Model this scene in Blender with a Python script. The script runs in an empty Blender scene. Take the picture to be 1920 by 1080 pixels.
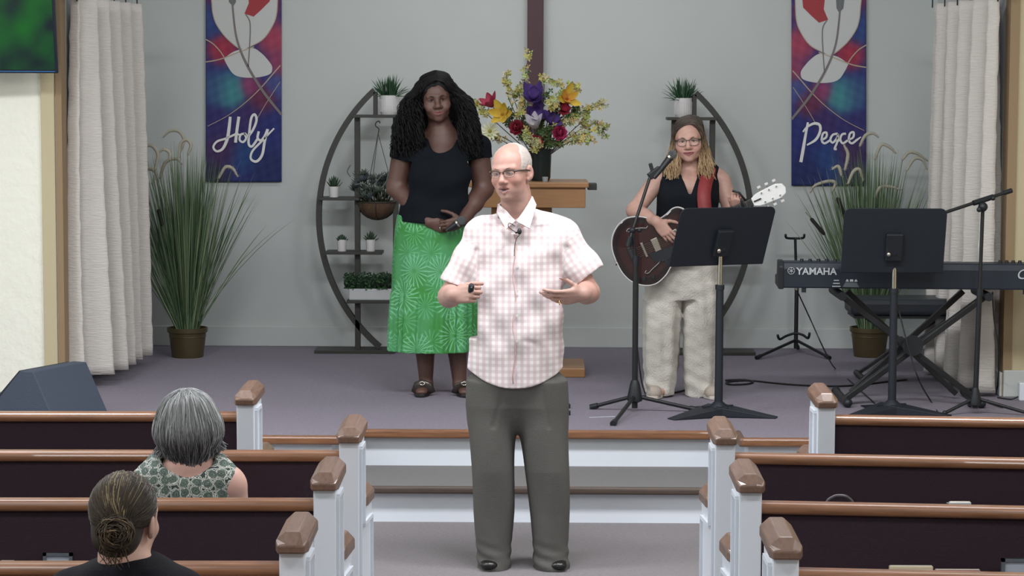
import bpy, bmesh, math, random
import numpy as np
from mathutils import Vector, Matrix
PI = math.pi
C = bpy.context.scene.collection
sc = bpy.context.scene

# ------------------------------------------------------------------ camera
FPX = 4280.0
CAM_H = 2.08
cam = bpy.data.objects.new('camera', bpy.data.cameras.new('camera'))
C.objects.link(cam)
CAM_R = (Matrix.Rotation(math.radians(0.54), 3, 'Z') @ Matrix.Rotation(math.radians(90 - 5.07), 3, 'X')
         @ Matrix.Rotation(math.radians(0.2), 3, 'Z'))
cam.matrix_world = Matrix.Translation((0, 0, CAM_H)) @ CAM_R.to_4x4()
cam.data.sensor_width = 36.0
cam.data.lens = FPX / 1920 * 36
cam.data.clip_end = 100
sc.camera = cam

# ------------------------------------------------------------------ world, lights, exposure
w = bpy.data.worlds.new('world'); sc.world = w; w.use_nodes = True
w.node_tree.nodes['Background'].inputs[0].default_value = (0.8, 0.9, 1.0, 1)
w.node_tree.nodes['Background'].inputs[1].default_value = 0.15
sc.view_settings.view_transform = 'Standard'
sc.view_settings.look = 'None'
sc.view_settings.gamma = 1
sc.view_settings.use_curve_mapping = False
sc.view_settings.exposure = 0.0

def area(name, loc, target, sx, sy, power, col=(1, 1, 1)):
    L = bpy.data.lights.new(name, 'AREA'); L.shape = 'RECTANGLE'; L.size = sx; L.size_y = sy
    L.energy = power; L.color = col
    o = bpy.data.objects.new(name, L); C.objects.link(o); o.location = loc
    o.rotation_euler = (Vector(target) - Vector(loc)).to_track_quat('-Z', 'Y').to_euler()
    return o
# ceiling panel lights over the pews, and a row over the chancel step
for lx in (-2.2, 2.2):
    for ly in (1.5, 4.5):
        area('ceiling_panel_light', (lx, ly, 4.12), (lx, ly, 0), 1.2, 0.6, 65, (0.97, 0.98, 1.0))
for lx in (-2.5, 0.0, 1.8):
    area('ceiling_panel_light', (lx, 8.6, 4.12), (lx, 8.9, 0), 1.2, 0.6, 100, (0.97, 0.98, 1.0))
area('chancel_ceiling_light', (0, 13.1, 4.1), (0, 14.97, 2.2), 1.8, 0.4, 21, (0.97, 0.98, 1.0))
# assumed daylight from area lights at both side walls; no windows are built
area('assumed_daylight', (-4.35, 8.6, 2.3), (0, 9.4, 1.0), 2.4, 1.8, 45, (0.9, 0.97, 1.0))
area('assumed_daylight', (4.35, 8.0, 2.3), (0, 8.8, 1.0), 2.4, 1.8, 25, (0.9, 0.97, 1.0))

def ray(px, py):
    return CAM_R @ Vector(((px - 960) / FPX, -(py - 540) / FPX, -1))
def P(px, py, Y):
    d = ray(px, py); t = Y / d.y
    return Vector((0, 0, CAM_H)) + d * t
def G(px, py, Z):
    d = ray(px, py); t = (Z - CAM_H) / d.z
    return Vector((0, 0, CAM_H)) + d * t

# ------------------------------------------------------------------ materials
def lin(c):
    return tuple(((x / 255) / 12.92 if x / 255 <= 0.04045 else ((x / 255 + 0.055) / 1.055) ** 2.4) for x in c)
MATS = {}
def mat(name, rgb=(200, 200, 200), rough=0.6, metal=0.0, var=0.0, vscale=20.0, bump=0.0, bscale=60.0, attr=False,
        emit=0.0, coat=0.0, sub=0.0, stretch=None, sheen=0.0, alpha=1.0, trans=0.0):
    if name in MATS: return MATS[name]
    m = bpy.data.materials.new(name); m.use_nodes = True
    nt = m.node_tree; b = nt.nodes['Principled BSDF']
    col = (*lin(rgb), 1)
    b.inputs['Base Color'].default_value = col
    b.inputs['Roughness'].default_value = rough
    b.inputs['Metallic'].default_value = metal
    b.inputs['Coat Weight'].default_value = coat
    b.inputs['Sheen Weight'].default_value = sheen
    b.inputs['Alpha'].default_value = alpha
    b.inputs['Transmission Weight'].default_value = trans
    if sub:
        b.inputs['Subsurface Weight'].default_value = sub
        b.inputs['Subsurface Radius'].default_value = (0.012, 0.005, 0.003)
        b.inputs['Subsurface Scale'].default_value = 0.6
    N = nt.nodes.new; L = nt.links.new
    src = None
    if attr:
        a = N('ShaderNodeAttribute'); a.attribute_name = 'col'; src = a.outputs['Color']
        L(src, b.inputs['Base Color'])
    if var or bump:
        tc = N('ShaderNodeTexCoord'); mp = N('ShaderNodeMapping')
        L(tc.outputs['Object'], mp.inputs[0])
        if stretch: mp.inputs['Scale'].default_value = stretch
    if var:
        n = N('ShaderNodeTexNoise'); n.inputs['Scale'].default_value = vscale; n.inputs['Detail'].default_value = 5
        L(mp.outputs[0], n.inputs['Vector'])
        mr = N('ShaderNodeMapRange'); mr.inputs[1].default_value = 0.25; mr.inputs[2].default_value = 0.75
        mr.inputs[3].default_value = 1 - var; mr.inputs[4].default_value = 1 + var
        L(n.outputs['Fac'], mr.inputs[0])
        mx = N('ShaderNodeVectorMath'); mx.operation = 'SCALE'
        if src is None:
            mx.inputs[0].default_value = col[:3]
        else: L(src, mx.inputs[0])
        L(mr.outputs[0], mx.inputs['Scale']); L(mx.outputs[0], b.inputs['Base Color'])
    if bump:
        n2 = N('ShaderNodeTexNoise'); n2.inputs['Scale'].default_value = bscale; n2.inputs['Detail'].default_value = 4
        L(mp.outputs[0], n2.inputs['Vector'])
        bp = N('ShaderNodeBump'); bp.inputs['Strength'].default_value = bump; bp.inputs['Distance'].default_value = 0.01
        L(n2.outputs['Fac'], bp.inputs['Height']); L(bp.outputs[0], b.inputs['Normal'])
    if emit:
        b.inputs['Emission Color'].default_value = col; b.inputs['Emission Strength'].default_value = emit
    MATS[name] = m
    return m
M_wall = mat('wall_paint', (196, 201, 199), 0.85, var=0.015, vscale=3)
M_cream = mat('cream_stucco', (246, 246, 234), 0.9, bump=1.0, bscale=16)
M_tan = mat('tan_paint', (196, 184, 152), 0.8)
M_carpet = mat('nave_carpet', (126, 121, 124), 0.97, var=0.10, vscale=60, bump=0.6, bscale=220)
M_stage = mat('purple_grey_carpet', (138, 131, 144), 0.97, var=0.09, vscale=50, bump=0.6, bscale=220)
M_white = mat('white_gloss_paint', (222, 228, 237), 0.35, var=0.01, vscale=4)
M_oak = mat('oak', (128, 88, 62), 0.32, var=0.28, vscale=14, stretch=(0.6, 7, 7), coat=0.25)
M_oakcap = mat('oak_cap', (110, 84, 70), 0.4, var=0.22, vscale=14, stretch=(8, 0.8, 6), coat=0.15)
M_oakdark = mat('dark_oak', (80, 67, 60), 0.4, var=0.15, vscale=14, stretch=(0.6, 7, 7))
M_burg = mat('burgundy_fabric', (44, 27, 38), 0.9, var=0.12, vscale=90, bump=0.3, bscale=300)
M_curtain = mat('linen_curtain', (204, 199, 193), 0.85, var=0.03, vscale=30, bump=0.5, bscale=40, stretch=(0.5, 0.5, 3))
M_black = mat('black_metal', (26, 28, 31), 0.45)
M_blackp = mat('black_plastic', (24, 29, 35), 0.5)
M_desk = mat('music_desk_black', (24, 31, 40), 0.55)
M_chrome = mat('chrome', (210, 205, 195), 0.2, 1.0)
M_stand = mat('dark_brown_metal', (52, 52, 48), 0.5)
M_pot = mat('white_ceramic', (214, 212, 212), 0.35)
M_potpl = mat('white_planter', (200, 203, 205), 0.5)
M_brass = mat('aged_brass', (96, 84, 60), 0.42, 0.5, var=0.12, vscale=10)
M_grass = mat('grass_green', attr=True, rough=0.6)
M_leaf = mat('leaf_attr', attr=True, rough=0.65)
M_skin = mat('skin', attr=True, rough=0.5, sub=0.12)
M_attr = mat('attr_plain', attr=True, rough=0.75)
M_hair = mat('hair_attr', attr=True, rough=0.5)
M_hair.node_tree.nodes['Principled BSDF'].inputs['Specular IOR Level'].default_value = 0.25
M_wood = mat('pulpit_wood', (170, 126, 86), 0.4, var=0.10, vscale=10, stretch=(0.7, 6, 6))
M_cross = mat('cross_wood', (72, 44, 50), 0.5, var=0.08, vscale=12)
M_dgreen = mat('dark_green_glaze', (28, 40, 40), 0.35)
M_screen = mat('screen_frame', (22, 28, 44), 0.3)
M_cable = mat('cable_rubber', (32, 30, 34), 0.6)

# ------------------------------------------------------------------ object helpers
def tag(o, label=None, cat=None, group=None, kind=None):
    if label: o['label'] = label
    if cat: o['category'] = cat
    if group: o['group'] = group
    if kind: o['kind'] = kind
    return o
def empty(name, loc, label, cat, group=None, rz=0):
    o = bpy.data.objects.new(name, None); C.objects.link(o); o.location = loc; o.rotation_euler = (0, 0, rz)
    o.empty_display_size = 0.1
    o['org'] = list(loc)
    return tag(o, label, cat, group)
def orgof(o):
    while o is not None:
        if 'org' in o: return np.array(o['org'])
        o = o.parent
    return np.zeros(3)
def np_mesh(name, v, f, cols=None, smooth=True, attrs=None):
    me = bpy.data.meshes.new(name)
    v = np.asarray(v, dtype=np.float32)
    if isinstance(f, np.ndarray) and f.ndim == 2:
        k = f.shape[1]; n = len(f)
        me.vertices.add(len(v)); me.vertices.foreach_set('co', v.ravel())
        me.loops.add(n * k); me.loops.foreach_set('vertex_index', f.astype(np.int32).ravel())
        me.polygons.add(n); me.polygons.foreach_set('loop_start', np.arange(0, n * k, k, dtype=np.int32))
        me.update(calc_edges=True); me.validate()
    else:
        me.from_pydata(v.tolist(), [], [list(map(int, q)) for q in f]); me.update()
    if smooth: me.shade_smooth()
    if cols is not None:
        a = me.color_attributes.new('col', 'FLOAT_COLOR', 'POINT')
        c4 = np.ones((len(v), 4), dtype=np.float32); c4[:, :3] = cols
        a.data.foreach_set('color', c4.ravel())
    if attrs:
        for an, av in attrs.items():
            a = me.attributes.new(an, 'FLOAT_VECTOR', 'POINT'); a.data.foreach_set('vector', np.asarray(av, dtype=np.float32).ravel())
    return me
def link(name, me, material, parent=None, loc=(0, 0, 0), bevel=0, seg=2, solid=0, subd=0):
    o = bpy.data.objects.new(name, me); C.objects.link(o)
    if material is not None:
        if isinstance(material, (list, tuple)):
            for m in material: me.materials.append(m)
        else: me.materials.append(material)
    if parent is not None: o.parent = parent
    o.location = loc
    if solid:
        s = o.modifiers.new('solid', 'SOLIDIFY'); s.thickness = solid; s.offset = 0
    if bevel:
        b = o.modifiers.new('bevel', 'BEVEL'); b.width = bevel; b.segments = seg; b.limit_method = 'ANGLE'; b.angle_limit = 0.6
        b.harden_normals = False
    if subd:
        s = o.modifiers.new('sub', 'SUBSURF'); s.levels = subd; s.render_levels = subd
    return o
def mv(*a): return np.array(a, dtype=float)
def unit(v):
    v = np.asarray(v, dtype=float); return v / (np.linalg.norm(v) + 1e-12)
def catmull(pts, n=8):
    p = [np.asarray(q, dtype=float) for q in pts]
    if len(p) < 3: n = max(n, 1)
    out = []
    for i in range(len(p) - 1):
        p0 = p[max(i - 1, 0)]; p1 = p[i]; p2 = p[i + 1]; p3 = p[min(i + 2, len(p) - 1)]
        for k in range(n):
            t = k / n
            out.append(0.5 * ((2 * p1) + (-p0 + p2) * t + (2 * p0 - 5 * p1 + 4 * p2 - p3) * t * t + (-p0 + 3 * p1 - 3 * p2 + p3) * t ** 3))
    out.append(p[-1])
    return out

class MB:
    def __init__(s): s.v = []; s.f = []; s.c = []
    def add(s, v, f, col=None):
        o = len(s.v); s.v += [tuple(q) for q in v]; s.f += [tuple(i + o for i in q) for q in f]
        s.c += [col if col is not None else (1, 1, 1)] * len(v)
        return s
    def box(s, lo, hi, col=None):
        x0, y0, z0 = lo; x1, y1, z1 = hi
        v = [(x0, y0, z0), (x1, y0, z0), (x1, y1, z0), (x0, y1, z0), (x0, y0, z1), (x1, y0, z1), (x1, y1, z1), (x0, y1, z1)]
        return s.add(v, [(0, 3, 2, 1), (4, 5, 6, 7), (0, 1, 5, 4), (1, 2, 6, 5), (2, 3, 7, 6), (3, 0, 4, 7)], col)
    def obox(s, c, e1, e2, e3, h, col=None):
        c = mv(*c); e1, e2, e3 = unit(e1) * h[0], unit(e2) * h[1], unit(e3) * h[2]
        v = [c + a * e1 + b * e2 + d * e3 for d in (-1, 1) for a, b in ((-1, -1), (1, -1), (1, 1), (-1, 1))]
        return s.add(v, [(0, 3, 2, 1), (4, 5, 6, 7), (0, 1, 5, 4), (1, 2, 6, 5), (2, 3, 7, 6), (3, 0, 4, 7)], col)
    def bar(s, a, b, wx, wy, up=(0, 0, 1), col=None):
        a = mv(*a); b = mv(*b); d = b - a; L = np.linalg.norm(d); e = d / L
        sdir = np.cross(e, mv(*up))
        if np.linalg.norm(sdir) < 1e-4: sdir = np.cross(e, mv(0, 1, 0))
        sdir = unit(sdir); u = np.cross(sdir, e)
        return s.obox((a + b) / 2, e, sdir, u, (L / 2, wx / 2, wy / 2), col)
    def tube(s, pts, r, n=8, col=None, flat=None, cap=True):
        p = [mv(*q) for q in pts]; m = len(p)
        rr = [r] * m if not hasattr(r, '__len__') else list(r)
        v = []; f = []; nrm = None
        for i in range(m):
            t = unit(p[min(i + 1, m - 1)] - p[max(i - 1, 0)])
            if nrm is None:
                a = mv(0, 0, 1) if abs(t[2]) < 0.9 else mv(0, 1, 0)
                nrm = unit(np.cross(t, a))
            else:
                nrm = unit(nrm - t * np.dot(nrm, t))
            bn = np.cross(t, nrm)
            for k in range(n):
                a = 2 * PI * k / n
                v.append(p[i] + rr[i] * (math.cos(a) * nrm + math.sin(a) * bn * (flat or 1)))
        for i in range(m - 1):
            for k in range(n):
                f.append((i * n + k, i * n + (k + 1) % n, (i + 1) * n + (k + 1) % n, (i + 1) * n + k))
        if cap:
            f.append(tuple(reversed(range(n)))); f.append(tuple(range((m - 1) * n, m * n)))
        return s.add(v, f, col)
    def lathe(s, prof, c, n=20, col=None, axis=None):
        c = mv(*c); v = []; f = []; m = len(prof)
        if axis is None: e3 = mv(0, 0, 1); e1 = mv(1, 0, 0); e2 = mv(0, 1, 0)
        else:
            e3 = unit(axis); e1 = unit(np.cross(e3, mv(0.3, 0.9, 0.2))); e2 = np.cross(e3, e1)
        for r, z in prof:
            for k in range(n):
                a = 2 * PI * k / n
                v.append(c + e1 * r * math.cos(a) + e2 * r * math.sin(a) + e3 * z)
        for i in range(m - 1):
            for k in range(n):
                f.append((i * n + k, i * n + (k + 1) % n, (i + 1) * n + (k + 1) % n, (i + 1) * n + k))
        if prof[0][0] > 1e-5: f.append(tuple(reversed(range(n))))
        if prof[-1][0] > 1e-5: f.append(tuple(range((m - 1) * n, m * n)))
        return s.add(v, f, col)
    def ball(s, c, r, n=10, col=None, R=None):
        if not hasattr(r, '__len__'): r = (r, r, r)
        v = []; f = []; m = n // 2 + 1
        for i in range(m + 1):
            th = PI * i / m
            for k in range(n):
                ph = 2 * PI * k / n
                q = mv(r[0] * math.sin(th) * math.cos(ph), r[1] * math.sin(th) * math.sin(ph), r[2] * math.cos(th))
                if R is not None: q = np.asarray(R) @ q
                v.append(mv(*c) + q)
        for i in range(m):
            for k in range(n):
                f.append((i * n + k, (i + 1) * n + k, (i + 1) * n + (k + 1) % n, i * n + (k + 1) % n))
        return s.add(v, f, col)
    def prism(s, poly, fn, t, col=None):
        # poly: 2D outline, fn maps (a, b, depth) to a point, depth 0..t
        n = len(poly)
        v = [fn(a, b, 0) for a, b in poly] + [fn(a, b, t) for a, b in poly]
        f = [tuple(reversed(range(n))), tuple(range(n, 2 * n))] + [(i, (i + 1) % n, n + (i + 1) % n, n + i) for i in range(n)]
        return s.add(v, f, col)
    def build(s, name, material, parent=None, smooth=False, bevel=0, seg=2, solid=0, org=None, fix=True, subd=0):
        o3 = orgof(parent) if parent is not None else (mv(*org) if org is not None else np.zeros(3))
        v = np.array(s.v, dtype=float) - o3
        me = np_mesh(name, v, s.f, cols=np.array(s.c, dtype=np.float32), smooth=False)
        if fix:
            bm = bmesh.new(); bm.from_mesh(me); bmesh.ops.recalc_face_normals(bm, faces=bm.faces); bm.to_mesh(me); bm.free()
        if smooth:
            me.shade_smooth()
            if smooth == 'auto':
                me.set_sharp_from_angle(angle=0.7)
        return link(name, me, material, parent, tuple(o3) if parent is None else (0, 0, 0), bevel, seg, solid, subd)
def struct(o): o['kind'] = 'structure'; return o

def text_mb(body, size, origin, ex, ey, ez, depth=0.0015, shear=0.0, bold=0.0, spacing=1.0):
    cu = bpy.data.curves.new('lettering', 'FONT'); cu.body = body; cu.size = size; cu.extrude = depth; cu.shear = shear
    cu.offset = bold; cu.space_character = spacing
    o = bpy.data.objects.new('lettering', cu); C.objects.link(o)
    dg = bpy.context.evaluated_depsgraph_get()
    me = o.evaluated_get(dg).to_mesh()
    b = MB()
    v = [mv(*origin) + mv(*ex) * q.co.x + mv(*ey) * q.co.y + mv(*ez) * q.co.z for q in me.vertices]
    f = [tuple(p.vertices) for p in me.polygons]
    b.add(v, f)
    o.evaluated_get(dg).to_mesh_clear()
    bpy.data.objects.remove(o); bpy.data.curves.remove(cu)
    return b

# ------------------------------------------------------------------ implicit surfaces (bodies and clothes)
class SDF:
    def __init__(s): s.ops = []
    def _add(s, fn, lo, hi, k, mode): s.ops.append((fn, np.array(lo, float), np.array(hi, float), k, mode)); return s
    def cap(s, a, b, ra, rb=None, k=0.02, mode='u', flat=None):
        a = mv(*a); b = mv(*b); rb = ra if rb is None else rb
        ba = b - a; L2 = ba @ ba + 1e-12; R = max(ra, rb) * 1.3
        fl = None if flat is None else (unit(flat[0]), flat[1])
        def fn(X, Y, Z):
            t = np.clip(((X - a[0]) * ba[0] + (Y - a[1]) * ba[1] + (Z - a[2]) * ba[2]) / L2, 0, 1)
            qx = X - a[0] - t * ba[0]; qy = Y - a[1] - t * ba[1]; qz = Z - a[2] - t * ba[2]
            if fl is not None:
                n, q = fl; dd = (qx * n[0] + qy * n[1] + qz * n[2]) * (1 / q - 1)
                qx = qx + dd * n[0]; qy = qy + dd * n[1]; qz = qz + dd * n[2]
            return np.sqrt(qx * qx + qy * qy + qz * qz) - (ra + t * (rb - ra))
        return s._add(fn, np.minimum(a, b) - R, np.maximum(a, b) + R, k, mode)
    def chain(s, pts, rs, k=0.02, flat=None):
        for i in range(len(pts) - 1): s.cap(pts[i], pts[i + 1], rs[i], rs[i + 1], k if i == 0 else 0.012, 'u', flat)
        return s
    def ell(s, c, r, R=None, k=0.02, mode='u'):
        c = mv(*c); r = mv(*r); R = np.eye(3) if R is None else np.asarray(R); m = max(r)
        def fn(X, Y, Z):
            x = X - c[0]; y = Y - c[1]; z = Z - c[2]
            u = (x * R[0, 0] + y * R[1, 0] + z * R[2, 0]); v = (x * R[0, 1] + y * R[1, 1] + z * R[2, 1]); ww = (x * R[0, 2] + y * R[1, 2] + z * R[2, 2])
            k0 = np.sqrt((u / r[0]) ** 2 + (v / r[1]) ** 2 + (ww / r[2]) ** 2)
            k1 = np.sqrt((u / r[0] ** 2) ** 2 + (v / r[1] ** 2) ** 2 + (ww / r[2] ** 2) ** 2) + 1e-9
            return k0 * (k0 - 1) / k1
        return s._add(fn, c - m, c + m, k, mode)
    def col(s, zs, cx, cy, a, b, n=2.3, k=0.02, fold=None, mode='u', rnd=0.0):
        zs = np.array(zs, float); o = np.argsort(zs); zs = zs[o]
        g = lambda q: np.array(q, float)[o] if hasattr(q, '__len__') else np.full(len(zs), q, float)
        cx, cy, a, b = g(cx), g(cy), g(a), g(b)
        def fn(X, Y, Z):
            zz = Z
            x = X - np.interp(zz, zs, cx); y = Y - np.interp(zz, zs, cy); A = np.interp(zz, zs, a); B = np.interp(zz, zs, b)
            if fold is not None:
                m = 1 + fold(np.arctan2(y / B, x / A), zz)
                A = A * m; B = B * m
            q = (np.abs(x / A) ** n + np.abs(y / B) ** n) ** (1 / n)
            d = (q - 1) * np.minimum(A, B)
            e = np.maximum(zz - zs[-1], zs[0] - zz) + 0 * d
            if rnd:
                kk = rnd; h = np.maximum(kk - np.abs(d - e), 0) / kk
                return np.maximum(d, e) + h * h * kk / 4
            return np.maximum(d, e)
        m = max(a.max(), b.max()) * 1.2
        return s._add(fn, (cx.min() - m, cy.min() - m, zs[0]), (cx.max() + m, cy.max() + m, zs[-1]), k, mode)
    def half(s, p, n, k=0.004):
        p = mv(*p); n = unit(n)
        return s._add(lambda X, Y, Z: (X - p[0]) * n[0] + (Y - p[1]) * n[1] + (Z - p[2]) * n[2], (-99,) * 3, (99,) * 3, k, 'i')
    def cut(s, fn, k=0.004): return s._add(fn, (-99,) * 3, (99,) * 3, k, 'i')
    def disp(s, fn, lo=(-99,) * 3, hi=(99,) * 3): return s._add(fn, lo, hi, 0, 'd')
    def eval(s, xs, ys, zs):
        D = np.full((len(xs), len(ys), len(zs)), 0.2, dtype=np.float32)
        for fn, lo, hi, k, mode in s.ops:
            p = k + 0.015 if mode in 'us' else 0
            i0, i1 = np.searchsorted(xs, (lo[0] - p, hi[0] + p)); j0, j1 = np.searchsorted(ys, (lo[1] - p, hi[1] + p)); k0, k1 = np.searchsorted(zs, (lo[2] - p, hi[2] + p))
            if i0 >= i1 or j0 >= j1 or k0 >= k1: continue
            d = fn(xs[i0:i1, None, None], ys[None, j0:j1, None], zs[None, None, k0:k1])
            A = D[i0:i1, j0:j1, k0:k1]
            if mode == 'd': A += d; continue
            if mode == 'u':
                h = np.maximum(k - np.abs(A - d), 0) / max(k, 1e-6)
                A[...] = np.minimum(A, d) - h * h * k / 4
            else:
                if mode == 's': d = -d
                h = np.maximum(k - np.abs(A - d), 0) / max(k, 1e-6)
                A[...] = np.maximum(A, d) + h * h * k / 4
        return D
    def mesh(s, lo, hi, h):
        xs = np.arange(lo[0], hi[0] + h, h); ys = np.arange(lo[1], hi[1] + h, h); zs = np.arange(lo[2], hi[2] + h, h)
        D = s.eval(xs, ys, zs)
        v, f = snets(D)
        return v * h + np.array([xs[0], ys[0], zs[0]]), f
def snets(D):
    S = D < 0
    n = np.array(D.shape)
    c = np.zeros(n - 1, dtype=np.int8)
    offs = [(i, j, k) for i in (0, 1) for j in (0, 1) for k in (0, 1)]
    for i, j, k in offs: c += S[i:n[0] - 1 + i, j:n[1] - 1 + j, k:n[2] - 1 + k]
    mask = (c > 0) & (c < 8)
    ci = np.argwhere(mask); N = len(ci)
    idx = np.full(n - 1, -1, dtype=np.int64); idx[mask] = np.arange(N)
    acc = np.zeros((N, 3)); cnt = np.zeros(N)
    for a in offs:
        for ax in range(3):
            if a[ax]: continue
            b = list(a); b[ax] = 1
            da = D[ci[:, 0] + a[0], ci[:, 1] + a[1], ci[:, 2] + a[2]]; db = D[ci[:, 0] + b[0], ci[:, 1] + b[1], ci[:, 2] + b[2]]
            cr = (da < 0) != (db < 0)
            t = np.where(cr, da / np.where(cr, da - db, 1), 0)
            p = np.tile(np.array(a, float), (N, 1)); p[:, ax] += t
            acc[cr] += p[cr]; cnt[cr] += 1
    v = ci + acc / np.maximum(cnt, 1)[:, None]
    F = []
    for ax in range(3):
        u, w2 = [(1, 2), (2, 0), (0, 1)][ax]
        sl0 = [slice(1, -1)] * 3; sl1 = [slice(1, -1)] * 3
        sl0[ax] = slice(0, -1); sl1[ax] = slice(1, None)
        A = S[tuple(sl0)]; B = S[tuple(sl1)]
        for inside, flip in ((A & ~B, False), (~A & B, True)):
            e = np.argwhere(inside)
            if not len(e): continue
            e = e + 1; e[:, ax] -= 1
            q = []
            for du, dw in ((-1, -1), (0, -1), (0, 0), (-1, 0)):
                cc = e.copy(); cc[:, u] += du; cc[:, w2] += dw
                q.append(idx[cc[:, 0], cc[:, 1], cc[:, 2]])
            q = np.stack(q, 1)
            F.append(q[:, ::-1] if flip else q)
    F = np.concatenate(F) if F else np.zeros((0, 4), int)
    return v, F
def blocks_mesh(sdf, blocks):
    V = []; Fc = []; o = 0
    for lo, hi, h in blocks:
        v, f = sdf.mesh(lo, hi, h); V.append(v); Fc.append(f + o); o += len(v)
    return np.concatenate(V), np.concatenate(Fc)
def sdf_obj(name, sdf, blocks, material, parent, colfn=None, patfn=None):
    v, f = blocks_mesh(sdf, blocks)
    cols = colfn(v) if colfn else None
    at = {'pat': patfn(v)} if patfn else None
    me = np_mesh(name, v - orgof(parent), f, cols, True, at)
    return link(name, me, material, parent)
def sstep(e0, e1, x):
    t = np.clip((x - e0) / (e1 - e0), 0, 1); return t * t * (3 - 2 * t)
def rot(yaw=0, roll=0, pitch=0):
    return np.array((Matrix.Rotation(math.radians(yaw), 3, 'Z') @ Matrix.Rotation(math.radians(roll), 3, 'Y') @ Matrix.Rotation(math.radians(pitch), 3, 'X')))
def strands(curves, r0, r1, cols, name, material, parent, sides=3, cols_tip=None):
    V = []; Fq = []; Cc = []; o = 0
    for ci, cv in enumerate(curves):
        p = np.asarray(cv); m = len(p)
        t = np.gradient(p, axis=0); t /= np.linalg.norm(t, axis=1)[:, None] + 1e-9
        ref = mv(0.31, 0.17, 0.93) if abs(t[0][2]) < 0.8 else mv(0.9, 0.4, 0.1)
        nn = np.cross(t, ref); nn /= np.linalg.norm(nn, axis=1)[:, None] + 1e-9
        bb = np.cross(t, nn)
        u = np.linspace(0, 1, m)
        r = (r0 + (r1 - r0) * u ** 1.5)[:, None]
        for k in range(sides):
            a = 2 * PI * k / sides
            V.append(p + r * (math.cos(a) * nn + math.sin(a) * bb))
        i = np.arange(m - 1)
        for k in range(sides):
            k2 = (k + 1) % sides
            Fq.append(np.stack([o + k * m + i, o + k2 * m + i, o + k2 * m + i + 1, o + k * m + i + 1], 1))
        c = np.asarray(cols[ci]); 
        cc = np.tile(c, (m, 1)) if cols_tip is None else c + (np.asarray(cols_tip[ci]) - c) * sstep(0.35, 0.9, u)[:, None]
        for k in range(sides): Cc.append(cc)
        o += sides * m
    me = np_mesh(name, np.concatenate(V) - orgof(parent), np.concatenate(Fq), np.concatenate(Cc), True)
    ob = link(name, me, material, parent)
    return ob
# ================================================================== the room
ZS = 0.36            # stage height
YW = 14.97           # chancel back wall
YF = 12.66           # front wall of the nave (chancel opening)
XA = 2.62            # half width of the chancel
NX0, NX1 = -0.96, 1.03
YS, YN, YT = 11.10, 11.32, 10.74    # stage front, recessed stage edge at the steps, step edge

struct(MB().box((-4.6, -3, -0.1), (4.6, YS + 0.3, 0)).build('floor', M_carpet))
struct(MB().box((-4.6, -3.1, 4.2), (4.6, 15.2, 4.3)).build('ceiling', M_white))
struct(MB().box((-4.7, -3, 0), (-4.5, YF + 0.2, 4.2)).build('wall_nave_left', M_cream))
struct(MB().box((4.5, -3, 0), (4.7, YF + 0.2, 4.2)).build('wall_nave_right', M_tan))
struct(MB().box((-4.7, -3.2, 0), (4.7, -3, 4.2)).build('wall_rear', M_cream))
struct(MB().box((-4.7, YW, 0), (4.7, YW + 0.15, 4.2)).build('wall_back', M_wall))
struct(MB().box((-XA - 0.2, YF + 0.12, 0), (-XA, YW, 4.2)).build('wall_chancel_left', M_wall))
struct(MB().box((XA, YF + 0.12, 0), (XA + 0.2, YW, 4.2)).build('wall_chancel_right', M_wall))
struct(MB().box((-4.5, YF, 0), (-XA, YF + 0.12, 4.2)).build('wall_front_left', M_cream))
struct(MB().box((XA, YF, 0), (4.5, YF + 0.12, 4.2)).build('wall_front_right', M_tan))
struct(MB().box((-XA - 0.11, YF - 0.025, ZS), (-XA - 0.035, YF, 4.2)).build('trim_1', M_tan, bevel=0.004))
struct(MB().box((-XA - 0.03, YF - 0.012, ZS), (-XA + 0.004, YF + 0.12, 4.2)).build('trim_2', mat('shaded_edge', (150, 128, 98), 0.7)))  # brown paints the shadow in the groove beside the tan trim
struct(MB().box((XA - 0.004, YF - 0.012, ZS), (XA + 0.045, YF + 0.12, 4.2)).build('trim_3', mat('shaded_edge', (150, 128, 98), 0.7)))  # same painted shadow tone along the right edge of the opening
def baseboard(name, lo, hi):
    struct(MB().box(lo, hi).build(name, M_wall, bevel=0.006))
baseboard('baseboard_back', (-XA, YW - 0.02, ZS), (XA, YW, ZS + 0.135))
baseboard('baseboard_left', (-XA, YF + 0.0, ZS), (-XA + 0.018, YW - 0.02, ZS + 0.135))
baseboard('baseboard_right', (XA - 0.018, YF + 0.0, ZS), (XA, YW - 0.02, ZS + 0.135))
struct(MB().box((XA, YF - 0.02, ZS), (4.5, YF, ZS + 0.15)).build('baseboard_front_right', M_wall, bevel=0.006))

# stage: white base, carpet on top, oak nosing
poly = [(-4.5, YS), (NX0, YS), (NX0, YN), (NX1, YN), (NX1, YS), (4.5, YS), (4.5, YW), (-4.5, YW)]
ins = [(-4.5, YS + 0.03), (NX0 - 0.03, YS + 0.03), (NX0 - 0.03, YN + 0.03), (NX1 + 0.03, YN + 0.03), (NX1 + 0.03, YS + 0.03), (4.5, YS + 0.03), (4.5, YW), (-4.5, YW)]
struct(MB().prism(ins, lambda a, b, t: (a, b, t), ZS - 0.012).build('stage_base', M_white))
st = struct(MB().prism(poly, lambda a, b, t: (a, b, ZS - 0.012 + t), 0.012).build('floor_stage', M_stage))
def nosing(name, a, b, z, m, h=0.045, dpt=0.035):
    return struct(MB().bar((a[0], a[1], z - h / 2 + 0.004), (b[0], b[1], z - h / 2 + 0.004), dpt, h).build(name, m, bevel=0.012, seg=3))
nosing('trim_4', (-4.5, YS - 0.004), (NX0 + 0.012, YS - 0.004), ZS, M_oak)
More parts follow.
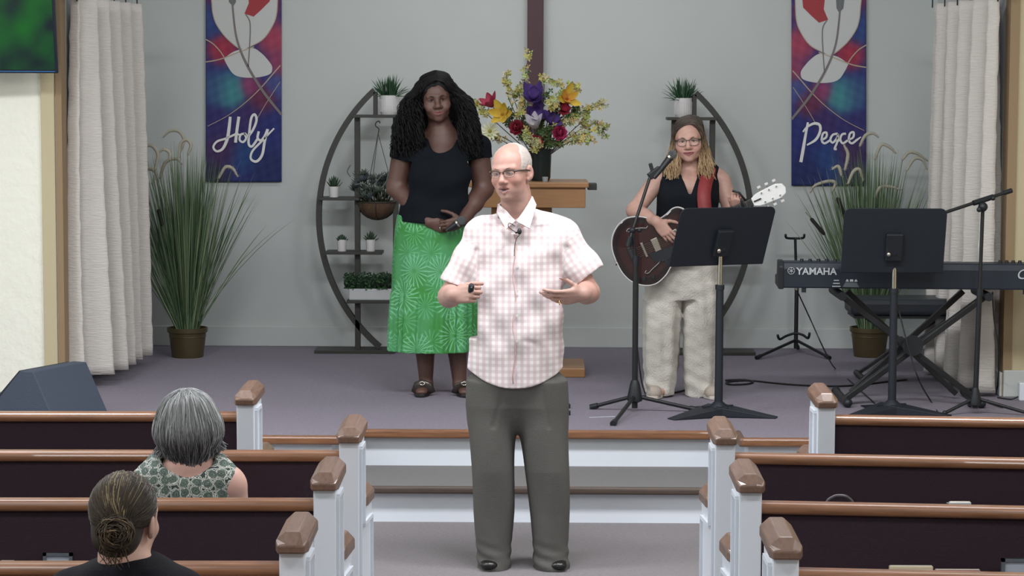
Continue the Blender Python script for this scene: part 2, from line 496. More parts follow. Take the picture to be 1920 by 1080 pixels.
nosing('trim_5', (NX1 - 0.012, YS - 0.004), (4.5, YS - 0.004), ZS, M_oak)
nosing('trim_6', (NX0 - 0.012, YN - 0.004), (NX1 + 0.012, YN - 0.004), ZS, M_oak)
nosing('trim_7', (NX0 + 0.004, YS - 0.02), (NX0 + 0.004, YN + 0.02), ZS, M_oakcap)
nosing('trim_8', (NX1 - 0.004, YS - 0.02), (NX1 - 0.004, YN + 0.02), ZS, M_oakcap)
struct(MB().box((NX0 - 0.02, YT + 0.03, 0), (NX1 + 0.02, YN + 0.04, 0.163)).build('step_base', M_white))
struct(MB().box((NX0 - 0.02, YT, 0.163), (NX1 + 0.02, YN + 0.03, 0.175)).build('floor_step', mat('step_carpet', (112, 110, 110), 0.95, var=0.06, vscale=40)))
nosing('trim_9', (NX0 - 0.02, YT - 0.004), (NX1 + 0.02, YT - 0.004), 0.175, M_oakdark, h=0.036)

# ================================================================== pews
def prof_extrude(mb, prof, x0, x1):
    return mb.prism(prof, lambda a, b, t: (x0 + t, a, b), x1 - x0)
TW = 0.066
def make_pew(x, y, side, L, label, rz):
    # side -1: the pew runs to the left of the aisle end, +1: to the right
    t = empty('pew', (x, y, 0), label, 'pew', 'pews facing the stage', rz)
    t['org'] = [0, 0, 0]
    s = side
    def X(a, b): return (min(s * a, s * b), max(s * a, s * b))
    xa, xb = X(TW, L)
    prof_extrude(MB(), [(-0.030, 0.815), (-0.036, 0.824), (-0.034, 0.840), (-0.022, 0.850), (0.012, 0.850), (0.024, 0.842), (0.024, 0.815)], xa, xb).build('top_rail', M_oak, t, bevel=0.006, seg=2)
    prof_extrude(MB(), [(-0.018, 0.28), (-0.018, 0.816), (0.012, 0.816), (0.040, 0.40), (0.040, 0.28)], xa, xb).build('backrest', M_burg, t)
    prof_extrude(MB(), [(0.03, 0.40), (0.03, 0.46), (0.05, 0.475), (0.42, 0.485), (0.45, 0.465), (0.45, 0.40)], xa, xb).build('seat', M_burg, t, bevel=0.01)
    # white end: rear post, arm and foot in one board
    e0, e1 = X(0, TW)
    lean = math.radians(0.6 * s) - rz
    pr = [(-0.055, 0), (-0.055, 0.885), (0.16, 0.885), (0.165, 0.70), (0.20, 0.625), (0.47, 0.60), (0.47, 0)]
    prof_extrude(MB(), pr, e0, e1).build('end_panel', M_white, t, bevel=0.004).rotation_euler.z = lean
    # raised moulding on the aisle face
    xo = -s * 0.006; m = MB()
    f0, f1 = (min(xo, 0.0), max(xo, 0.0))
    for a, b in (((-0.025, 0.10), (-0.025, 0.86)), ((-0.025, 0.86), (0.10, 0.86)), ((0.10, 0.86), (0.10, 0.58)), ((0.10, 0.58), (0.42, 0.55)), ((0.42, 0.55), (0.42, 0.10)), ((0.42, 0.10), (-0.025, 0.10))):
        m.bar((-s * 0.003, a[0], a[1]), (-s * 0.003, b[0], b[1]), 0.014, 0.014, up=(1, 0, 0))
    m.build('moulding', M_white, t).rotation_euler.z = lean
    # caps with a ridge and chamfered ends
    def cap(y0, y1, z0, z1, name, h=0.062, over=0.010):
        a0, a1 = X(-over, TW + over); xm = (a0 + a1) / 2; ch = 0.030
        v = []
        for yy, zb, sc_, hh in ((y0, z0, 0.80, 0.35), (y0 + ch, z0, 1, 0.80), (y1 - ch, z1, 1, 0.80), (y1, z1, 0.80, 0.35)):
            hw = (a1 - a0) / 2 * sc_
            for q, hz in ((-1, 0), (1, 0), (1, 0.45), (0.42, hh), (-0.42, hh), (-1, 0.45)):
                zz = zb + h * min(hz, hh) * 1.25
                v.append((xm + q * hw, yy, zz))
        f = []
        for i in range(3):
            for k in range(6): f.append((i * 6 + k, i * 6 + (k + 1) % 6, (i + 1) * 6 + (k + 1) % 6, (i + 1) * 6 + k))
        f += [tuple(range(6)), tuple(range(18, 24))]
        MB().add(v, f).build(name, M_oakcap, t, bevel=0.005).rotation_euler.z = lean
    cap(-0.075, 0.21, 0.884, 0.894, 'post_cap', h=0.054)
    cap(0.18, 0.50, 0.622, 0.600, 'arm_cap', over=0.010)
    # far end board
    g0, g1 = X(L, L + TW)
    prof_extrude(MB(), pr, g0, g1).build('far_end_panel', M_white, t)
    # rack on the rear of the back
    r = MB()
    r.box((xa + 0.3, -0.10, 0.50), (xb - 0.3, -0.018, 0.512)); r.box((xa + 0.3, -0.10, 0.512), (xb - 0.3, -0.092, 0.56))
    r.build('book_rack', M_oakdark, t)
    return t
ROWS = [8.53, 7.63, 6.73, 5.82]
nm = ['short front pew with burgundy back and oak rail', 'second pew from the stage, burgundy back and oak rail', 'third pew from the stage, burgundy back and oak rail', 'nearest pew, only its oak rail and white post in view,']
for i, y in enumerate(ROWS):
    make_pew(-1.045 if i == 0 else -0.583, y, -1, 2.2 if i == 0 else 2.6, nm[i] + ' left of the aisle', math.radians(1.5))
    make_pew(1.065 if i == 0 else 0.612, y - (0.04 if i == 3 else 0), 1, 2.2 if i == 0 else 2.6, nm[i] + ' right of the aisle', math.radians(-5.0))
make_pew(-0.583, 4.92, -1, 2.6, 'pew under the woman with the bun, below the lower edge', math.radians(1.5))
# ================================================================== wall things
def Wpt(px, py, Y): return np.array(P(px, py, Y))
# ---- cross
cx0 = Wpt(988, 262, YW - 0.05); cx1 = Wpt(1018, 262, YW - 0.05)
t = empty('cross', ((cx0[0] + cx1[0]) / 2, YW - 0.05, cx0[2]), 'dark brown wooden cross hanging on the back wall behind the bouquet', 'cross')
MB().box((cx0[0], YW - 0.075, cx0[2]), (cx1[0], YW - 0.002, 3.75)).build('upright', M_cross, t, bevel=0.004)
MB().box((cx0[0] - 0.5, YW - 0.07, 3.1), (cx1[0] + 0.5, YW - 0.003, 3.21)).build('crossbar', M_cross, t, bevel=0.004)

# ---- banners
def ribbon(pts, w, z, fn):
    # flat ribbon along 2D pixel points, fn(px,py,off) -> point
    p = [np.array(q[:2], float) for q in pts]; b = MB(); v = []; f = []
    m = len(p)
    for i in range(m):
        tt = unit(np.append(p[min(i + 1, m - 1)] - p[max(i - 1, 0)], 0))[:2]
        n = np.array([-tt[1], tt[0]])
        ww = w if not hasattr(w, '__len__') else np.interp(i / (m - 1), np.linspace(0, 1, len(w)), w)
        a = p[i] + n * ww / 2; c = p[i] - n * ww / 2
        v += [fn(a[0], a[1], z), fn(c[0], c[1], z)]
    for i in range(m - 1): f.append((2 * i, 2 * i + 1, 2 * i + 3, 2 * i + 2))
    return v, f
def fan(poly, z, fn):
    p = np.array(poly, float); c = p.mean(0)
    v = [fn(c[0], c[1], z)] + [fn(q[0], q[1], z) for q in p]; n = len(p)
    return v, [(0, 1 + i, 1 + (i + 1) % n) for i in range(n)]
M_print = mat('banner_print', attr=True, rough=0.8)
def make_banner(mirror, xl, xr, ybot, words, label, wname):
    Yb = YW - 0.02
    k = (xr - xl) / 408.0
    def fn(zx, zy, off):
        # art coordinates 0..408 across, 0..968 down (bottom edge at 968)
        if mirror: zx = 408 - zx
        return Wpt(xl + zx * k, ybot - (968 - zy) * k, Yb) + mv(0, -off, 0)
    root = empty('banner', tuple(Wpt((xl + xr) / 2, ybot, Yb)), label, 'banner')
    # cloth with its blended colour print
    nx, ny = 49, 150; v = []; cols = []
    ys = np.linspace(-620, 968, ny)
    blobs = [((90, 250), 55, (176, 52, 70)), ((370, 200), 62, (176, 70, 90)), ((400, 330), 50, (150, 66, 96)), ((300, 20), 60, (190, 60, 66)), ((130, 480), 64, (72, 152, 150)), ((60, 470), 60, (58, 86, 130)),
             ((235, 450), 42, (150, 62, 104)), ((300, 520), 55, (108, 44, 72)), ((30, 110), 60, (52, 74, 130)), ((380, 450), 45, (74, 84, 140)), ((60, 640), 60, (52, 44, 104)), ((230, 620), 60, (62, 42, 98)),
             ((90, 800), 70, (70, 42, 84)), ((200, 830), 60, (36, 72, 128)), ((40, 940), 60, (46, 40, 66)), ((330, 700), 70, (40, 48, 112)), ((340, 900), 90, (32, 42, 94)), ((60, -200), 130, (150, 50, 76)), ((330, -300), 140, (60, 80, 150)), ((200, -480), 120, (80, 150, 150))]
    for y in ys:
        for x in np.linspace(0, 408, nx):
            wsum = 0.10; c = np.array((46, 54, 118)) * 0.10
            for (bx, by), r, bc in blobs:
                g = math.exp(-(((x - bx) ** 2 + (y - by) ** 2) / (r * r)) * 1.1); wsum += g; c = c + g * np.array(bc)
            c = c / wsum + 7 * math.sin(x * 0.09 + y * 0.05) * math.sin(y * 0.07 - x * 0.03)
            v.append(fn(x, y, 0.0)); cols.append(lin(np.clip(c, 5, 250)))
    f = [(j * nx + i, j * nx + i + 1, (j + 1) * nx + i + 1, (j + 1) * nx + i) for j in range(ny - 1) for i in range(nx - 1)]
    me = np_mesh('cloth', np.array(v) - orgof(root), f, np.array(cols), True)
    cl = link('cloth', me, M_print, root, solid=0.003)
    wh = lin((206, 208, 206)); dg = lin((128, 122, 120)); gd = lin((186, 170, 150)); rd = lin((168, 66, 72)); gy = lin((112, 120, 122))
    a = MB()
    def poly(pts, c, z): v_, f_ = fan(pts, z, fn); a.add(v_, f_, c)
    def line(pts, wd, c, z): v_, f_ = ribbon(catmull(pts, 8), wd, z, fn); a.add(v_, f_, c)
    tulip = [tuple(q) for q in catmull([(26, -60), (32, 0), (38, 60), (58, 120), (108, 190), (175, 248), (238, 240), (308, 200), (358, 130), (382, 60), (388, 0), (386, -60)], 5)]
    poly(tulip, wh, 0.003)
    poly([(225, -60), (232, 5), (208, 62), (258, 78), (300, 40), (345, -5), (350, -60)], rd, 0.0042)
    poly([(118, -60), (125, 0), (148, 24), (162, 0), (166, -60)], gy, 0.0042)
    poly([tuple(q) for q in catmull([(98, 305), (135, 275), (180, 256), (250, 246), (300, 275), (345, 325), (358, 355), (345, 387), (280, 405), (200, 405), (150, 388), (118, 345), (98, 305)], 5)[:-1]], wh, 0.003)
    line([(26, -60), (32, 0), (38, 60), (58, 120), (108, 190), (175, 248)], 5, gd, 0.0045)
    line([(238, 240), (308, 200), (358, 130), (382, 60), (388, -60)], 5, gd, 0.0045)
    line([(140, -60), (148, 60), (168, 200), (218, 330), (308, 480), (408, 606)], [9, 10, 11, 13, 14, 13], dg, 0.005)
    line([(215, 65), (236, 100), (240, 150), (236, 240), (228, 350)], 6, dg, 0.005)
    line([(0, 200), (40, 225), (75, 262), (98, 295)], 6, gd, 0.0045)
    line([(0, 322), (60, 312), (110, 296), (180, 268), (260, 240)], 6, gd, 0.0046)
    line([(402, 340), (350, 400), (298, 460), (220, 535), (120, 610), (10, 668)], [6, 6, 5, 4, 3, 3], gd, 0.0045)
    line([(400, 430), (360, 490), (310, 570), (270, 640)], 3, gd, 0.0045)
    line([(190, 850), (172, 890), (160, 930)], 4, lin((70, 90, 140)), 0.0045)
    a.build('print', M_print, cl, fix=False)
    # lettering
    b = MB()
    def fn2(px, py, off): return Wpt(px, py, Yb) + mv(0, -off, 0)
    for i, (pts, wd) in enumerate(words):
        v_, f_ = ribbon(catmull(pts, 10), wd, 0.0055 + 0.0002 * i, fn2); b.add(v_, f_)
    le = b.build('lettering', mat('letter_white', (232, 232, 230), 0.7), cl, fix=False)
    le['label'] = wname
    MB().tube([fn(-12, -620, 0.006), fn(420, -620, 0.006)], 0.011, 10).build('hanging_rod', M_black, root)
z1 = lambda L: [(x / 2.843, y / 2.843) for x, y in L]
holy = [(z1([(1228, 622), (1222, 680), (1212, 740), (1188, 792), (1156, 806), (1138, 784), (1158, 754), (1205, 738), (1262, 712)]), [5, 6, 6, 5, 4, 4, 4, 4, 4]),
        (z1([(1274, 622), (1264, 690), (1256, 760)]), 5.5),
        (z1([(1262, 712), (1284, 722)]), 3.5),
        (z1([(1306, 712), (1284, 718), (1278, 745), (1296, 757), (1312, 738), (1306, 712), (1322, 728)]), 4),
        (z1([(1318, 735), (1350, 690), (1368, 640), (1358, 610), (1340, 630), (1330, 700), (1326, 765), (1344, 780), (1372, 742)]), 4.5),
        (z1([(1380, 700), (1374, 735), (1392, 748), (1412, 724), (1426, 690)]), 4.5),
        (z1([(1428, 688), (1412, 750), (1398, 825), (1368, 860), (1338, 846), (1346, 806), (1392, 756), (1462, 684)]), [5, 5, 5, 5, 4, 4, 4, 3])]
z2 = lambda L: [(1440 + x / 3.0, y / 3.0) for x, y in L]
peace = [(z2([(224, 688), (208, 775), (198, 835), (184, 912)]), [4, 5, 6, 6]),
         (z2([(196, 742), (222, 712), (262, 694), (290, 704), (292, 740), (268, 785), (218, 816)]), [3, 4, 5, 5, 5, 5, 3]),
         (z2([(296, 790), (326, 772), (328, 746), (308, 752), (302, 790), (318, 806), (346, 790)]), 4),
         (z2([(392, 752), (364, 758), (350, 786), (364, 802), (386, 778), (394, 756), (388, 800), (374, 836), (386, 838)]), 4),
         (z2([(388, 800), (408, 780)]), 3),
         (z2([(438, 752), (416, 756), (406, 784), (420, 806), (446, 790)]), 4),
         (z2([(446, 790), (478, 772), (480, 744), (460, 752), (454, 790), (472, 806), (500, 786), (522, 770)]), [3, 4, 4, 4, 4, 4, 4, 2])]
make_banner(False, 386, 528, 341, holy, 'tall blue and red cloth banner with white script Holy, left of the cross', 'white script reading Holy')
make_banner(True, 1484, 1624, 348, peace, 'tall blue and red cloth banner with white script Peace, right of the cross', 'white script reading Peace')

# ---- television, upper left corner
br = Wpt(108, 137, 12.42); tl_n = unit((0.0, 0.05, 1))
ex = unit((1, 0.10, 0.0)); up = unit((-0.012, -0.10, 1)); nrm = np.cross(ex, up)
root = empty('television', tuple(br), 'flat television with a dark green screen, high up by the left curtain', 'television')
cc = br - ex * 0.62 + up * 0.36
MB().obox(cc + nrm * -0.0 + mv(0, 0.03, 0), ex, up, nrm, (0.62, 0.36, 0.02)).build('casing', M_screen, root, bevel=0.006)
ms = bpy.data.materials.new('green_screen'); ms.use_nodes = True; nt = ms.node_tree; pb = nt.nodes['Principled BSDF']
tc = nt.nodes.new('ShaderNodeTexCoord'); nz = nt.nodes.new('ShaderNodeTexNoise'); nz.inputs['Scale'].default_value = 5.5; nz.inputs['Detail'].default_value = 1.0
rp = nt.nodes.new('ShaderNodeValToRGB'); e = rp.color_ramp.elements
e[0].position = 0.32; e[0].color = (*lin((2, 26, 34)), 1); e[1].position = 0.72; e[1].color = (*lin((6, 92, 28)), 1)
nt.links.new(tc.outputs['Object'], nz.inputs['Vector']); nt.links.new(nz.outputs['Fac'], rp.inputs[0])
pb.inputs['Base Color'].default_value = (0.004, 0.004, 0.004, 1); pb.inputs['Roughness'].default_value = 0.25
nt.links.new(rp.outputs[0], pb.inputs['Emission Color']); pb.inputs['Emission Strength'].default_value = 1.0
MB().obox(cc + nrm * -0.0 + mv(0, 0.03, 0) - mv(0, 0.0215, 0), ex, up, nrm, (0.605, 0.342, 0.001)).build('screen', ms, root)
MB().obox(cc - up * 0.352 + mv(0, 0.008, 0), ex, up, nrm, (0.605, 0.002, 0.001)).build('light_strip', mat('blue_edge', (40, 96, 150), 0.4, emit=0.4), root)
MB().box((br[0] - 0.8, br[1] + 0.06, cc[2] - 0.1), (br[0] - 0.45, YF, cc[2] + 0.1)).build('wall_mount', M_black, root)

# ---- curtains
def curtain(name, label, a, b, zb, zt, pleats, amp, seed, skew):
    rnd = random.Random(seed)
    a = mv(*a); b = mv(*b); d = unit(np.append(b - a, 0))[:2]; n = np.array([-d[1], d[0]]); L = np.linalg.norm(b - a)
    root = empty(name, (a[0], a[1], 0), label, 'curtain', 'curtains beside the stage')
    nu, nz_ = 150, 40
    ph = [rnd.uniform(-0.5, 0.5) for _ in range(12)]
    v = []
    for j in range(nz_ + 1):
        z = zb + (zt - zb) * j / nz_; low = 1 - j / nz_
        for i in range(nu + 1):
            u = i / nu
            uu = u + 0.02 * math.sin(6 * u + ph[0])
            A = amp * (0.6 + 0.7 * low) * (1 + 0.35 * math.sin(5.3 * u + ph[1]))
            o = A * math.sin(2 * PI * pleats * uu + ph[2] + 0.25 * math.sin(3 * low + u * 4)) + 0.3 * A * math.sin(4 * PI * pleats * uu + ph[3])
            o += 0.004 * math.sin(z * 38 + 8 * u + ph[4]) * math.sin(z * 11 + 20 * u)
            sp = (u - 0.5) * (1 + skew * low) + 0.5
            q = a + d * L * sp + n * o
            v.append((q[0], q[1], z))
    f = [(j * (nu + 1) + i, j * (nu + 1) + i + 1, (j + 1) * (nu + 1) + i + 1, (j + 1) * (nu + 1) + i) for j in range(nz_) for i in range(nu)]
    me = np_mesh('cloth', np.array(v) - orgof(root), f, None, True)
    cl = link('cloth', me, M_curtain, root, solid=0.004)
    # hem stitched a hand above the edge
    hv = []; k = 3
    for j in (2, 3):
        for i in range(nu + 1):
            x, y, z = v[j * (nu + 1) + i]; hv.append((x - n[0] * 0.0, y, zb + 0.075 + 0.006 * (j - 2)))
    rod = MB().tube([(a[0], a[1] - 0.12, zt + 0.05), (b[0], b[1] + 0.15, zt + 0.05)], 0.014, 10)
    rod.build('curtain_rod', M_stand, root, smooth=True)
    m = MB().ball((a[0], a[1] - 0.14, zt + 0.05), 0.03)
    m.build('finial', M_stand, root, smooth=True)
    for q in (0.05, 0.95):
        c = a + (b - a) * q
        s_ = 1 if a[0] > 0 else -1
        MB().bar((c[0], c[1], zt + 0.05), (s_ * XA, c[1], zt + 0.05), 0.02, 0.05).build('bracket', M_stand, root)
    for i in range(pleats + 1):
        c = a + (b - a) * (i / pleats)
        MB().tube([(c[0], c[1], zt + 0.055 + 0.02), (c[0], c[1] - 0.004, zt + 0.03), (c[0], c[1], zt - 0.02)], 0.004, 6).build('hook', M_black, root)
curtain('curtain', 'off-white linen curtain hanging beside the left potted grass', (-2.545, 12.76), (-2.39, 13.80), 0.435, 2.56, 5, 0.07, 3, 0.06)
curtain('curtain', 'off-white linen curtain hanging behind the keyboard', (2.545, 12.66), (2.37, 13.72), 0.385, 2.57, 5, 0.07, 9, 0.06)

# ================================================================== plants
def blade(p0, d0, L, w, droop, seg=6, fold=0.15):
    d = unit(d0); pts = [mv(*p0)]; st_ = L / seg
    for i in range(seg):
        pts.append(pts[-1] + d * st_); d = unit(d + mv(0, 0, -droop / seg))
    side = unit(np.cross(d0, mv(random.uniform(-1, 1), random.uniform(-1, 1), 0.05)))
    v = []; f = []
    for i, p in enumerate(pts):
        u = i / seg; ww = w * (0.55 + 0.9 * u) * (1 - u) ** 0.6 + 0.0004 if u > 0 else w * 0.6
        v += [p - side * ww / 2, p + side * ww / 2]
    for i in range(seg): f.append((2 * i, 2 * i + 1, 2 * i + 3, 2 * i + 2))
    return v, f, pts
def potted_grass(px, pyb, label, seed, plumes, cattails):
    random.seed(seed)
    b = np.array(G(px, pyb - 4, ZS)); s = FPX / b[1]
    root = empty('potted_grass', tuple(b), label, 'potted plant', 'potted grasses at the back of the stage')
    pot = [(0.0, 0.0), (0.098, 0.0), (0.100, 0.006), (0.118, 0.155), (0.127, 0.160), (0.129, 0.188), (0.120, 0.188), (0.116, 0.165), (0.0, 0.165)]
    p = MB().lathe(pot, b, 28).build('pot', M_brass, root, smooth='auto')
    MB().lathe([(0.1165, 0.13), (0.119, 0.133), (0.1165, 0.136)], b, 28).build('rim_band', M_brass, p, smooth=True)
    MB().lathe([(0, 0.166), (0.115, 0.166)], b, 20).build('soil', mat('soil', (48, 40, 32), 0.95), p)
    g = MB()
    for i in range(640):
        an = random.uniform(0, 2 * PI); rr = 0.07 * math.sqrt(random.random())
        o = b + mv(rr * math.cos(an), rr * math.sin(an), 0.16)
        tilt = abs(random.gauss(0, 0.23)); tilt = min(tilt, 0.62)
        d0 = mv(math.sin(tilt) * math.cos(an), math.sin(tilt) * math.sin(an) * 0.75, math.cos(tilt))
        L = random.uniform(0.75, 1.22) * (1 - 0.25 * tilt)
        d0[1] -= max(0, d0[1]) * 0.75
        v, f, pts = blade(o, d0, L, random.uniform(0.006, 0.011), random.uniform(0.05, 0.28) * (1 + 2 * tilt))
        v = [mv(min(max(p[0], -XA + 0.01), XA - 0.01), min(p[1], YW - 0.04), p[2]) for p in v]
        q = random.random()
        c = lin((70 + 54 * q, 98 + 46 * q, 68 + 42 * q))
        if random.random() < 0.18: c = lin((128, 142, 104))
        g.add(v, f, c)
    fo = g.build('foliage', M_grass, root, fix=False, smooth=True); fo['kind'] = 'stuff'
    # foxtail plumes on thin stalks
    for i, pp in enumerate(plumes):
        y = b[1] + random.uniform(-0.18, 0.12)
        pts = [Wpt(q[0], q[1], y) for q in pp]
        st0 = b + mv(random.uniform(-0.04, 0.04), random.uniform(-0.04, 0.04), 0.17)
        stem = catmull([st0, (st0 * 0.45 + pts[0] * 0.55) + mv(0.01, 0, 0.06), pts[0]], 6)
        cv = catmull(pts, 6)
        pl = MB(); n = len(cv)
        pl.tube(cv, [0.004 + 0.0075 * math.sin(PI * min(1, 0.12 + 0.88 * k / (n - 1))) for k in range(n)], 7)
        for k in range(n):
            for _ in range(3):
                dd = unit((random.uniform(-1, 1), random.uniform(-1, 1), random.uniform(-0.6, 1)))
                v, f, _p = blade(cv[k], dd, 0.02, 0.003, 0.1, 2); pl.add(v, f)
        po = pl.build('plume', mat('plume_tan', (178, 172, 156), 0.85), root, smooth=True, fix=False)
        MB().tube(stem, 0.0022, 5).build('stalk', mat('stalk_green', (108, 122, 88), 0.7), po, smooth=True)
    for i, (a_, c_) in enumerate(cattails):
        y = b[1] + 0.0
        A = Wpt(*a_, y - 0.1); B = Wpt(*c_, y - 0.1)
        d = unit(B - A)
        ct = MB().tube([A, A + d * 0.01, B - d * 0.01, B], [0.006, 0.0125, 0.0125, 0.006], 10).build('cattail', mat('cattail_brown', (38, 36, 32), 0.9), root, smooth=True)
        st0 = b + mv(0, -0.02, 0.17)
        MB().tube(catmull([st0, (st0 + A) / 2 + mv(0, 0, 0.05), A, B + d * 0.05], 6), 0.0026, 5).build('stalk', mat('stalk_green', (108, 122, 88), 0.7), ct, smooth=True)
potted_grass(352, 673, 'tall green foxtail grass in an aged brass pot beside the left curtain', 4,
             [[(338, 285), (345, 262), (335, 246), (318, 246), (306, 258)], [(290, 320), (296, 290), (284, 273), (268, 277), (262, 292)], [(352, 290), (358, 272), (350, 262), (338, 270), (336, 296)],
              [(318, 300), (318, 286), (306, 280), (296, 288)], [(285, 345), (292, 325), (280, 316), (268, 326), (272, 345)], [(410, 335), (422, 314), (436, 316), (446, 332)], [(258, 322), (250, 312), (242, 302)],
              [(262, 376), (254, 364), (244, 358)], [(470, 300), (476, 270), (482, 250)][:0] or [(300, 335), (310, 305), (330, 298), (342, 308)]],
             [((304, 424), (297, 392)), ((281, 456), (259, 427))])
potted_grass(1630, 672, 'tall green foxtail grass in an aged brass pot behind the keyboard', 11,
             [[(1612, 275), (1622, 255), (1636, 250), (1648, 258)], [(1590, 345), (1600, 322), (1612, 318), (1618, 340)], [(1560, 360), (1566, 343), (1552, 340), (1528, 348), (1518, 362)], [(1640, 300), (1652, 272), (1668, 276), (1680, 288)],
              [(1692, 300), (1704, 286), (1720, 288), (1740, 302)], [(1700, 320), (1714, 298), (1730, 300), (1738, 318)], [(1584, 320), (1590, 290), (1582, 272)], [(1578, 330), (1572, 312), (1560, 318)],
              [(1640, 370), (1650, 352), (1668, 350), (1690, 356)]],
             [((1546, 440), (1520, 409)), ((1582, 402), (1570, 370))])

# ---- half-moon plant stands
YP = 14.66
def moon_stand(mirror, label):
    ax = 1003.0
    def fx(x): return 2 * ax - x if mirror else x
    dy = 5 if mirror else 0
    def W(x, y, off=0.0): return Wpt(fx(x), y + dy, YP) + mv(0, off, 0)
    base = W(668, 660); zb = ZS
    root = empty('half_moon_plant_stand', (base[0], YP, zb), label, 'plant stand', 'half-moon plant stands')
    arc = []
    for k in range(41):
        th = math.radians(-50 + 97.5 * k / 40)
        arc.append(W(918 - 320 * math.cos(th), 405 - 320 * math.sin(th)))
    arc[0][2] = max(arc[0][2], zb + 0.02)
    m = MB()
    hw, hd = 0.017, 0.03
    v = []; f = []
    for i, p in enumerate(arc):
        tt = unit(arc[min(i + 1, 40)] - arc[max(i - 1, 0)]); n = unit(np.cross(tt, mv(0, 1, 0)))
        for a_, b_ in ((-1, -1), (1, -1), (1, 1), (-1, 1)): v.append(p + n * hw * a_ + mv(0, hd * b_, 0))
    for i in range(40):
        for k in range(4): f.append((4 * i + k, 4 * i + (k + 1) % 4, 4 * i + 4 + (k + 1) % 4, 4 * i + 4 + k))
    f += [(0, 1, 2, 3), (160, 161, 162, 163)]
    m.add(v, f).build('arch', M_stand, root, smooth='auto')
    def post(x, y0, y1, name='post', w_=0.034):
        a = W(x, y0); b = W(x, y1)
        if y1 > 655: b[2] = zb + 0.02
        MB().box((a[0] - w_ / 2, YP - 0.03, min(a[2], b[2])), (a[0] + w_ / 2, YP + 0.03, max(a[2], b[2]))).build(name, M_stand, root, bevel=0.002)
    post(670, 217, 660); post(704, 172, 217, 'finial_post', 0.026); post(742, 217, 660)
    for x0, x1, y in ((664, 756, 215), (601, 676, 369), (612, 718, 470), (652, 752, 561)):
        a = W(x0, y); b = W(x1, y); l, h = min(a[0], b[0]), max(a[0], b[0])
        MB().box((l, YP - 0.10, a[2] - 0.018), (h, YP + 0.10, a[2])).build('shelf', M_stand, root, bevel=0.002)
    a = W(592, 656); b = W(742, 656); l, h = min(a[0], b[0]), max(a[0], b[0])
    MB().box((l, YP - 0.11, zb), (h, YP + 0.11, zb + 0.022)).build('base_plate', M_stand, root, bevel=0.002)
    return W
WL = moon_stand(False, 'black half-moon metal plant stand behind the woman in the green skirt')
WR = moon_stand(True, 'black half-moon metal plant stand behind the guitarist')
def pot_with_grass(W, x, y, label, seed, wpx=34, hpx=36):
    random.seed(seed)
    b = W(x, y); s = FPX / YP; r = wpx / 2 / s; h = hpx / s
    root = empty('potted_grass_plant', tuple(b), label, 'potted plant')
    p = MB().lathe([(0, 0), (r * 0.8, 0), (r * 0.92, h * 0.12), (r, h * 0.5), (r * 0.98, h), (r * 0.88, h), (r * 0.86, h * 0.85), (0, h * 0.85)], b, 24)
    po = p.build('pot', M_pot, root, smooth='auto')
    rb = MB()
    for k in range(24):
        a = 2 * PI * k / 24
        rb.bar(b + mv(r * 0.95 * math.cos(a), r * 0.95 * math.sin(a), h * 0.15), b + mv(r * 0.99 * math.cos(a), r * 0.99 * math.sin(a), h * 0.8), 0.004, 0.004)
    rb.build('ribbing', M_pot, po)
    g = MB()
    for i in range(170):
        an = random.uniform(0, 2 * PI); rr = r * 0.7 * math.sqrt(random.random()); tilt = min(abs(random.gauss(0, 0.5)), 1.25)
        o = b + mv(rr * math.cos(an), rr * math.sin(an), h * 0.82)
        d0 = mv(math.sin(tilt) * math.cos(an), math.sin(tilt) * math.sin(an), math.cos(tilt))
        v, f, _ = blade(o, d0, random.uniform(0.09, 0.165) * (1 - 0.1 * tilt), 0.008, random.uniform(0.1, 0.7), 5)
        q = random.random(); g.add(v, f, lin((34 + 26 * q, 66 + 34 * q, 44 + 20 * q)))
    fo = g.build('foliage', M_grass, root, fix=False, smooth=True); fo['kind'] = 'stuff'
pot_with_grass(WL, 729, 215, 'white ribbed pot of short grass on top of the left plant stand', 1)
pot_with_grass(WR, 2006 - 1281, 215, 'white pot of short grass on top of the plant stand above the guitarist', 2)
def succulent(W, x, y, label, seed, kind, wpx=20, hpx=20):
    random.seed(seed)
    b = W(x, y) + mv(0, -0.04, 0.0); s = FPX / YP; r = wpx / 2 / s; h = hpx / s
    root = empty('potted_succulent', tuple(b), label, 'succulent', 'small potted succulents')
    MB().lathe([(0, 0), (r * 0.85, 0), (r, h), (r * 0.86, h), (r * 0.84, h * 0.88), (0, h * 0.88)], b, 20).build('pot', M_pot, root, smooth='auto')
    n = 22 if kind != 'cactus' else 14
    lm = None
    for i in range(n):
        an = i * 2.4; u = i / n
        tilt = (0.95 * u if kind == 'agave' else 1.3 * u); L = (0.075 if kind == 'agave' else 0.038 if kind == 'round' else 0.06) * (1 - 0.3 * u)
        d0 = unit((math.sin(tilt) * math.cos(an), math.sin(tilt) * math.sin(an), math.cos(tilt)))
        o = b + mv(0.5 * r * u * math.cos(an), 0.5 * r * u * math.sin(an), h * 0.86)
        wd = {'agave': 0.006, 'round': 0.011, 'cactus': 0.008}[kind]
        q = random.random(); c = lin((38 + 22 * q, 58 + 26 * q, 44 + 18 * q))
        MB().tube([o, o + d0 * L * 0.4, o + d0 * L * 0.8 + mv(0, 0, 0.003), o + d0 * L + mv(0, 0, 0.006)], [wd * 0.7, wd, wd * 0.7, 0.0008], 6, c, flat=0.5).build('leaf', M_leaf, root, smooth=True)
succulent(WL, 627, 369, 'spiky agave in a white pot on the upper small shelf', 1, 'agave')
succulent(WL, 642, 470, 'rounded dark succulent in a white pot, left of two', 2, 'round', 19, 22)
succulent(WL, 696, 470, 'upright succulent in a white pot, right of two', 3, 'cactus', 19, 22)
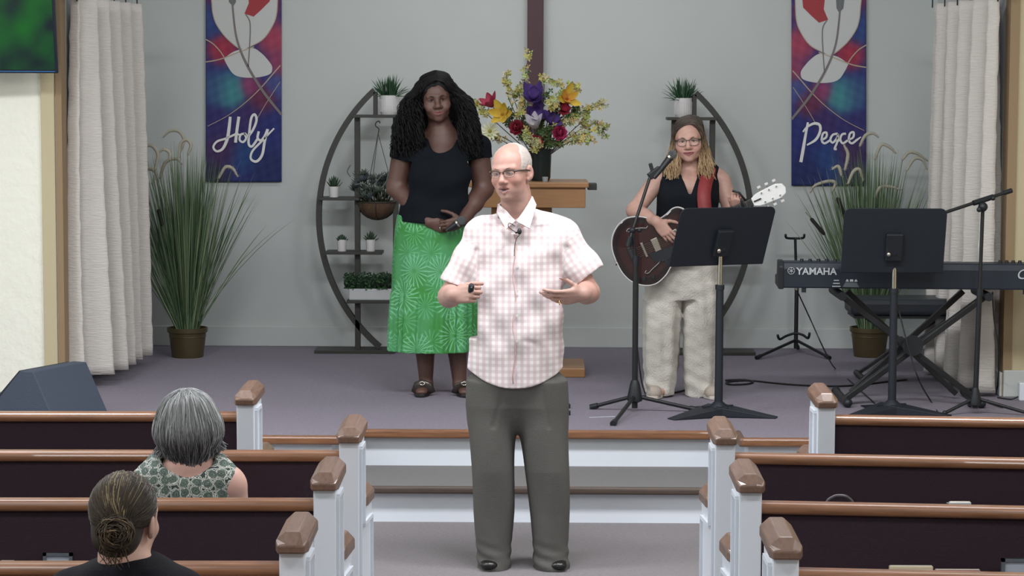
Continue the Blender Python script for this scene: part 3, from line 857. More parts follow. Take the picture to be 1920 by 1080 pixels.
# ---- boxwood trough
random.seed(5)
a = WL(650, 561); b2 = WL(748, 561)
root = empty('boxwood_trough', tuple((a + b2) / 2), 'white trough of clipped green boxwood on the lowest shelf', 'planter')
tw = MB(); z0 = a[2]
tw.box((a[0] + 0.02, YP - 0.08, z0), (b2[0], YP + 0.02, z0 + 0.075)); tw.build('trough', M_potpl, root, bevel=0.008)
bx = MB()
for i in range(900):
    p = mv(random.uniform(a[0] - 0.012, b2[0] + 0.01), YP - 0.03 + random.uniform(-0.07, 0.06), z0 + 0.075 + random.uniform(-0.005, 0.095))
    d = unit((random.gauss(0, 1), random.gauss(0, 1), random.gauss(0.5, 1)))
    v, f, _ = blade(p, d, random.uniform(0.014, 0.026), 0.014, 0.2, 2); q = random.random()
    bx.add(v, f, lin((26 + 30 * q, 54 + 46 * q, 34 + 20 * q)))
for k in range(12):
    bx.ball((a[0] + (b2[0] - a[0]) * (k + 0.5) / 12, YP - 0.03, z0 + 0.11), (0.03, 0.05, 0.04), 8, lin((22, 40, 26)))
fo = bx.build('foliage', M_leaf, root, fix=False); fo['kind'] = 'stuff'
# ---- hanging basket
random.seed(8)
c = WL(707, 378); Yh = YP - 0.02
root = empty('hanging_basket', tuple(c), 'coconut fibre basket of trailing succulents hanging from the left stand', 'hanging basket')
R_ = 0.125
bowl = MB().lathe([(0, -0.115)] + [(R_ * math.sin(q), -0.115 * math.cos(q)) for q in np.linspace(0.15, PI / 2, 9)] + [(R_ * 0.9, 0.0), (0, -0.02)], c, 24)
bw = bowl.build('bowl', mat('coconut_fibre', (92, 70, 52), 0.95, var=0.25, vscale=60, bump=0.5, bscale=150), root, smooth='auto')
wr = MB()
wr.tube([c + mv(R_ * 1.02 * math.cos(q), R_ * 1.02 * math.sin(q), 0.0) for q in np.linspace(0, 2 * PI, 25)], 0.004, 6)
for q in np.linspace(0, 2 * PI, 9)[:-1]:
    wr.tube([c + mv(R_ * 1.02 * math.sin(u) * math.cos(q), R_ * 1.02 * math.sin(u) * math.sin(q), -0.118 * math.cos(u)) for u in np.linspace(0, PI / 2, 7)], 0.0028, 5)
wr.build('wire_frame', M_stand, bw)
hk = WL(709, 236)
for q in (0.2, 2.3, 4.4):
    MB().tube([c + mv(R_ * math.cos(q), R_ * math.sin(q), 0), hk + mv(0, 0, -0.05)], 0.0022, 5).build('chain', M_stand, root)
MB().tube(catmull([hk + mv(0, 0, -0.05), hk + mv(0.004, 0, -0.02), hk + mv(-0.016, 0, 0.0), hk + mv(-0.012, 0, 0.022), hk + mv(0.006, 0, 0.03), hk + mv(0.012, 0, 0.016)], 6), 0.0032, 6).build('hook', M_stand, root, smooth=True)
for i in range(34):
    an = random.uniform(0, 2 * PI); rr = 0.10 * math.sqrt(random.random())
    o = c + mv(rr * math.cos(an), rr * math.sin(an) * 0.9, 0.0)
    o2 = o + mv(random.uniform(-0.05, 0.05) + 0.05 * math.cos(an), random.uniform(-0.05, 0.03), random.uniform(0.02, 0.17))
    lf = MB(); n = 13
    for k in range(n):
        a_ = k * 2.4; ti = 0.25 + 1.0 * k / n; L = random.uniform(0.035, 0.06)
        d0 = unit((math.sin(ti) * math.cos(a_), math.sin(ti) * math.sin(a_), math.cos(ti)))
        q = random.random(); cl_ = lin((48 + 40 * q, 62 + 38 * q, 58 + 26 * q)) if i % 3 else lin((58 + 20 * q, 66 + 20 * q, 72 + 20 * q))
        lf.tube([o2, o2 + d0 * L * 0.5, o2 + d0 * L], [0.004, 0.007, 0.001], 5, cl_, flat=0.45)
    lf.tube([o, o2], 0.004, 5, lin((60, 70, 50)))
    lf.build('sprig', M_leaf, root, smooth=True, fix=False)
for k in range(4):
    pts = [WL(*q) + mv(0, -0.12, 0) for q in ([(668, 345), (684, 343), (694, 350)], [(700, 350), (712, 335), (722, 322)], [(660, 330), (654, 320), (660, 308)], [(716, 352), (726, 340), (730, 325)])[k]]
    MB().tube(catmull(pts, 5), 0.004, 5, lin((96, 104, 98))).build('sprig', M_leaf, root, smooth=True)

# ================================================================== pulpit and bouquet
bp = np.array(G(1097, 708, ZS)); YPU = bp[1]
root = empty('pulpit', (bp[0] - 0.31, YPU, ZS), 'light wooden pulpit with a slanted top, behind the man in the checked shirt', 'pulpit')
xr = bp[0]; xl = xr - 0.66; xm = (xl + xr) / 2
MB().box((xl, YPU, ZS), (xr, YPU + 0.5, ZS + 0.055)).build('base', M_wood, root, bevel=0.006)
MB().box((xl + 0.1, YPU + 0.1, ZS + 0.055), (xr - 0.2, YPU + 0.42, 1.36)).build('column', M_wood, root, bevel=0.006)
tr = Wpt(1098, 352, YPU); tb = Wpt(1098, 390, YPU)
MB().box((xl - 0.01, YPU, tb[2]), (tr[0], YPU + 0.46, tr[2])).build('case', M_wood, root, bevel=0.004)
tt = Wpt(1104, 342, YPU)
MB().box((xl - 0.03, YPU - 0.025, tr[2]), (tt[0], YPU + 0.48, tt[2])).build('top', M_wood, root, bevel=0.006)
d0 = Wpt(1102, 356, YPU + 0.1); d1 = Wpt(1119, 344, YPU + 0.1)
MB().box((d0[0], YPU + 0.08, d0[2]), (d1[0], YPU + 0.22, d1[2])).build('side_bracket', M_stand, root, bevel=0.003)
ztop = tt[2]
# small glass on the pulpit
gc = Wpt(1022, 341, YPU + 0.04); gc[2] = ztop
o = MB().lathe([(0, 0), (0.014, 0), (0.019, 0.03), (0.017, 0.03), (0.012, 0.004), (0, 0.004)], gc, 16).build('drinking_glass', mat('glass', (225, 230, 232), 0.08, trans=0.7), None, smooth='auto', org=tuple(gc))
tag(o, 'small clear glass standing on the pulpit edge', 'glass')
# vase
vb = Wpt(1013, 338, YPU + 0.2); vb[2] = ztop; r0 = 0.066; hv = 0.19
o = MB().lathe([(0, 0), (r0 * 0.8, 0), (r0 * 0.92, 0.02), (r0 * 1.0, hv * 0.9), (r0 * 1.12, hv), (r0 * 1.05, hv), (r0 * 0.9, hv * 0.9), (r0 * 0.85, hv * 0.7), (0, hv * 0.7)], vb, 28).build('vase', M_dgreen, None, smooth='auto', org=tuple(vb))
tag(o, 'dark green vase holding the bouquet on the pulpit', 'vase')
YB = vb[1]; mouth = vb + mv(0, 0, hv * 0.85)
M_petal = mat('petal', attr=True, rough=0.7)
M_stem = mat('stem_green', (58, 78, 48), 0.7)
def petal_mesh(L, W_, cup, curl, col, tipcol=None, n=6):
    v = []; f = []; cols = []
    for i in range(n + 1):
        u = i / n; w_ = W_ * math.sin(PI * min(0.98, 0.10 + 0.86 * u)) ** 0.8
        zz = L * u; yy = cup * math.sin(u * PI * 0.6) - curl * u * u
        for k in (-1, -0.5, 0, 0.5, 1):
            v.append((k * w_ / 2, yy - abs(k) ** 2 * w_ * 0.25, zz)); cols.append(np.array(col) * (1 - 0.25 * (1 - u)) if tipcol is None else np.array(col) * (1 - u) + np.array(tipcol) * u)
    for i in range(n):
        for k in range(4): f.append((i * 5 + k, i * 5 + k + 1, i * 5 + 6 + k, i * 5 + 5 + k))
    me = np_mesh('petal', v, f, np.array(cols), True); me.materials.append(M_petal); return me
def frame(ax):
    z = unit(ax); x = unit(np.cross(mv(0.13, 0.9, 0.3), z)); y = np.cross(z, x); return np.stack([x, y, z], 1)
def flower(name, px, py, dy, face, label, petals, centre=None, group='flowers in the bouquet'):
    # petals: list of (mesh, count, tilt deg, phase, offset)
    c = Wpt(px, py, YB + dy); B = frame(face)
    root = empty(name, tuple(c), label, 'flower', group)
    for me, cnt, tilt, ph, off in petals:
        for k in range(cnt):
            a = 2 * PI * k / cnt + ph
            Rz = np.array(Matrix.Rotation(a, 3, 'Z')); Rx = np.array(Matrix.Rotation(math.radians(-tilt + random.uniform(-7, 7)), 3, 'X'))
            R3 = B @ Rz @ Rx
            o = bpy.data.objects.new('petal', me); C.objects.link(o); o.parent = root
            o.matrix_local = Matrix.Translation(Vector(tuple(B @ Rz @ mv(0, off, 0)))) @ Matrix([list(r) for r in R3]).to_4x4() @ Matrix.Scale(1.22, 4)
    if centre:
        b = MB(); b.ball(c + unit(face) * centre[1], centre[0], 8, lin(centre[2])); b.build('flower_centre', M_petal, root, smooth=True)
    MB().tube(catmull([mouth + mv(random.uniform(-0.02, 0.02), random.uniform(-0.02, 0.02), -0.06), (mouth * 0.5 + c * 0.5) + mv(0, 0, -0.01), c - unit(face) * 0.004], 6), 0.0028, 6).build('stem', M_stem, root, smooth=True)
    return root
random.seed(21)
YEL = lin((208, 182, 70)); YEL2 = lin((190, 152, 50)); PUR = lin((106, 80, 152)); PUR2 = lin((84, 60, 130)); RED = lin((146, 36, 58)); PNK = lin((176, 60, 92)); MAG = lin((170, 42, 88)); WHT = lin((206, 202, 200)); CRM = lin((206, 206, 164)); ORG = lin((196, 116, 48)); 
lily = petal_mesh(0.085, 0.042, 0.012, 0.03, YEL2, YEL); lily2 = petal_mesh(0.07, 0.036, 0.012, 0.03, ORG, YEL)
iris = petal_mesh(0.075, 0.055, 0.02, 0.02, PUR2, PUR); irisf = petal_mesh(0.08, 0.05, 0.01, 0.07, PUR, PUR2)
tul = petal_mesh(0.065, 0.042, 0.022, -0.015, PNK, RED); tulw = petal_mesh(0.07, 0.045, 0.024, -0.018, WHT, lin((190, 184, 196)))
car = petal_mesh(0.042, 0.038, 0.006, 0.012, RED, lin((156, 48, 66))); car2 = petal_mesh(0.042, 0.038, 0.006, 0.012, MAG, lin((186, 60, 104)))
dai = petal_mesh(0.045, 0.016, 0.004, 0.004, CRM, lin((214, 214, 190)))
flower('lily_flower', 943, 215, -0.08, (-0.3, -1, 0.25), 'open yellow lily at the left of the bouquet', [(lily, 3, 62, 0.2, 0.0), (lily, 3, 52, 1.25, 0.0)], (0.008, 0.015, (150, 110, 40)))
flower('lily_flower', 1062, 186, -0.06, (0.35, -1, 0.4), 'yellow and orange lily at the upper right of the bouquet', [(lily, 3, 60, 0.4, 0.0), (lily2, 3, 50, 1.45, 0.0)], (0.008, 0.015, (150, 80, 40)))
flower('tulip_flower', 924, 200, -0.04, (-0.6, -0.5, 0.9), 'pink tulip at the upper left of the bouquet', [(tul, 3, 4, 0, 0.004), (tul, 3, 12, 1.05, 0.008)])
flower('tulip_flower', 1003, 240, -0.13, (-0.1, -0.7, 0.9), 'white tulip in the middle of the bouquet', [(tulw, 3, -2, 0, 0.004), (tulw, 3, 3, 1.05, 0.008)])
flower('iris_flower', 1000, 186, -0.08, (0, -0.8, 0.7), 'large purple iris at the top of the bouquet', [(iris, 3, 20, 0, 0.0), (irisf, 4, 75, 1.0, 0.0), (iris, 4, 48, 0.4, 0.0)])
flower('iris_flower', 1004, 214, -0.06, (0.1, -0.9, 0.2), 'purple iris below the large one in the bouquet', [(iris, 3, 28, 0.5, 0.0), (irisf, 4, 70, 0.2, 0.0)])
flower('iris_flower', 1028, 222, -0.05, (0.4, -0.9, 0.2), 'smaller purple iris right of the white tulip', [(iris, 3, 30, 0.9, 0.0), (irisf, 3, 70, 0.4, 0.0)])
flower('carnation_flower', 970, 240, -0.10, (-0.25, -1, 0.2), 'dark red carnation left of the white tulip', [(car, 9, 78, 0, 0.0), (car, 8, 55, 0.3, 0.0), (car, 6, 30, 0.1, 0.0), (car, 3, 8, 0.1, 0.0)])
flower('carnation_flower', 1048, 250, -0.10, (0.3, -1, 0.2), 'magenta carnation at the lower right of the bouquet', [(car2, 9, 78, 0, 0.0), (car2, 8, 55, 0.3, 0.0), (car2, 6, 30, 0.1, 0.0), (car2, 3, 8, 0.1, 0.0)])
flower('carnation_flower', 1004, 268, -0.09, (0.1, -1, 0.0), 'dark red carnation just above the vase', [(car, 8, 75, 0, 0.0), (car, 7, 50, 0.3, 0.0), (car, 4, 22, 0.1, 0.0)])
flower('daisy_flower', 919, 246, -0.06, (-0.3, -1, 0.2), 'cream daisy at the lower left of the bouquet', [(dai, 13, 80, 0, 0.006)], (0.011, 0.006, (150, 142, 60)))
flower('peony_flower', 1055, 205, -0.07, (0.3, -1, 0.3), 'dusty red flower below the orange lily', [(car, 7, 70, 0, 0.0), (car, 5, 40, 0.3, 0.0)])
# forsythia branches: each a thing with blossoms
fs = petal_mesh(0.02, 0.008, 0.003, 0.004, lin((196, 184, 84)), lin((214, 204, 120)), 3)
def fors(pts, seed, group='yellow blossom branches in the bouquet', label='thin branch of small yellow blossoms in the bouquet', dens=1.0, blos=True):
    rnd = random.Random(seed)
    wp = [mouth + mv(0, 0.0, -0.05)] + [Wpt(x, y, YB + dyy) for x, y, dyy in pts]
    root = empty('blossom_branch', tuple(wp[0]), label, 'branch', group)
    cv = catmull(wp, 8)
    MB().tube(cv, [0.0032 - 0.0018 * i / (len(cv) - 1) for i in range(len(cv))], 5).build('twig', mat('twig', (70, 62, 48), 0.8), root, smooth=True)
    n = len(cv); b = MB()
    Ls = 0
    for i in range(int(n * 0.42), n):
        for _ in range(2):
            if rnd.random() > dens: continue
            c = cv[i] + mv(rnd.uniform(-0.022, 0.022), rnd.uniform(-0.02, 0.02), rnd.uniform(-0.02, 0.022))
            fc = unit((rnd.gauss(0, 0.6), -1 + rnd.gauss(0, 0.5), rnd.gauss(0.2, 0.6))); B = frame(fc)
            col = lin((182 + rnd.uniform(-22, 14), 176 + rnd.uniform(-18, 14), 104 + rnd.uniform(-30, 40))) if blos else lin((70 + rnd.uniform(0, 30), 88 + rnd.uniform(0, 26), 58))
            for k in range(4):
                a = k * PI / 2 + rnd.random(); d = B @ mv(math.cos(a), math.sin(a), 0.35); sd = B @ mv(-math.sin(a), math.cos(a), 0)
                q = c; b.add([q, q + d * 0.011 + sd * 0.006, q + d * 0.021, q + d * 0.011 - sd * 0.006], [(0, 1, 2, 3)], col)
    for i in range(int(n * 0.35), n, 2):
        c = cv[i]; d = unit((rnd.gauss(0, 1), rnd.gauss(0, 0.7), rnd.gauss(0, 1)))
        v, f, _ = blade(c, d, rnd.uniform(0.02, 0.04), 0.010, 0.2, 3); b.add(v, f, lin((66 + rnd.uniform(0, 36), 80 + rnd.uniform(0, 34), 52)))
    bl = b.build('blossoms', M_petal, root, fix=False); bl['kind'] = 'stuff'
BR = [[(985, 200, 0), (984, 150, 0), (992, 100, 0.02)], [(960, 200, -0.03), (952, 165, 0), (950, 140, 0)], [(925, 225, -0.02), (905, 205, 0), (888, 193, 0)], [(950, 268, -0.02), (925, 258, -0.05), (905, 258, 0)],
      [(1020, 170, 0.03), (1022, 148, 0), (1050, 155, 0.02)], [(1040, 200, 0.02), (1065, 165, 0.02), (1085, 165, 0.0)], [(1070, 225, 0), (1105, 205, 0), (1132, 195, 0)], [(1060, 262, 0), (1100, 250, -0.03), (1138, 238, 0)],
      [(1060, 270, -0.05), (1085, 262, -0.08), (1110, 262, -0.05)], [(1078, 240, 0.03), (1098, 225, 0.02), (1100, 200, 0.0)], [(1000, 270, -0.1), (992, 262, -0.14), (985, 245, -0.14)], [(1008, 272, -0.1), (1008, 268, -0.14), (1000, 280, -0.15)],
      [(975, 225, -0.1), (980, 205, -0.12), (985, 190, -0.12)], [(1040, 215, -0.1), (1038, 200, -0.12), (1034, 185, -0.1)], [(965, 190, 0.05), (970, 175, 0.05), (978, 160, 0.05)], [(1030, 250, -0.08), (1060, 232, -0.06), (1082, 218, 0)],
      [(1085, 245, 0.05), (1120, 232, 0.04), (1135, 252, 0.02)]]
BL = ['tallest yellow blossom branch standing straight up before the cross', 'slender blossom branch rising at the upper left of the bouquet', 'blossom branch reaching far left beside the pink tulip', 'low blossom branch reaching left under the cream daisy',
      'blossom branch arching over the top of the bouquet, right of the cross', 'blossom branch pointing up right above the orange lily', 'blossom branch reaching to the upper right tip of the bouquet', 'long blossom branch reaching to the far right tip of the bouquet',
      'low blossom branch drooping right beside the magenta carnation', 'short blossom branch turning upwards at the right of the bouquet', 'small yellow blossom sprig between the dark red carnations', 'lowest yellow blossom sprig hanging over the vase rim',
      'small blossom sprig between the yellow lily and the irises', 'small blossom sprig right of the irises', 'short blossom branch behind the upper left of the large iris', 'blossom branch running right below the dusty red flower', 'blossom branch curling down at the right edge of the bouquet']
for i, b_ in enumerate(BR): fors(b_, 50 + i, label=BL[i])
# leafy greens filling the middle
for i, b_ in enumerate([[(1000, 230, 0.04), (1010, 200, 0.05), (1030, 175, 0.05)], [(980, 250, 0.0), (960, 225, 0.02), (955, 205, 0.03)], [(1030, 255, 0.0), (1040, 230, 0.02), (1045, 210, 0.03)], [(1012, 262, -0.06), (1025, 250, -0.08), (1035, 240, -0.08)], [(990, 255, -0.03), (985, 230, -0.03), (990, 210, -0.02)], [(1050, 240, 0.03), (1075, 215, 0.0), (1080, 200, 0.0)],
    [(1020, 275, -0.05), (1035, 266, -0.08), (1050, 270, -0.08)], [(1005, 275, -0.08), (990, 262, -0.09), (975, 258, -0.08)], [(1012, 270, 0.0), (1012, 240, -0.02), (1018, 215, -0.02)], [(1015, 265, 0.03), (1040, 235, 0.06), (1062, 220, 0.05)], [(1000, 262, 0.03), (975, 240, 0.06), (950, 230, 0.05)], [(1020, 268, -0.04), (1030, 262, -0.07), (1022, 250, -0.1)]]):
    fors(b_, 90 + i, 'leafy sprigs in the bouquet', 'dark green leafy sprig in the middle of the bouquet', 1.0, False)
# ================================================================== stage gear
# ---- music stands
def music_stand(bpx, bpy, yaw, tilt, cpx, cpy, W_, H_, label):
    b = np.array(G(bpx, bpy, ZS)); Y = b[1]
    root = empty('music_stand', tuple(b), label, 'music stand', 'black music stands')
    ya = math.radians(yaw); ti = math.radians(tilt)
    ex = mv(math.cos(ya), math.sin(ya), 0); back = mv(math.sin(ya), -math.cos(ya), 0)      # back points towards the pews
    up = unit(mv(0, 0, math.cos(ti)) + back * math.sin(ti)); n = np.cross(ex, up)
    if n @ back < 0: n = -n
    c = Wpt(cpx, cpy, Y - 0.05)
    # desk: plate with two rounded upper corners
    r = 0.035; pl = [(-W_ / 2, -H_ / 2), (W_ / 2, -H_ / 2)]
    pl += [(W_ / 2 - r + r * math.cos(a), H_ / 2 - r + r * math.sin(a)) for a in np.linspace(0, PI / 2, 6)]
    pl += [(-W_ / 2 + r + r * math.cos(a), H_ / 2 - r + r * math.sin(a)) for a in np.linspace(PI / 2, PI, 6)]
    fn = lambda a, b_, t: c + ex * a + up * b_ + n * (t - 0.004)
    dk = MB().prism(pl, fn, 0.008).build('desk', M_desk, root, bevel=0.002)
    MB().obox(c - up * (H_ / 2) - n * 0.03, ex, up, n, (W_ / 2, 0.004, 0.03)).build('lip', M_desk, dk)
    MB().obox(c - up * 0.03 + n * 0.018, ex, up, n, (0.045, 0.075, 0.014)).build('bracket', M_blackp, root, bevel=0.006)
    k0 = c - up * 0.06 + n * 0.035
    zc = k0[2] - 0.20
    top = mv(b[0], Y, k0[2] + 0.02)
    MB().tube([top, mv(b[0], Y, zc)], 0.0125, 14).build('inner_tube', M_chrome, root, smooth='auto')
    MB().tube([k0 + mv(0, 0.0, 0), top], 0.012, 10).build('tilt_joint', M_blackp, root, smooth='auto')
    MB().ball(k0 + ex * -0.03 + n * 0.01, 0.013).build('tilt_knob', M_chrome, root, smooth=True)
    MB().tube([mv(b[0], Y, zc + 0.012), mv(b[0], Y, zc - 0.012), mv(b[0], Y, zc - 0.0121), mv(b[0], Y, ZS + 0.06)], [0.024, 0.024, 0.020, 0.022], 16).build('outer_tube', M_desk, root, smooth='auto')
    MB().lathe([(0.022, 0.075), (0.05, 0.05), (0.06, 0.03), (0.03, 0.02)], b, 16).build('base_hub', M_desk, root, smooth='auto')
    for q in (100 + yaw * 0, 205, 335):
        a = math.radians(q + 8); d = mv(math.cos(a), math.sin(a), 0); sd = mv(-math.sin(a), math.cos(a), 0)
        v = [b + mv(0, 0, 0.055) + sd * 0.085, b + mv(0, 0, 0.055) - sd * 0.085, b + d * 0.31 - sd * 0.030 + mv(0, 0, 0.006), b + d * 0.31 + sd * 0.030 + mv(0, 0, 0.006)]
        v2 = [p - mv(0, 0, 0.05 if i < 2 else 0.005) for i, p in enumerate(v)]
        MB().add(v + v2, [(0, 1, 2, 3), (4, 7, 6, 5), (0, 3, 7, 4), (1, 5, 6, 2), (2, 6, 7, 3), (0, 4, 5, 1)]).build('foot', M_desk, root, bevel=0.002)
    return root
music_stand(1347, 779, 24, 24, 1355, 443, 0.555, 0.335, 'black music stand tilted in front of the guitarist')
music_stand(1672, 776, 0, 16, 1676, 451, 0.535, 0.355, 'black music stand upright in front of the keyboard')

# ---- microphone helper
M_grille = mat('mic_grille', (120, 122, 124), 0.45, 0.7, bump=0.8, bscale=700)
def microphone(a, b, label, parent_none=True, head=0.024):
    a = mv(*a); b = mv(*b); d = unit(b - a)     # a tail, b grille end
    root = empty('microphone', tuple(a), label, 'microphone')
    MB().tube([a, a + d * 0.012, b - d * 0.055], [0.010, 0.012, 0.0185], 14).build('handle', M_blackp, root, smooth='auto')
    MB().tube([b - d * 0.056, b - d * 0.046], [0.021, 0.024], 16).build('collar', M_chrome, root, smooth='auto')
    MB().ball(b - d * 0.024, head, 14).build('grille', M_grille, root, smooth=True)
# ---- boom microphone stand at the guitarist
b = np.array(G(1190, 772, ZS)); Y = b[1]
root = empty('microphone_stand', tuple(b), 'black tripod microphone stand reaching up to the guitarist', 'microphone stand', 'microphone stands')
ptop = Wpt(1186, 432, Y)
MB().tube([b + mv(0, 0, 0.02), mv(b[0], Y, ZS + 0.8)], 0.0155, 12).build('lower_tube', M_black, root, smooth='auto')
MB().tube([mv(b[0], Y, ZS + 0.78), mv(b[0], Y, ZS + 0.83)], 0.019, 12).build('clutch', M_blackp, root, smooth='auto')
MB().tube([mv(b[0], Y, ZS + 0.8), ptop], 0.0095, 10).build('upper_tube', M_black, root, smooth='auto')
MB().lathe([(0.018, 0.17), (0.026, 0.15), (0.040, 0.08), (0.04, 0.06), (0.02, 0.05)], b, 16).build('leg_hub', M_blackp, root, smooth='auto')
for fx, fy in ((1110, 763), (1150, 794), (1305, 768)):
    g = np.array(G(fx, fy, ZS + 0.012))
    lg = MB().tube([b + mv(0, 0, 0.085), g], 0.0105, 10).build('leg', M_black, root, smooth='auto')
    dd = unit(g - b - mv(0, 0, 0.085))
    MB().tube([g - dd * 0.035, g + dd * 0.008], [0.015, 0.017], 10).build('rubber_foot', M_blackp, lg, smooth='auto')
MB().ball(ptop, 0.018).build('boom_clutch', M_blackp, root, smooth=True)
MB().ball(Wpt(1199, 432, Y), 0.012).build('wing_nut', M_blackp, root, smooth=True)
bt = Wpt(1222, 322, Y + 0.06); tail = Wpt(1178, 462, Y - 0.02)
MB().tube([tail, ptop, bt], 0.0085, 10).build('boom', M_black, root, smooth='auto')
MB().tube([tail, Wpt(1182, 444, Y - 0.02)], 0.017, 12).build('counterweight', M_blackp, root, smooth='auto')
m0 = Wpt(1226, 334, Y + 0.05); m1 = Wpt(1266, 283, Y + 0.10)
MB().bar(Wpt(1217, 332, Y + 0.06), Wpt(1238, 316, Y + 0.07), 0.035, 0.036).build('clip', M_blackp, root, bevel=0.004)
MB().bar(Wpt(1219, 306, Y + 0.06), Wpt(1226, 330, Y + 0.06), 0.02, 0.02).build('clip_arm', M_blackp, root, bevel=0.004)
microphone(m0, m1, 'black microphone with silver grille on the stand before the guitarist')
# ---- boom stand on the right
b = np.array(G(1828, 776, ZS)); Y = b[1]
root = empty('microphone_stand', tuple(b), 'black boom stand without a microphone, right of the keyboard', 'microphone stand', 'microphone stands')
pt = Wpt(1843, 384, Y)
MB().tube([b + mv(0, 0, 0.03), b * 0.42 + pt * 0.58], 0.014, 12).build('lower_tube', M_black, root, smooth='auto')
MB().tube([b * 0.43 + pt * 0.57, b * 0.40 + pt * 0.60], 0.018, 12).build('clutch', M_blackp, root, smooth='auto')
MB().tube([b * 0.42 + pt * 0.58, pt], 0.010, 10).build('upper_tube', M_black, root, smooth='auto')
MB().lathe([(0.016, 0.14), (0.034, 0.07), (0.034, 0.05), (0.016, 0.04)], b, 14).build('leg_hub', M_blackp, root, smooth='auto')
for gx, gy in ((-0.17, 0.0 - 0.06), (0.27, -0.06), (0.02, 0.25)):
    g = b + mv(gx, gy, 0.012)
    lg = MB().tube([b + mv(0, 0, 0.085), g], 0.009, 10).build('leg', M_black, root, smooth='auto')
    MB().ball(g + mv(0, 0, 0.002), 0.013).build('rubber_foot', M_blackp, lg, smooth=True)
MB().ball(Wpt(1843, 388, Y - 0.02), 0.026).build('boom_clutch', M_blackp, root, smooth=True)
MB().ball(Wpt(1836, 393, Y - 0.04), 0.014).build('wing_nut', M_blackp, root, smooth=True)
MB().tube([Wpt(1770, 399, Y - 0.05), Wpt(1897, 357, Y + 0.05)], 0.009, 10).build('boom', M_black, root, smooth='auto')
MB().tube([Wpt(1825, 381, Y - 0.02), Wpt(1862, 369, Y + 0.02)], 0.0145, 10).build('boom_sleeve', M_blackp, root, smooth='auto')
MB().ball(Wpt(1862, 372, Y), 0.012).build('lock_screw', M_blackp, root, smooth=True)
MB().tube([Wpt(1882, 362, Y + 0.04), Wpt(1897, 357, Y + 0.05)], 0.013, 10).build('thread_cap', M_blackp, root, smooth='auto')

# ---- stage piano
YK = 12.25
kl = Wpt(1462, 540, YK); kt = Wpt(1462, 490, YK); hK = kt[2] - kl[2]
ry = math.radians(-3.0); ex = mv(math.cos(ry), math.sin(ry), 0.0); ey = mv(-math.sin(ry), math.cos(ry), 0); ez = mv(0, 0, 1)
LK = 1.36
root = empty('stage_piano', tuple(kl), 'long black stage piano seen from behind, white lettering on its back', 'keyboard')
fk = lambda x, y, z: kl + ex * x + ey * y + ez * z
M_kb = mat('keyboard_case', (30, 40, 52), 0.45)
prof = [(0.0, 0.0), (0.0, hK * 0.72), (0.02, hK * 0.97), (0.15, hK * 0.97), (0.17, hK * 0.72), (0.33, hK * 0.55), (0.33, 0.0)]
MB().prism(prof, lambda a, b_, t: fk(t, a, b_), LK).build('case', M_kb, root, bevel=0.008)
MB().prism([(-0.004, -0.006), (-0.004, hK * 0.80), (0.02, hK), (0.16, hK), (0.18, 0.05), (0.335, 0.05), (0.335, -0.006)], lambda a, b_, t: fk(t - 0.008, a, b_), 0.03).build('end_cheek', M_blackp, root, bevel=0.006)
MB().prism([(-0.004, -0.006), (-0.004, hK * 0.80), (0.02, hK), (0.16, hK), (0.18, 0.05), (0.335, 0.05), (0.335, -0.006)], lambda a, b_, t: fk(LK - 0.022 + t, a, b_), 0.03).build('end_cheek', M_blackp, root, bevel=0.006)
for x0, x1 in ((0.12, 0.30), (1.18, 1.32)):
    n = 5
    for k in range(n):
        x = x0 + (x1 - x0) * k / (n - 1)
        MB().lathe([(0.011, 0), (0.009, 0.014), (0, 0.014)], fk(x, 0.07, hK * 0.97), 10).build('knob', M_blackp, root, smooth='auto')
wk = MB()
for k in range(52): wk.box((0, 0, 0), (0.001, 0.001, 0.001)) if False else wk.obox(fk(0.04 + (k + 0.5) * (LK - 0.08) / 52, 0.255, hK * 0.64 + 0.008), ex, ey, ez, ((LK - 0.08) / 104 - 0.0006, 0.075, 0.008))
wk.build('white_keys', M_pot, root)
lm = mat('letter_silver', (188, 194, 198), 0.5)
sK = FPX / YK
t_ = text_mb('YAMAHA', 0.052, fk(0.088, -0.005, hK * 0.52), ex, ez, -ey, 0.001, bold=0.0012)
lt = t_.build('lettering', lm, root); lt['label'] = 'white capital lettering'
# round emblem of three crossed forks beside the name
em = MB()
ec = fk(0.060, -0.005, hK * 0.52 + 0.019)
em.tube([ec + ex * 0.018 * math.cos(a) + ez * 0.018 * math.sin(a) for a in np.linspace(0, 2 * PI, 25)], 0.0016, 6)
for a in (90, 210, 330, 30, 150, 270):
    q = math.radians(a); em.tube([ec, ec + (ex * math.cos(q) + ez * math.sin(q)) * 0.014], 0.0018, 5)
em.build('emblem', lm, root, smooth=True)
t2 = text_mb('CP4', 0.075, fk(1.255, -0.005, hK * 0.42), ex, ez, -ey, 0.001, shear=0.25)
t2.build('lettering', lm, root)
t3 = text_mb('STAGE', 0.024, fk(1.300, -0.005, hK * 0.24), ex, ez, -ey, 0.001, bold=0.0008)
t3.build('lettering', lm, root)
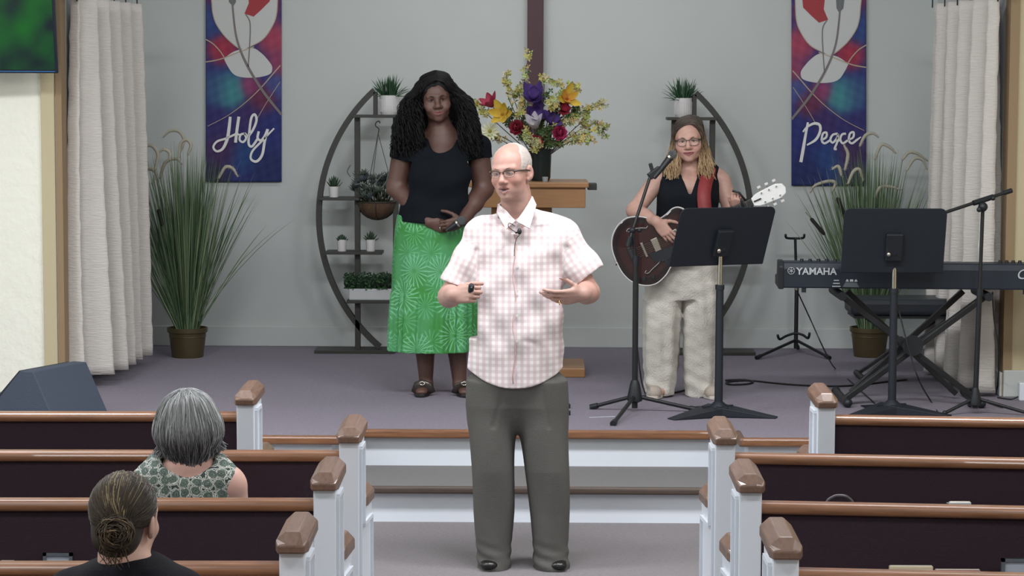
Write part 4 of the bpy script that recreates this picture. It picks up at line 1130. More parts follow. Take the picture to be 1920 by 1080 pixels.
# rear sockets and label plate
for k in range(3): MB().obox(fk(0.302, -0.003, 0.012 + 0.016 * k), ex, ez, ey, (0.022 - 0.004 * k, 0.0025, 0.002)).build('socket_print', lm, root)
MB().prism([(0.335, 0.008), (0.425, 0.008), (0.41, 0.034), (0.35, 0.034)], lambda a, b_, t: fk(a, -0.004 + t, b_), 0.003).build('label_plate', mat('plate_grey', (92, 100, 108), 0.5), root)
for k, xx in enumerate((0.360, 0.383, 0.406)):
    MB().prism([(xx - 0.009, 0.038), (xx + 0.009, 0.038), (xx + (0.003 if k != 1 else 0.009), 0.05), (xx - (0.003 if k != 1 else 0.009), 0.05)], lambda a, b_, t: fk(a, -0.004 + t, b_), 0.003).build('warning_mark', lm, root)
MB().obox(fk(0.13, 0.02, -0.012), ex, ey, ez, (0.012, 0.012, 0.012)).build('rubber_foot', M_blackp, root)
MB().obox(fk(1.31, 0.02, -0.012), ex, ey, ez, (0.012, 0.012, 0.012)).build('rubber_foot', M_blackp, root)
# ---- X stand
root = empty('keyboard_stand', (kl[0] + 0.66, YK + 0.15, ZS), 'black folding X stand under the stage piano', 'keyboard stand')
zt = kl[2] - 0.012
for yy, name in ((YK + 0.02, 'front'), (YK + 0.30, 'rear')):
    off = 0.0 if name == 'front' else 0.07
    A = Wpt(1578, 556, YK); Bt = Wpt(1852, 556, YK)
    fl = G(1582 , 757, ZS); fr = G(1828, 757, ZS)
    w_ = 0.055 if name == 'front' else 0.035
    MB().bar((A[0] + off, yy, zt - 0.03), (fr.x - off, yy, ZS + 0.03), 0.03, w_, up=(0, 1, 0)).build('leg', M_black, root, bevel=0.003)
    MB().bar((Bt[0] - off, yy + 0.035, zt - 0.03), (fl.x + off, yy + 0.035, ZS + 0.03), 0.03, w_, up=(0, 1, 0)).build('leg', M_black, root, bevel=0.003)
A = Wpt(1578, 552, YK); Bt = Wpt(1852, 552, YK)
for x in (A[0], Bt[0]):
    MB().tube([(x, YK - 0.04, zt - 0.028), (x, YK + 0.36, zt - 0.028)], 0.024, 12).build('support_arm', M_blackp, root, smooth='auto')
for x in (G(1582, 757, ZS).x, G(1828, 757, ZS).x):
    MB().tube([(x, YK - 0.06, ZS + 0.024), (x, YK + 0.42, ZS + 0.024)], 0.022, 12).build('floor_bar', M_black, root, smooth='auto')
    for yy in (YK - 0.06, YK + 0.42): MB().ball((x, yy, ZS + 0.026), 0.026).build('rubber_foot', M_blackp, root, smooth=True)
xc = (A[0] + Bt[0]) / 2 - 0.01; zc = (zt + ZS) / 2
MB().tube([(xc, YK - 0.04, zc), (xc, YK + 0.38, zc)], 0.026, 14).build('pivot', M_blackp, root, smooth='auto')
MB().lathe([(0.0, -0.012), (0.055, -0.012), (0.055, 0.012), (0, 0.012)], (xc, YK - 0.03, zc + 0.02), 20, axis=(0, 1, 0)).build('locking_disc', M_blackp, root, smooth='auto')
# ---- piano bench behind
YBn = 13.25
bl = Wpt(1596, 600, YBn); br_ = Wpt(1816, 562, YBn)
root = empty('piano_bench', ((bl[0] + br_[0]) / 2, YBn + 0.15, ZS), 'black padded folding bench behind the keyboard stand', 'bench')
MB().box((bl[0], YBn, br_[2] - 0.10), (br_[0], YBn + 0.32, br_[2])).build('cushion', mat('bench_vinyl', (34, 40, 48), 0.45), root, bevel=0.03, seg=4)
MB().box((bl[0] + 0.02, YBn + 0.02, br_[2] - 0.115), (br_[0] - 0.02, YBn + 0.30, br_[2] - 0.10)).build('seat_board', M_black, root)
zb = br_[2] - 0.115
for yy in (YBn + 0.05, YBn + 0.27):
    for s_ in (-1, 1):
        xm = (bl[0] + br_[0]) / 2
        MB().bar((xm - s_ * 0.24, yy + 0.012 * s_, zb), (xm + s_ * 0.26, yy + 0.012 * s_, ZS + 0.02), 0.022, 0.022).build('leg', M_black, root, bevel=0.003)
for s_ in (-1, 1):
    MB().tube([(xm + s_ * 0.26, YBn + 0.0, ZS + 0.018), (xm + s_ * 0.26, YBn + 0.32, ZS + 0.018)], 0.018, 10).build('floor_bar', M_black, root, smooth='auto')
# ---- guitar stand at the back wall
b = np.array(G(1492, 662, ZS)); Y = b[1]
root = empty('guitar_stand', tuple(b), 'empty black tubular guitar stand by the back wall', 'guitar stand')
top = Wpt(1491, 447, Y)
MB().tube([b + mv(0, 0, 0.03), mv(b[0], Y, ZS + 0.42)], 0.0135, 12).build('lower_tube', M_black, root, smooth='auto')
MB().tube([mv(b[0], Y, ZS + 0.40), top], 0.009, 10).build('upper_tube', M_black, root, smooth='auto')
MB().tube([mv(b[0], Y, ZS + 0.41), mv(b[0], Y, ZS + 0.435)], 0.017, 12).build('clutch', M_chrome, root, smooth='auto')
MB().tube(catmull([Wpt(1473, 440, Y - 0.05), Wpt(1475, 446, Y - 0.03), top, Wpt(1506, 446, Y - 0.03), Wpt(1508, 440, Y - 0.05)], 6), 0.008, 8).build('neck_yoke', M_blackp, root, smooth=True)
MB().tube(catmull([Wpt(1458, 628, Y - 0.12), Wpt(1462, 636, Y - 0.10), Wpt(1474, 630, Y - 0.03), Wpt(1491, 625, Y - 0.01), Wpt(1505, 628, Y - 0.03), Wpt(1515, 634, Y - 0.10), Wpt(1518, 624, Y - 0.12)], 6), 0.0085, 8).build('cradle', M_blackp, root, smooth=True)
hub = mv(b[0], Y, ZS + 0.085)
for q in (G(1418, 671, ZS + 0.012), G(1556, 671, ZS + 0.012), G(1496, 652, ZS + 0.012)):
    q = np.array(q); lg = MB().tube([hub, q], 0.0095, 10).build('leg', M_black, root, smooth='auto')
    dd = unit(q - hub); MB().tube([q - dd * 0.05, q], 0.013, 10).build('rubber_foot', M_blackp, lg, smooth='auto')
# ---- stage monitor
b = np.array(G(60, 790, ZS)); 
root = empty('stage_monitor', tuple(b), 'dark grey wedge floor monitor at the left edge of the stage', 'speaker')
ang = math.radians(-24)
ex = mv(math.cos(ang), math.sin(ang), 0); ey = mv(-math.sin(ang), math.cos(ang), 0)
M_mon = mat('monitor_carpet', (70, 79, 95), 0.85, bump=0.3, bscale=200)
wp = [(-0.24, 0.0), (-0.24, 0.10), (-0.085, 0.285), (0.02, 0.285), (0.19, 0.0)]
# profile across y (towards the performer at the back), length along x
MB().prism([(-0.17, 0.0), (-0.17, 0.07), (0.02, 0.275), (0.10, 0.275), (0.24, 0.0)], lambda a, b_, t: b + ex * (a) + ey * (t - 0.12) + mv(0, 0, b_), 0.46).build('cabinet', M_mon, root, bevel=0.006)
MB().prism([(-0.155, 0.09), (0.01, 0.262), (0.005, 0.27), (-0.163, 0.098)], lambda a, b_, t: b + ex * (a - 0.005) + ey * (t - 0.10) + mv(0, 0, b_ + 0.003), 0.42).build('grille', mat('monitor_grille', (40, 46, 56), 0.7), root)
# ---- cables
def cable(pts, label, r=0.0055, cat='cable'):
    o = MB().tube(catmull(pts, 8), r, 6).build('cable', M_cable, None, smooth=True, org=tuple(pts[0]))
    tag(o, label, cat, 'cables on the stage floor')
z = ZS + 0.006
g = lambda x, y: np.array(G(x, y, z))
cable([g(1700, 712), g(1660, 716), g(1610, 722), g(1560, 724), g(1500, 722), g(1450, 718), g(1412, 714), g(1385, 714), g(1362, 717), g(1370, 721), g(1400, 720), g(1412, 716), g(1395, 712), g(1360, 713)], 'black cable coiled on the carpet between music stand and keyboard')
cable([Wpt(1496, 548, YK + 0.04), Wpt(1520, 600, YK + 0.15), Wpt(1545, 655, YK + 0.2), g(1565, 690), g(1600, 720), g(1640, 756)], 'thin black cable hanging from the left end of the keyboard', 0.004)
cable([Wpt(1680, 560, YK + 0.0), Wpt(1700, 640, YK - 0.08), Wpt(1722, 710, YK - 0.2), g(1745, 752), g(1762, 778)], 'thin cable hanging down beside the upright music stand', 0.004)
cable([Wpt(1861, 548, YK + 0.03), Wpt(1864, 600, YK + 0.1), Wpt(1873, 660, YK + 0.14), g(1868, 738), g(1850, 752), g(1880, 764)], 'thin cable hanging in front of the right curtain', 0.004)
cable([g(1195, 728), g(1200, 742), g(1240, 740), g(1270, 735), g(1290, 730)], 'short cable crossing the carpet behind the front microphone stand', 0.005)
cable([Wpt(1192, 600, 12.10), Wpt(1196, 660, 12.14), Wpt(1203, 715, 12.2), g(1210, 738)], 'microphone lead running down beside the front microphone stand', 0.004)
# white power box at the right edge
q = np.array(G(1918, 752, ZS))
root = empty('power_adapter', tuple(q), 'white power adapter at the right edge of the stage', 'adapter')
MB().box((q[0] - 0.02, q[1], ZS), (q[0] + 0.05, q[1] + 0.06, ZS + 0.10)).build('housing', M_white, root, bevel=0.006)
MB().tube(catmull([q + mv(-0.02, 0.03, 0.02), q + mv(-0.06, 0.03, 0.006), q + mv(-0.12, 0.1, 0.006)], 5), 0.004, 6).build('lead', M_cable, root, smooth=True)
# two small black boxes on the carpet by the man
for yy, lab in ((762, 'small black block on the carpet beside the man, farther one'), (775, 'small black block on the carpet beside the man, nearer one')):
    q = np.array(G(1064, yy + 4, ZS)); root = empty('cable_connector', tuple(q), lab, 'connector')
    MB().box((q[0] - 0.03, q[1], ZS), (q[0] + 0.016, q[1] + 0.03, ZS + 0.024)).build('body', M_blackp, root, bevel=0.004)
    MB().box((q[0] - 0.04, q[1] + 0.008, ZS + 0.006), (q[0] - 0.03, q[1] + 0.022, ZS + 0.018)).build('plug', M_blackp, root)
# strip of white tape
q = np.array(G(1105, 783, ZS)); q2 = np.array(G(1153, 781, ZS))
o = MB().bar(q + mv(0, 0, 0.001), q2 + mv(0, 0, 0.001), 0.008, 0.0012).build('tape_strip', M_white, None, org=tuple(q))
tag(o, 'short strip of white tape stuck to the stage carpet', 'tape')

# ================================================================== things in the pews
def onpew(px, py, Y): return Wpt(px, py, Y)
def framed_card(px0, px1, pyt, Y, label):
    a = Wpt(px0, pyt, Y); b = Wpt(px1, pyt, Y); zt_ = a[2]; zb_ = 0.514
    root = empty('card_holder', (a[0], Y, zb_), label, 'card holder')
    tl = 0.012
    MB().box((a[0], Y - 0.004, zb_), (b[0], Y + 0.004, zt_)).build('card', mat('pale_card', (176, 184, 196), 0.3), root)
    fr = MB()
    for lo, hi in (((a[0] - 0.004, zt_ - 0.009), (b[0] + 0.004, zt_)), ((a[0] - 0.004, zb_), (a[0] + 0.006, zt_)), ((b[0] - 0.006, zb_), (b[0] + 0.004, zt_)), ((a[0], zb_), (b[0], zb_ + 0.008))):
        fr.box((lo[0], Y - 0.009, lo[1]), (hi[0], Y + 0.006, hi[1]))
    fr.build('frame', mat('silver_frame', (140, 150, 160), 0.3, 0.6), root)
def py_back(i): return ROWS[i] - 0.055
framed_card(84, 134, 1036, py_back(2) - 0.005 + 0.02, 'silver framed card in the pew rack, lower left corner')
framed_card(1880, 1936, 1047, py_back(2) - 0.105, 'silver framed card in the pew rack, lower right corner')
def booklet(px0, px1, pyt, Y, col, label, th=0.016, name='booklet'):
    a = Wpt(px0, pyt, Y); b = Wpt(px1, pyt, Y)
    root = empty(name, (a[0], Y, 0.514), label, 'booklet')
    MB().box((a[0], Y - th / 2, 0.514), (b[0], Y + th / 2, a[2])).build('cover', mat(label[:20], col, 0.6), root, bevel=0.002)
    MB().box((a[0] + 0.003, Y - th / 2 + 0.003, 0.516), (b[0] - 0.003, Y + th / 2 - 0.003, a[2] + 0.0015)).build('pages', mat('paper', (222, 216, 200), 0.8), root)
booklet(1667, 1749, 1061, ROWS[2] - 0.115, (214, 200, 170), 'cream booklet in the rack of the third pew on the right')
booklet(1752, 1838, 1068, ROWS[2] - 0.125, (150, 96, 104), 'dusty pink booklet in the rack beside the cream booklet')
booklet(0, 28, 1052, ROWS[2] - 0.052, (120, 110, 100), 'brown booklet in the pew rack at the left edge')
for k, (yy, c_) in enumerate(((939, (196, 200, 206)), (944, (60, 60, 70)))):
    a = Wpt(1780 - 4 * k, yy + 2, ROWS[1] - 0.14); bb = Wpt(1820, yy + 2, ROWS[1] - 0.14)
    root = empty('hymnal', (a[0], ROWS[1] - 0.14, 0.514), ('pale' if k == 0 else 'dark') + ' hymn book in the rack of the second pew on the right', 'book')
    MB().box((a[0], ROWS[1] - 0.14 - 0.012 + 0.026 * k, 0.515), (bb[0], ROWS[1] - 0.14 + 0.012 + 0.026 * k, a[2])).build('cover', mat('hymnal_%d' % k, c_, 0.5), root, bevel=0.002)
    MB().box((a[0] + 0.004, ROWS[1] - 0.14 - 0.009 + 0.026 * k, 0.517), (bb[0] - 0.002, ROWS[1] - 0.14 + 0.009 + 0.026 * k, a[2] + 0.001)).build('pages', mat('paper', (222, 216, 200), 0.8), root)
# handbag on the third pew seat, only its handle shows above the rail
c = Wpt(1575, 930, ROWS[2] + 0.2)
root = empty('handbag', (c[0], ROWS[2] + 0.2, 0.485), 'handbag on the third pew, its dark loop handle showing above the rail', 'handbag')
zt = c[2]
MB().box((c[0] - 0.13, ROWS[2] + 0.12, 0.486), (c[0] + 0.13, ROWS[2] + 0.26, zt - 0.09)).build('body', mat('bag_leather', (48, 40, 42), 0.5), root, bevel=0.03, seg=3)
hw = 25 / (FPX / (ROWS[2] + 0.2))
MB().tube(catmull([(c[0] - hw - 0.004, ROWS[2] + 0.2, zt - 0.10), (c[0] - hw, ROWS[2] + 0.2, zt - 0.025), (c[0] - hw * 0.5, ROWS[2] + 0.2, zt - 0.004), (c[0], ROWS[2] + 0.2, zt), (c[0] + hw * 0.55, ROWS[2] + 0.2, zt - 0.005), (c[0] + hw, ROWS[2] + 0.2, zt - 0.03), (c[0] + hw + 0.004, ROWS[2] + 0.2, zt - 0.10)], 6), 0.006, 8).build('handle', mat('bag_handle', (72, 66, 72), 0.4), root, smooth=True)
# ================================================================== people
class Head:
    def __init__(s, eye, R, sc_):
        s.R = np.asarray(R); s.s = sc_; s.c = mv(*eye) - s.R @ (mv(0, -0.085, 0) * sc_)
    def __call__(s, x, y, z): return s.c + s.R @ (mv(x, y, z) * s.s)
    def loc(s, v): return (np.asarray(v) - s.c) @ s.R / s.s
def head_ops(F, h, male=True, mouth=0.0, jaw=1.0, cheek=1.0, nose=1.0, smile=0.0, lipr=1.0, mw=1.0):
    s = h.s; R = h.R
    E = lambda p, r, k=0.02, mode='u', Rl=None: F.ell(h(*p), mv(*r) * s, R if Rl is None else R @ Rl, k * s, mode)
    K = lambda a, b, ra, rb, k=0.01, mode='u': F.cap(h(*a), h(*b), ra * s, rb * s, k * s, mode)
    E((0, 0.018, 0.038), (0.077, 0.096, 0.086))                      # cranium
    E((0, -0.030, 0.028), (0.066, 0.064, 0.068), 0.03)               # forehead
    E((0, -0.028, -0.030), (0.064 * jaw, 0.064, 0.080), 0.03)        # face
    E((0, -0.036, -0.072), (0.050 * jaw, 0.050, 0.042), 0.03)        # jaw
    E((0, -0.078, -0.102), (0.020 * jaw, 0.016, 0.014), 0.025)       # chin
    for q in (-1, 1):
        E((q * 0.043, -0.062, -0.030), (0.022 * cheek, 0.022, 0.020), 0.025)         # cheekbone
        if smile: E((q * 0.040, -0.076, -0.048), (0.016, 0.014, 0.014), 0.02)
        K((q * 0.012, -0.092, 0.018), (q * 0.045, -0.078, 0.020), 0.008, 0.007, 0.02)  # brow
        E((q * 0.031, -0.104, 0.000), (0.017, 0.020, 0.011), 0.016, 's')             # socket
        E((q * 0.031, -0.0785, 0.001), (0.0165, 0.0125, 0.0115), 0.004)              # lids
        E((q * 0.031, -0.0945, 0.000), (0.0125, 0.0095, 0.0052), 0.002, 's')         # opening
        # ear
        E((q * 0.081, 0.010, -0.006), (0.0095, 0.020, 0.032), 0.008, 'u', np.array(Matrix.Rotation(-0.45 * q, 3, 'Z')))
        E((q * 0.089, 0.003, -0.004), (0.006, 0.010, 0.018), 0.006, 's')
        E((q * 0.075, 0.000, -0.033), (0.007, 0.009, 0.010), 0.006)
    K((0, -0.088, 0.014), (0, -0.108, -0.030), 0.0075 * nose, 0.0105 * nose, 0.014)       # nose
    E((0, -0.1095, -0.034), (0.0125 * nose, 0.0115, 0.0105), 0.008)
    for q in (-1, 1):
        E((q * 0.0125 * nose, -0.099, -0.038), (0.0085 * nose, 0.010, 0.0075), 0.007)
        E((q * 0.0068, -0.106, -0.0475), (0.0028, 0.004, 0.0022), 0.003, 's')
    E((0, -0.076, -0.066), (0.030, 0.020, 0.022), 0.02)              # muzzle
    up = 0.004 * smile
    for q in (-1, 1):
        K((q * 0.023 * mw, -0.085 + 0.012 * (mw - 1), -0.066 + up), (0, -0.0965, -0.0625 + mouth * 0.3), 0.0035 * lipr, 0.0058 * lipr, 0.006)
        K((q * 0.021 * mw, -0.085 + 0.012 * (mw - 1), -0.069 + up), (0, -0.0945, -0.0755 - mouth), 0.0038 * lipr, 0.0068 * lipr, 0.006)
    for q in (-1, 1): K((q * 0.022 * mw, -0.092 + 0.012 * (mw - 1), -0.0675 + up), (0, -0.1025, -0.069 - mouth * 0.4), 0.0012 + mouth * 0.15, 0.0016 + mouth * 0.6, 0.004, 's')
    K((0, 0.020, -0.05), (0, 0.034, -0.150), 0.056 if male else 0.046, 0.060 if male else 0.050, 0.03)   # neck
def skin_cols(v, h, base, lips, mouth=0.0, cheeks=None, smile=0.0, shade=None, extra=None, mw=1.0):
    q = h.loc(v); n = len(v); c = np.tile(np.array(lin(base)), (n, 1))
    jit = 1 + 0.05 * np.sin(v[:, 0] * 90 + 3 * np.sin(v[:, 2] * 60)) * np.sin(v[:, 2] * 80 + v[:, 1] * 50)
    c *= jit[:, None]
    if cheeks is not None:
        m = 0
        for s_ in (-1, 1): m = m + np.exp(-(((q[:, 0] - s_ * 0.043) / 0.022) ** 2 + ((q[:, 2] + 0.034) / 0.02) ** 2)) * (q[:, 1] < -0.03)
        m = m + 0.7 * np.exp(-((q[:, 0] / 0.014) ** 2 + ((q[:, 2] + 0.036) / 0.014) ** 2)) * (q[:, 1] < -0.08)
        c += (np.array(lin(cheeks)) - c) * np.clip(m, 0, 1)[:, None] * 0.7
    zl = q[:, 2] + 0.069 - 0.004 * smile * (np.abs(q[:, 0]) / 0.023 / mw) ** 2
    lm = ((q[:, 0] / 0.0245 / mw) ** 2 + (zl / (0.0105 + mouth)) ** 2)
    m = (1 - sstep(0.75, 1.1, lm)) * (q[:, 1] < -0.078)
    c += (np.array(lin(lips)) - c) * m[:, None]
    if mouth > 0.002:
        m = (1 - sstep(0.6, 1.0, (q[:, 0] / 0.013) ** 2 + ((zl + mouth * 0.3) / (mouth * 1.0)) ** 2)) * (q[:, 1] < -0.06)
        c += (np.array(lin((58, 30, 30))) - c) * m[:, None]
    else:
        m = (1 - sstep(0.3, 1.0, np.abs(zl) / 0.0016)) * (np.abs(q[:, 0]) < 0.021 * mw) * (q[:, 1] < -0.078)
        c += (np.array(lin(lips)) * 0.35 - c) * (m * 0.8)[:, None]
    if extra is not None: c = extra(q, c)
    return np.clip(c, 0.002, 1)
def eyes(h, root, iris=(74, 60, 48), white=(176, 170, 168), gaze=(0, -1, 0), lash=0.0013):
    for q in (-1, 1):
        c = h(q * 0.031, -0.0775, 0.0); g = h.R @ unit(gaze); B = frame(g)
        b = MB(); n = 20; rr = 0.0118 * h.s
        prof = [(0, 1), (0.24, 0.971), (0.27, 0.963), (0.54, 0.842), (0.58, 0.815), (0.8, 0.6), (1, 0), (0.8, -0.6), (0, -1)]
        cols = [(8, 8, 8), (8, 8, 8), iris, iris, white, white, white, white, white]
        v = []; f = []; cc = []
        for (r, z), cl in zip(prof, cols):
            for k in range(n):
                a = 2 * PI * k / n; v.append(c + B @ (mv(r * math.cos(a), r * math.sin(a), z) * rr)); cc.append(lin(cl))
        for i in range(len(prof) - 1):
            for k in range(n): f.append((i * n + k, i * n + (k + 1) % n, (i + 1) * n + (k + 1) % n, (i + 1) * n + k))
        me = np_mesh('eye', np.array(v) - orgof(root), f, np.array(cc), True)
        link('eye', me, mat('eye_attr', attr=True, rough=0.15), root)
        MB().tube(catmull([h(q * 0.018, -0.0885, 0.0005), h(q * 0.024, -0.0915, 0.0048), h(q * 0.032, -0.0925, 0.0062), h(q * 0.040, -0.0895, 0.0044), h(q * 0.0465, -0.084, 0.0)], 4), lash * h.s, 5, lin((30, 24, 22) if lash > 0.0009 else (150, 110, 98))).build('eyelid_line', M_hair, root, smooth=True)
def brows(h, root, col, th=0.0028, lift=0.0):
    for q in (-1, 1):
        pts = [h(q * 0.014, -0.1005, 0.0165 + lift), h(q * 0.026, -0.0985, 0.0215 + lift), h(q * 0.038, -0.091, 0.0225 + lift), h(q * 0.050, -0.079, 0.0165 + lift)]
        MB().tube(catmull(pts, 5), [th * h.s * w_ for w_ in np.interp(np.linspace(0, 1, 16), [0, 0.3, 0.7, 1], [0.9, 1.15, 0.9, 0.3])], 6, lin(col)).build('eyebrow', M_hair, root, smooth=True)
def hand(F, w_, e1, e2, e3, curl, thumb=(0.55, 0.75, 0.35), s=1.0, tb=0.5, k=0.003, spread=0.0):
    e1 = unit(e1); e3 = unit(mv(*e3) - e1 * (mv(*e3) @ e1)); e2p = np.cross(e3, e1)
    e2 = e2p if e2p @ mv(*e2) > 0 else -e2p
    w_ = mv(*w_)
    F.ell(w_ + e1 * 0.050 * s, (0.048 * s, 0.038 * s, 0.0150 * s), np.stack([e1, e2, e3], 1), 0.02)
    F.cap(w_ - e1 * 0.01, w_ + e1 * 0.03 * s, 0.024 * s, 0.020 * s, 0.02, 'u', (e3, 0.72))
    spec = [(0.028, 0.088, (0.042, 0.026, 0.022), 0.0088), (0.009, 0.093, (0.046, 0.029, 0.023), 0.0090), (-0.010, 0.088, (0.042, 0.027, 0.022), 0.0086), (-0.027, 0.079, (0.033, 0.021, 0.019), 0.0076)]
    for i, (off, fw, ls, r) in enumerate(spec):
        p = w_ + e1 * fw * s + e2 * off * s; F.cap(w_ + e1 * 0.035 * s + e2 * off * 0.8 * s, p, 0.012 * s, 0.0105 * s, 0.008)
        cu = curl[i] if hasattr(curl[0], '__len__') else curl; a = 0
        for j in range(3):
            a += math.radians(cu[j]); d = unit(e1 * math.cos(a) + e3 * math.sin(a) + e2 * spread * (1.5 - i) * 0.3)
            q = p + d * ls[j] * s; F.cap(p, q, r * s * (1 - 0.07 * j), r * s * (1 - 0.07 * (j + 1)), k); p = q
    p = w_ + e1 * 0.020 * s + e2 * 0.024 * s + e3 * 0.006 * s; d = unit(e1 * thumb[0] + e2 * thumb[1] + e3 * thumb[2])
    F.cap(w_ + e1 * 0.012 * s, p + d * 0.02 * s, 0.016 * s, 0.015 * s, 0.012)
    for j, (L, r) in enumerate(((0.044, 0.0125), (0.034, 0.0108), (0.028, 0.0095))):
        q = p + d * L * s; F.cap(p, q, r * s, r * 0.9 * s, k); p = q; d = unit(d + (e1 * 0.55 + e3 * 0.45 - e2 * 0.25) * tb)
def bb(pts, pad): p = np.array(pts); return tuple(p.min(0) - pad), tuple(p.max(0) + pad)
def wav(v, *terms): return sum(a * np.sin(v[0] * fx + v[1] * fy + v[2] * fz + ph) for a, fx, fy, fz, ph in terms)
def cloth_mat(name, rgb, rough=0.85, bump=0.25, bscale=220, var=0.03, vscale=30):
    m = mat(name, rgb, rough, bump=bump, bscale=bscale, var=var, vscale=vscale); m.node_tree.nodes['Principled BSDF'].inputs['Specular IOR Level'].default_value = 0.12; return m
def glasses(h, root, col, lens_w=0.024, lens_h=0.017, name='glasses', half=True, r=0.0014, zc=-0.001, rough=0.35, off=0.0325):
    M = mat('frame_' + str(col), col, rough)
    g = MB()
    def rim(q):
        out = []
        for a in np.linspace(0, 2 * PI, 29):
            ca, sa = math.cos(a), math.sin(a)
            x = abs(ca) ** 0.75 * (1 if ca > 0 else -1) * lens_w; z = abs(sa) ** 0.75 * (1 if sa > 0 else -1) * lens_h
            out.append((q * off + x, -0.1045 + 3.2 * max(0, abs(q * off + x) - 0.012) ** 2 * 1.6, zc + z))
        return out
    parts = []
    gl = g
    for q in (-1, 1):
        pts = rim(q)
        if half: g.tube([h(*p) for p in pts[:15]], r * 1.7 * h.s, 6)
        g.tube([h(*p) for p in pts], (0.0007 if half else r) * h.s, 6, cap=False)
    g.tube([h(*p) for p in ((-0.010, -0.105, zc + lens_h * 0.45), (0, -0.110, zc + lens_h * 0.6), (0.010, -0.105, zc + lens_h * 0.45))], r * 1.1 * h.s, 6)
    ob = g.build(name, M, root, smooth=True)
    for q in (-1, 1):
        t_ = MB().tube([h(q * 0.056, -0.099, zc + lens_h * 0.62), h(q * 0.068, -0.080, zc + 0.010), h(q * 0.0785, -0.02, zc + 0.008), h(q * 0.083, 0.008, zc + 0.004), h(q * 0.083, 0.022, zc - 0.012)], r * 1.6 * h.s, 6, flat=2.0)
        t_.build('temple', M, ob, smooth=True)
        pts = rim(q)[:-1]; c0 = h(q * off, -0.1045, zc)
        v = [c0] + [h(*p) for p in pts]; MB().add(v, [(0, 1 + i, 1 + (i + 1) % 28) for i in range(28)]).build('lens', mat('lens', (235, 238, 240), 0.05, alpha=0.05), ob, fix=False)
    return ob
S_ = lambda px, Y: px / (FPX / Y)

# ------------------------------------------------------------------ the man in the checked shirt
Y0 = 9.73
J = lambda px, py, dy=0.0: Wpt(px, py, Y0 + dy)
base = J(975, 1078); base[2] = 0
man = empty('person', tuple(base), 'man with glasses in a pink checked short-sleeved shirt, talking in the aisle', 'person')
h = Head(J(944, 325.5, -0.10), rot(-24, -4, 2), 0.985)
F = SDF()
head_ops(F, h, True, mouth=0.006, jaw=1.02, nose=1.05)
nb = J(970, 424, 0.03)
F.cap(h(0, 0.025, -0.10), nb, 0.058, 0.066, 0.03)
F.cap(nb, J(970, 470, 0.02), 0.075, 0.11, 0.03)
eR, wR = J(842, 556, -0.02), J(850, 553, -0.20)
eL, wL = J(1104, 548, -0.02), J(1092, 552, -0.17)
sR, sL = J(900, 446, 0.02), J(1052, 442, 0.02)
for a, e_, w_ in ((sR, eR, wR), (sL, eL, wL)):
    F.cap(a, e_, 0.052, 0.044, 0.02); F.cap(e_, e_ * 0.6 + w_ * 0.4, 0.045, 0.044, 0.02); F.cap(e_ * 0.6 + w_ * 0.4, w_, 0.044, 0.030, 0.02)
hR1 = (0.80, -0.55, 0.10)
hand(F, wR, hR1, (0, 0, 1), (0.55, 0.8, -0.15), [(62, 70, 40), (68, 72, 40), (72, 74, 40), (74, 76, 40)], thumb=(0.85, 0.4, 0.35), tb=0.7)
hand(F, wL, (-0.86, -0.42, -0.10), (0, 0.1, 1), (-0.25, 0.85, 0.45), [(14, 18, 10), (18, 20, 12), (24, 24, 14), (30, 26, 16)], thumb=(0.7, 0.6, 0.35), tb=0.25)
# core of the body inside the clothes
Fc = SDF()
Fc.cap(J(970, 440, 0.03), J(968, 690, 0.03), 0.10, 0.12, 0.03); Fc.cap(sR, sL, 0.05, 0.05, 0.03)
for a, e_ in ((sR, eR), (sL, eL)): Fc.cap(a, e_, 0.050, 0.042, 0.02)
for x0, x1, x2 in ((928, 925, 928), (1015, 1028, 1035)):
    Fc.cap(J(x0, 700, 0.03), J(x1, 880, 0.02), 0.075, 0.055, 0.03); Fc.cap(J(x1, 880, 0.02), J(x2, 1050, 0.05), 0.05, 0.04, 0.02)
    Fc.cap(J(x2, 1060, 0.05), J(x2 + 2, 1068, -0.03), 0.03, 0.022, 0.02)
def mfx(q, c):
    # short grey stubble and thin skin tone shifts
    m = sstep(0.02, 0.0, q[:, 1]) * sstep(-0.055, -0.085, q[:, 2]) * 0.18
    return c + (np.array(lin((176, 160, 152))) - c) * m[:, None]
v1, f1 = blocks_mesh(F, [((h.c - mv(0.125, 0.15, 0.125)).tolist(), (h.c[0] + 0.125, h.c[1] + 0.14, h.c[2] + 0.15), 0.0026), ((h.c[0] - 0.13, h.c[1] - 0.07, h.c[2] - 0.26), (h.c[0] + 0.14, h.c[1] + 0.2, h.c[2] - 0.112), 0.004),
                         (*bb([eR, wR, J(905, 540, -0.30), J(900, 556, -0.3)], 0.07), 0.0034), (*bb([eL, wL, J(1020, 560, -0.25)], 0.07), 0.0034)])
v2, f2 = Fc.mesh(*bb([J(880, 420), J(1120, 1078, -0.2), J(840, 560)], 0.10), 0.013)
keep = None
V = np.concatenate([v1, v2]); Fq = np.concatenate([f1, f2 + len(v1)])
cols = skin_cols(V, h, (180, 139, 127), (150, 98, 93), 0.006, (182, 126, 115), extra=mfx)
link('body', np_mesh('body', V - orgof(man), Fq, cols), M_skin, man)
eyes(h, man, (96, 104, 108), (180, 172, 168), gaze=(-0.1, -1, -0.25), lash=0.0008); brows(h, man, (172, 142, 130), 0.0018, 0.002)
glasses(h, man, (70, 56, 50), 0.0245, 0.0155)
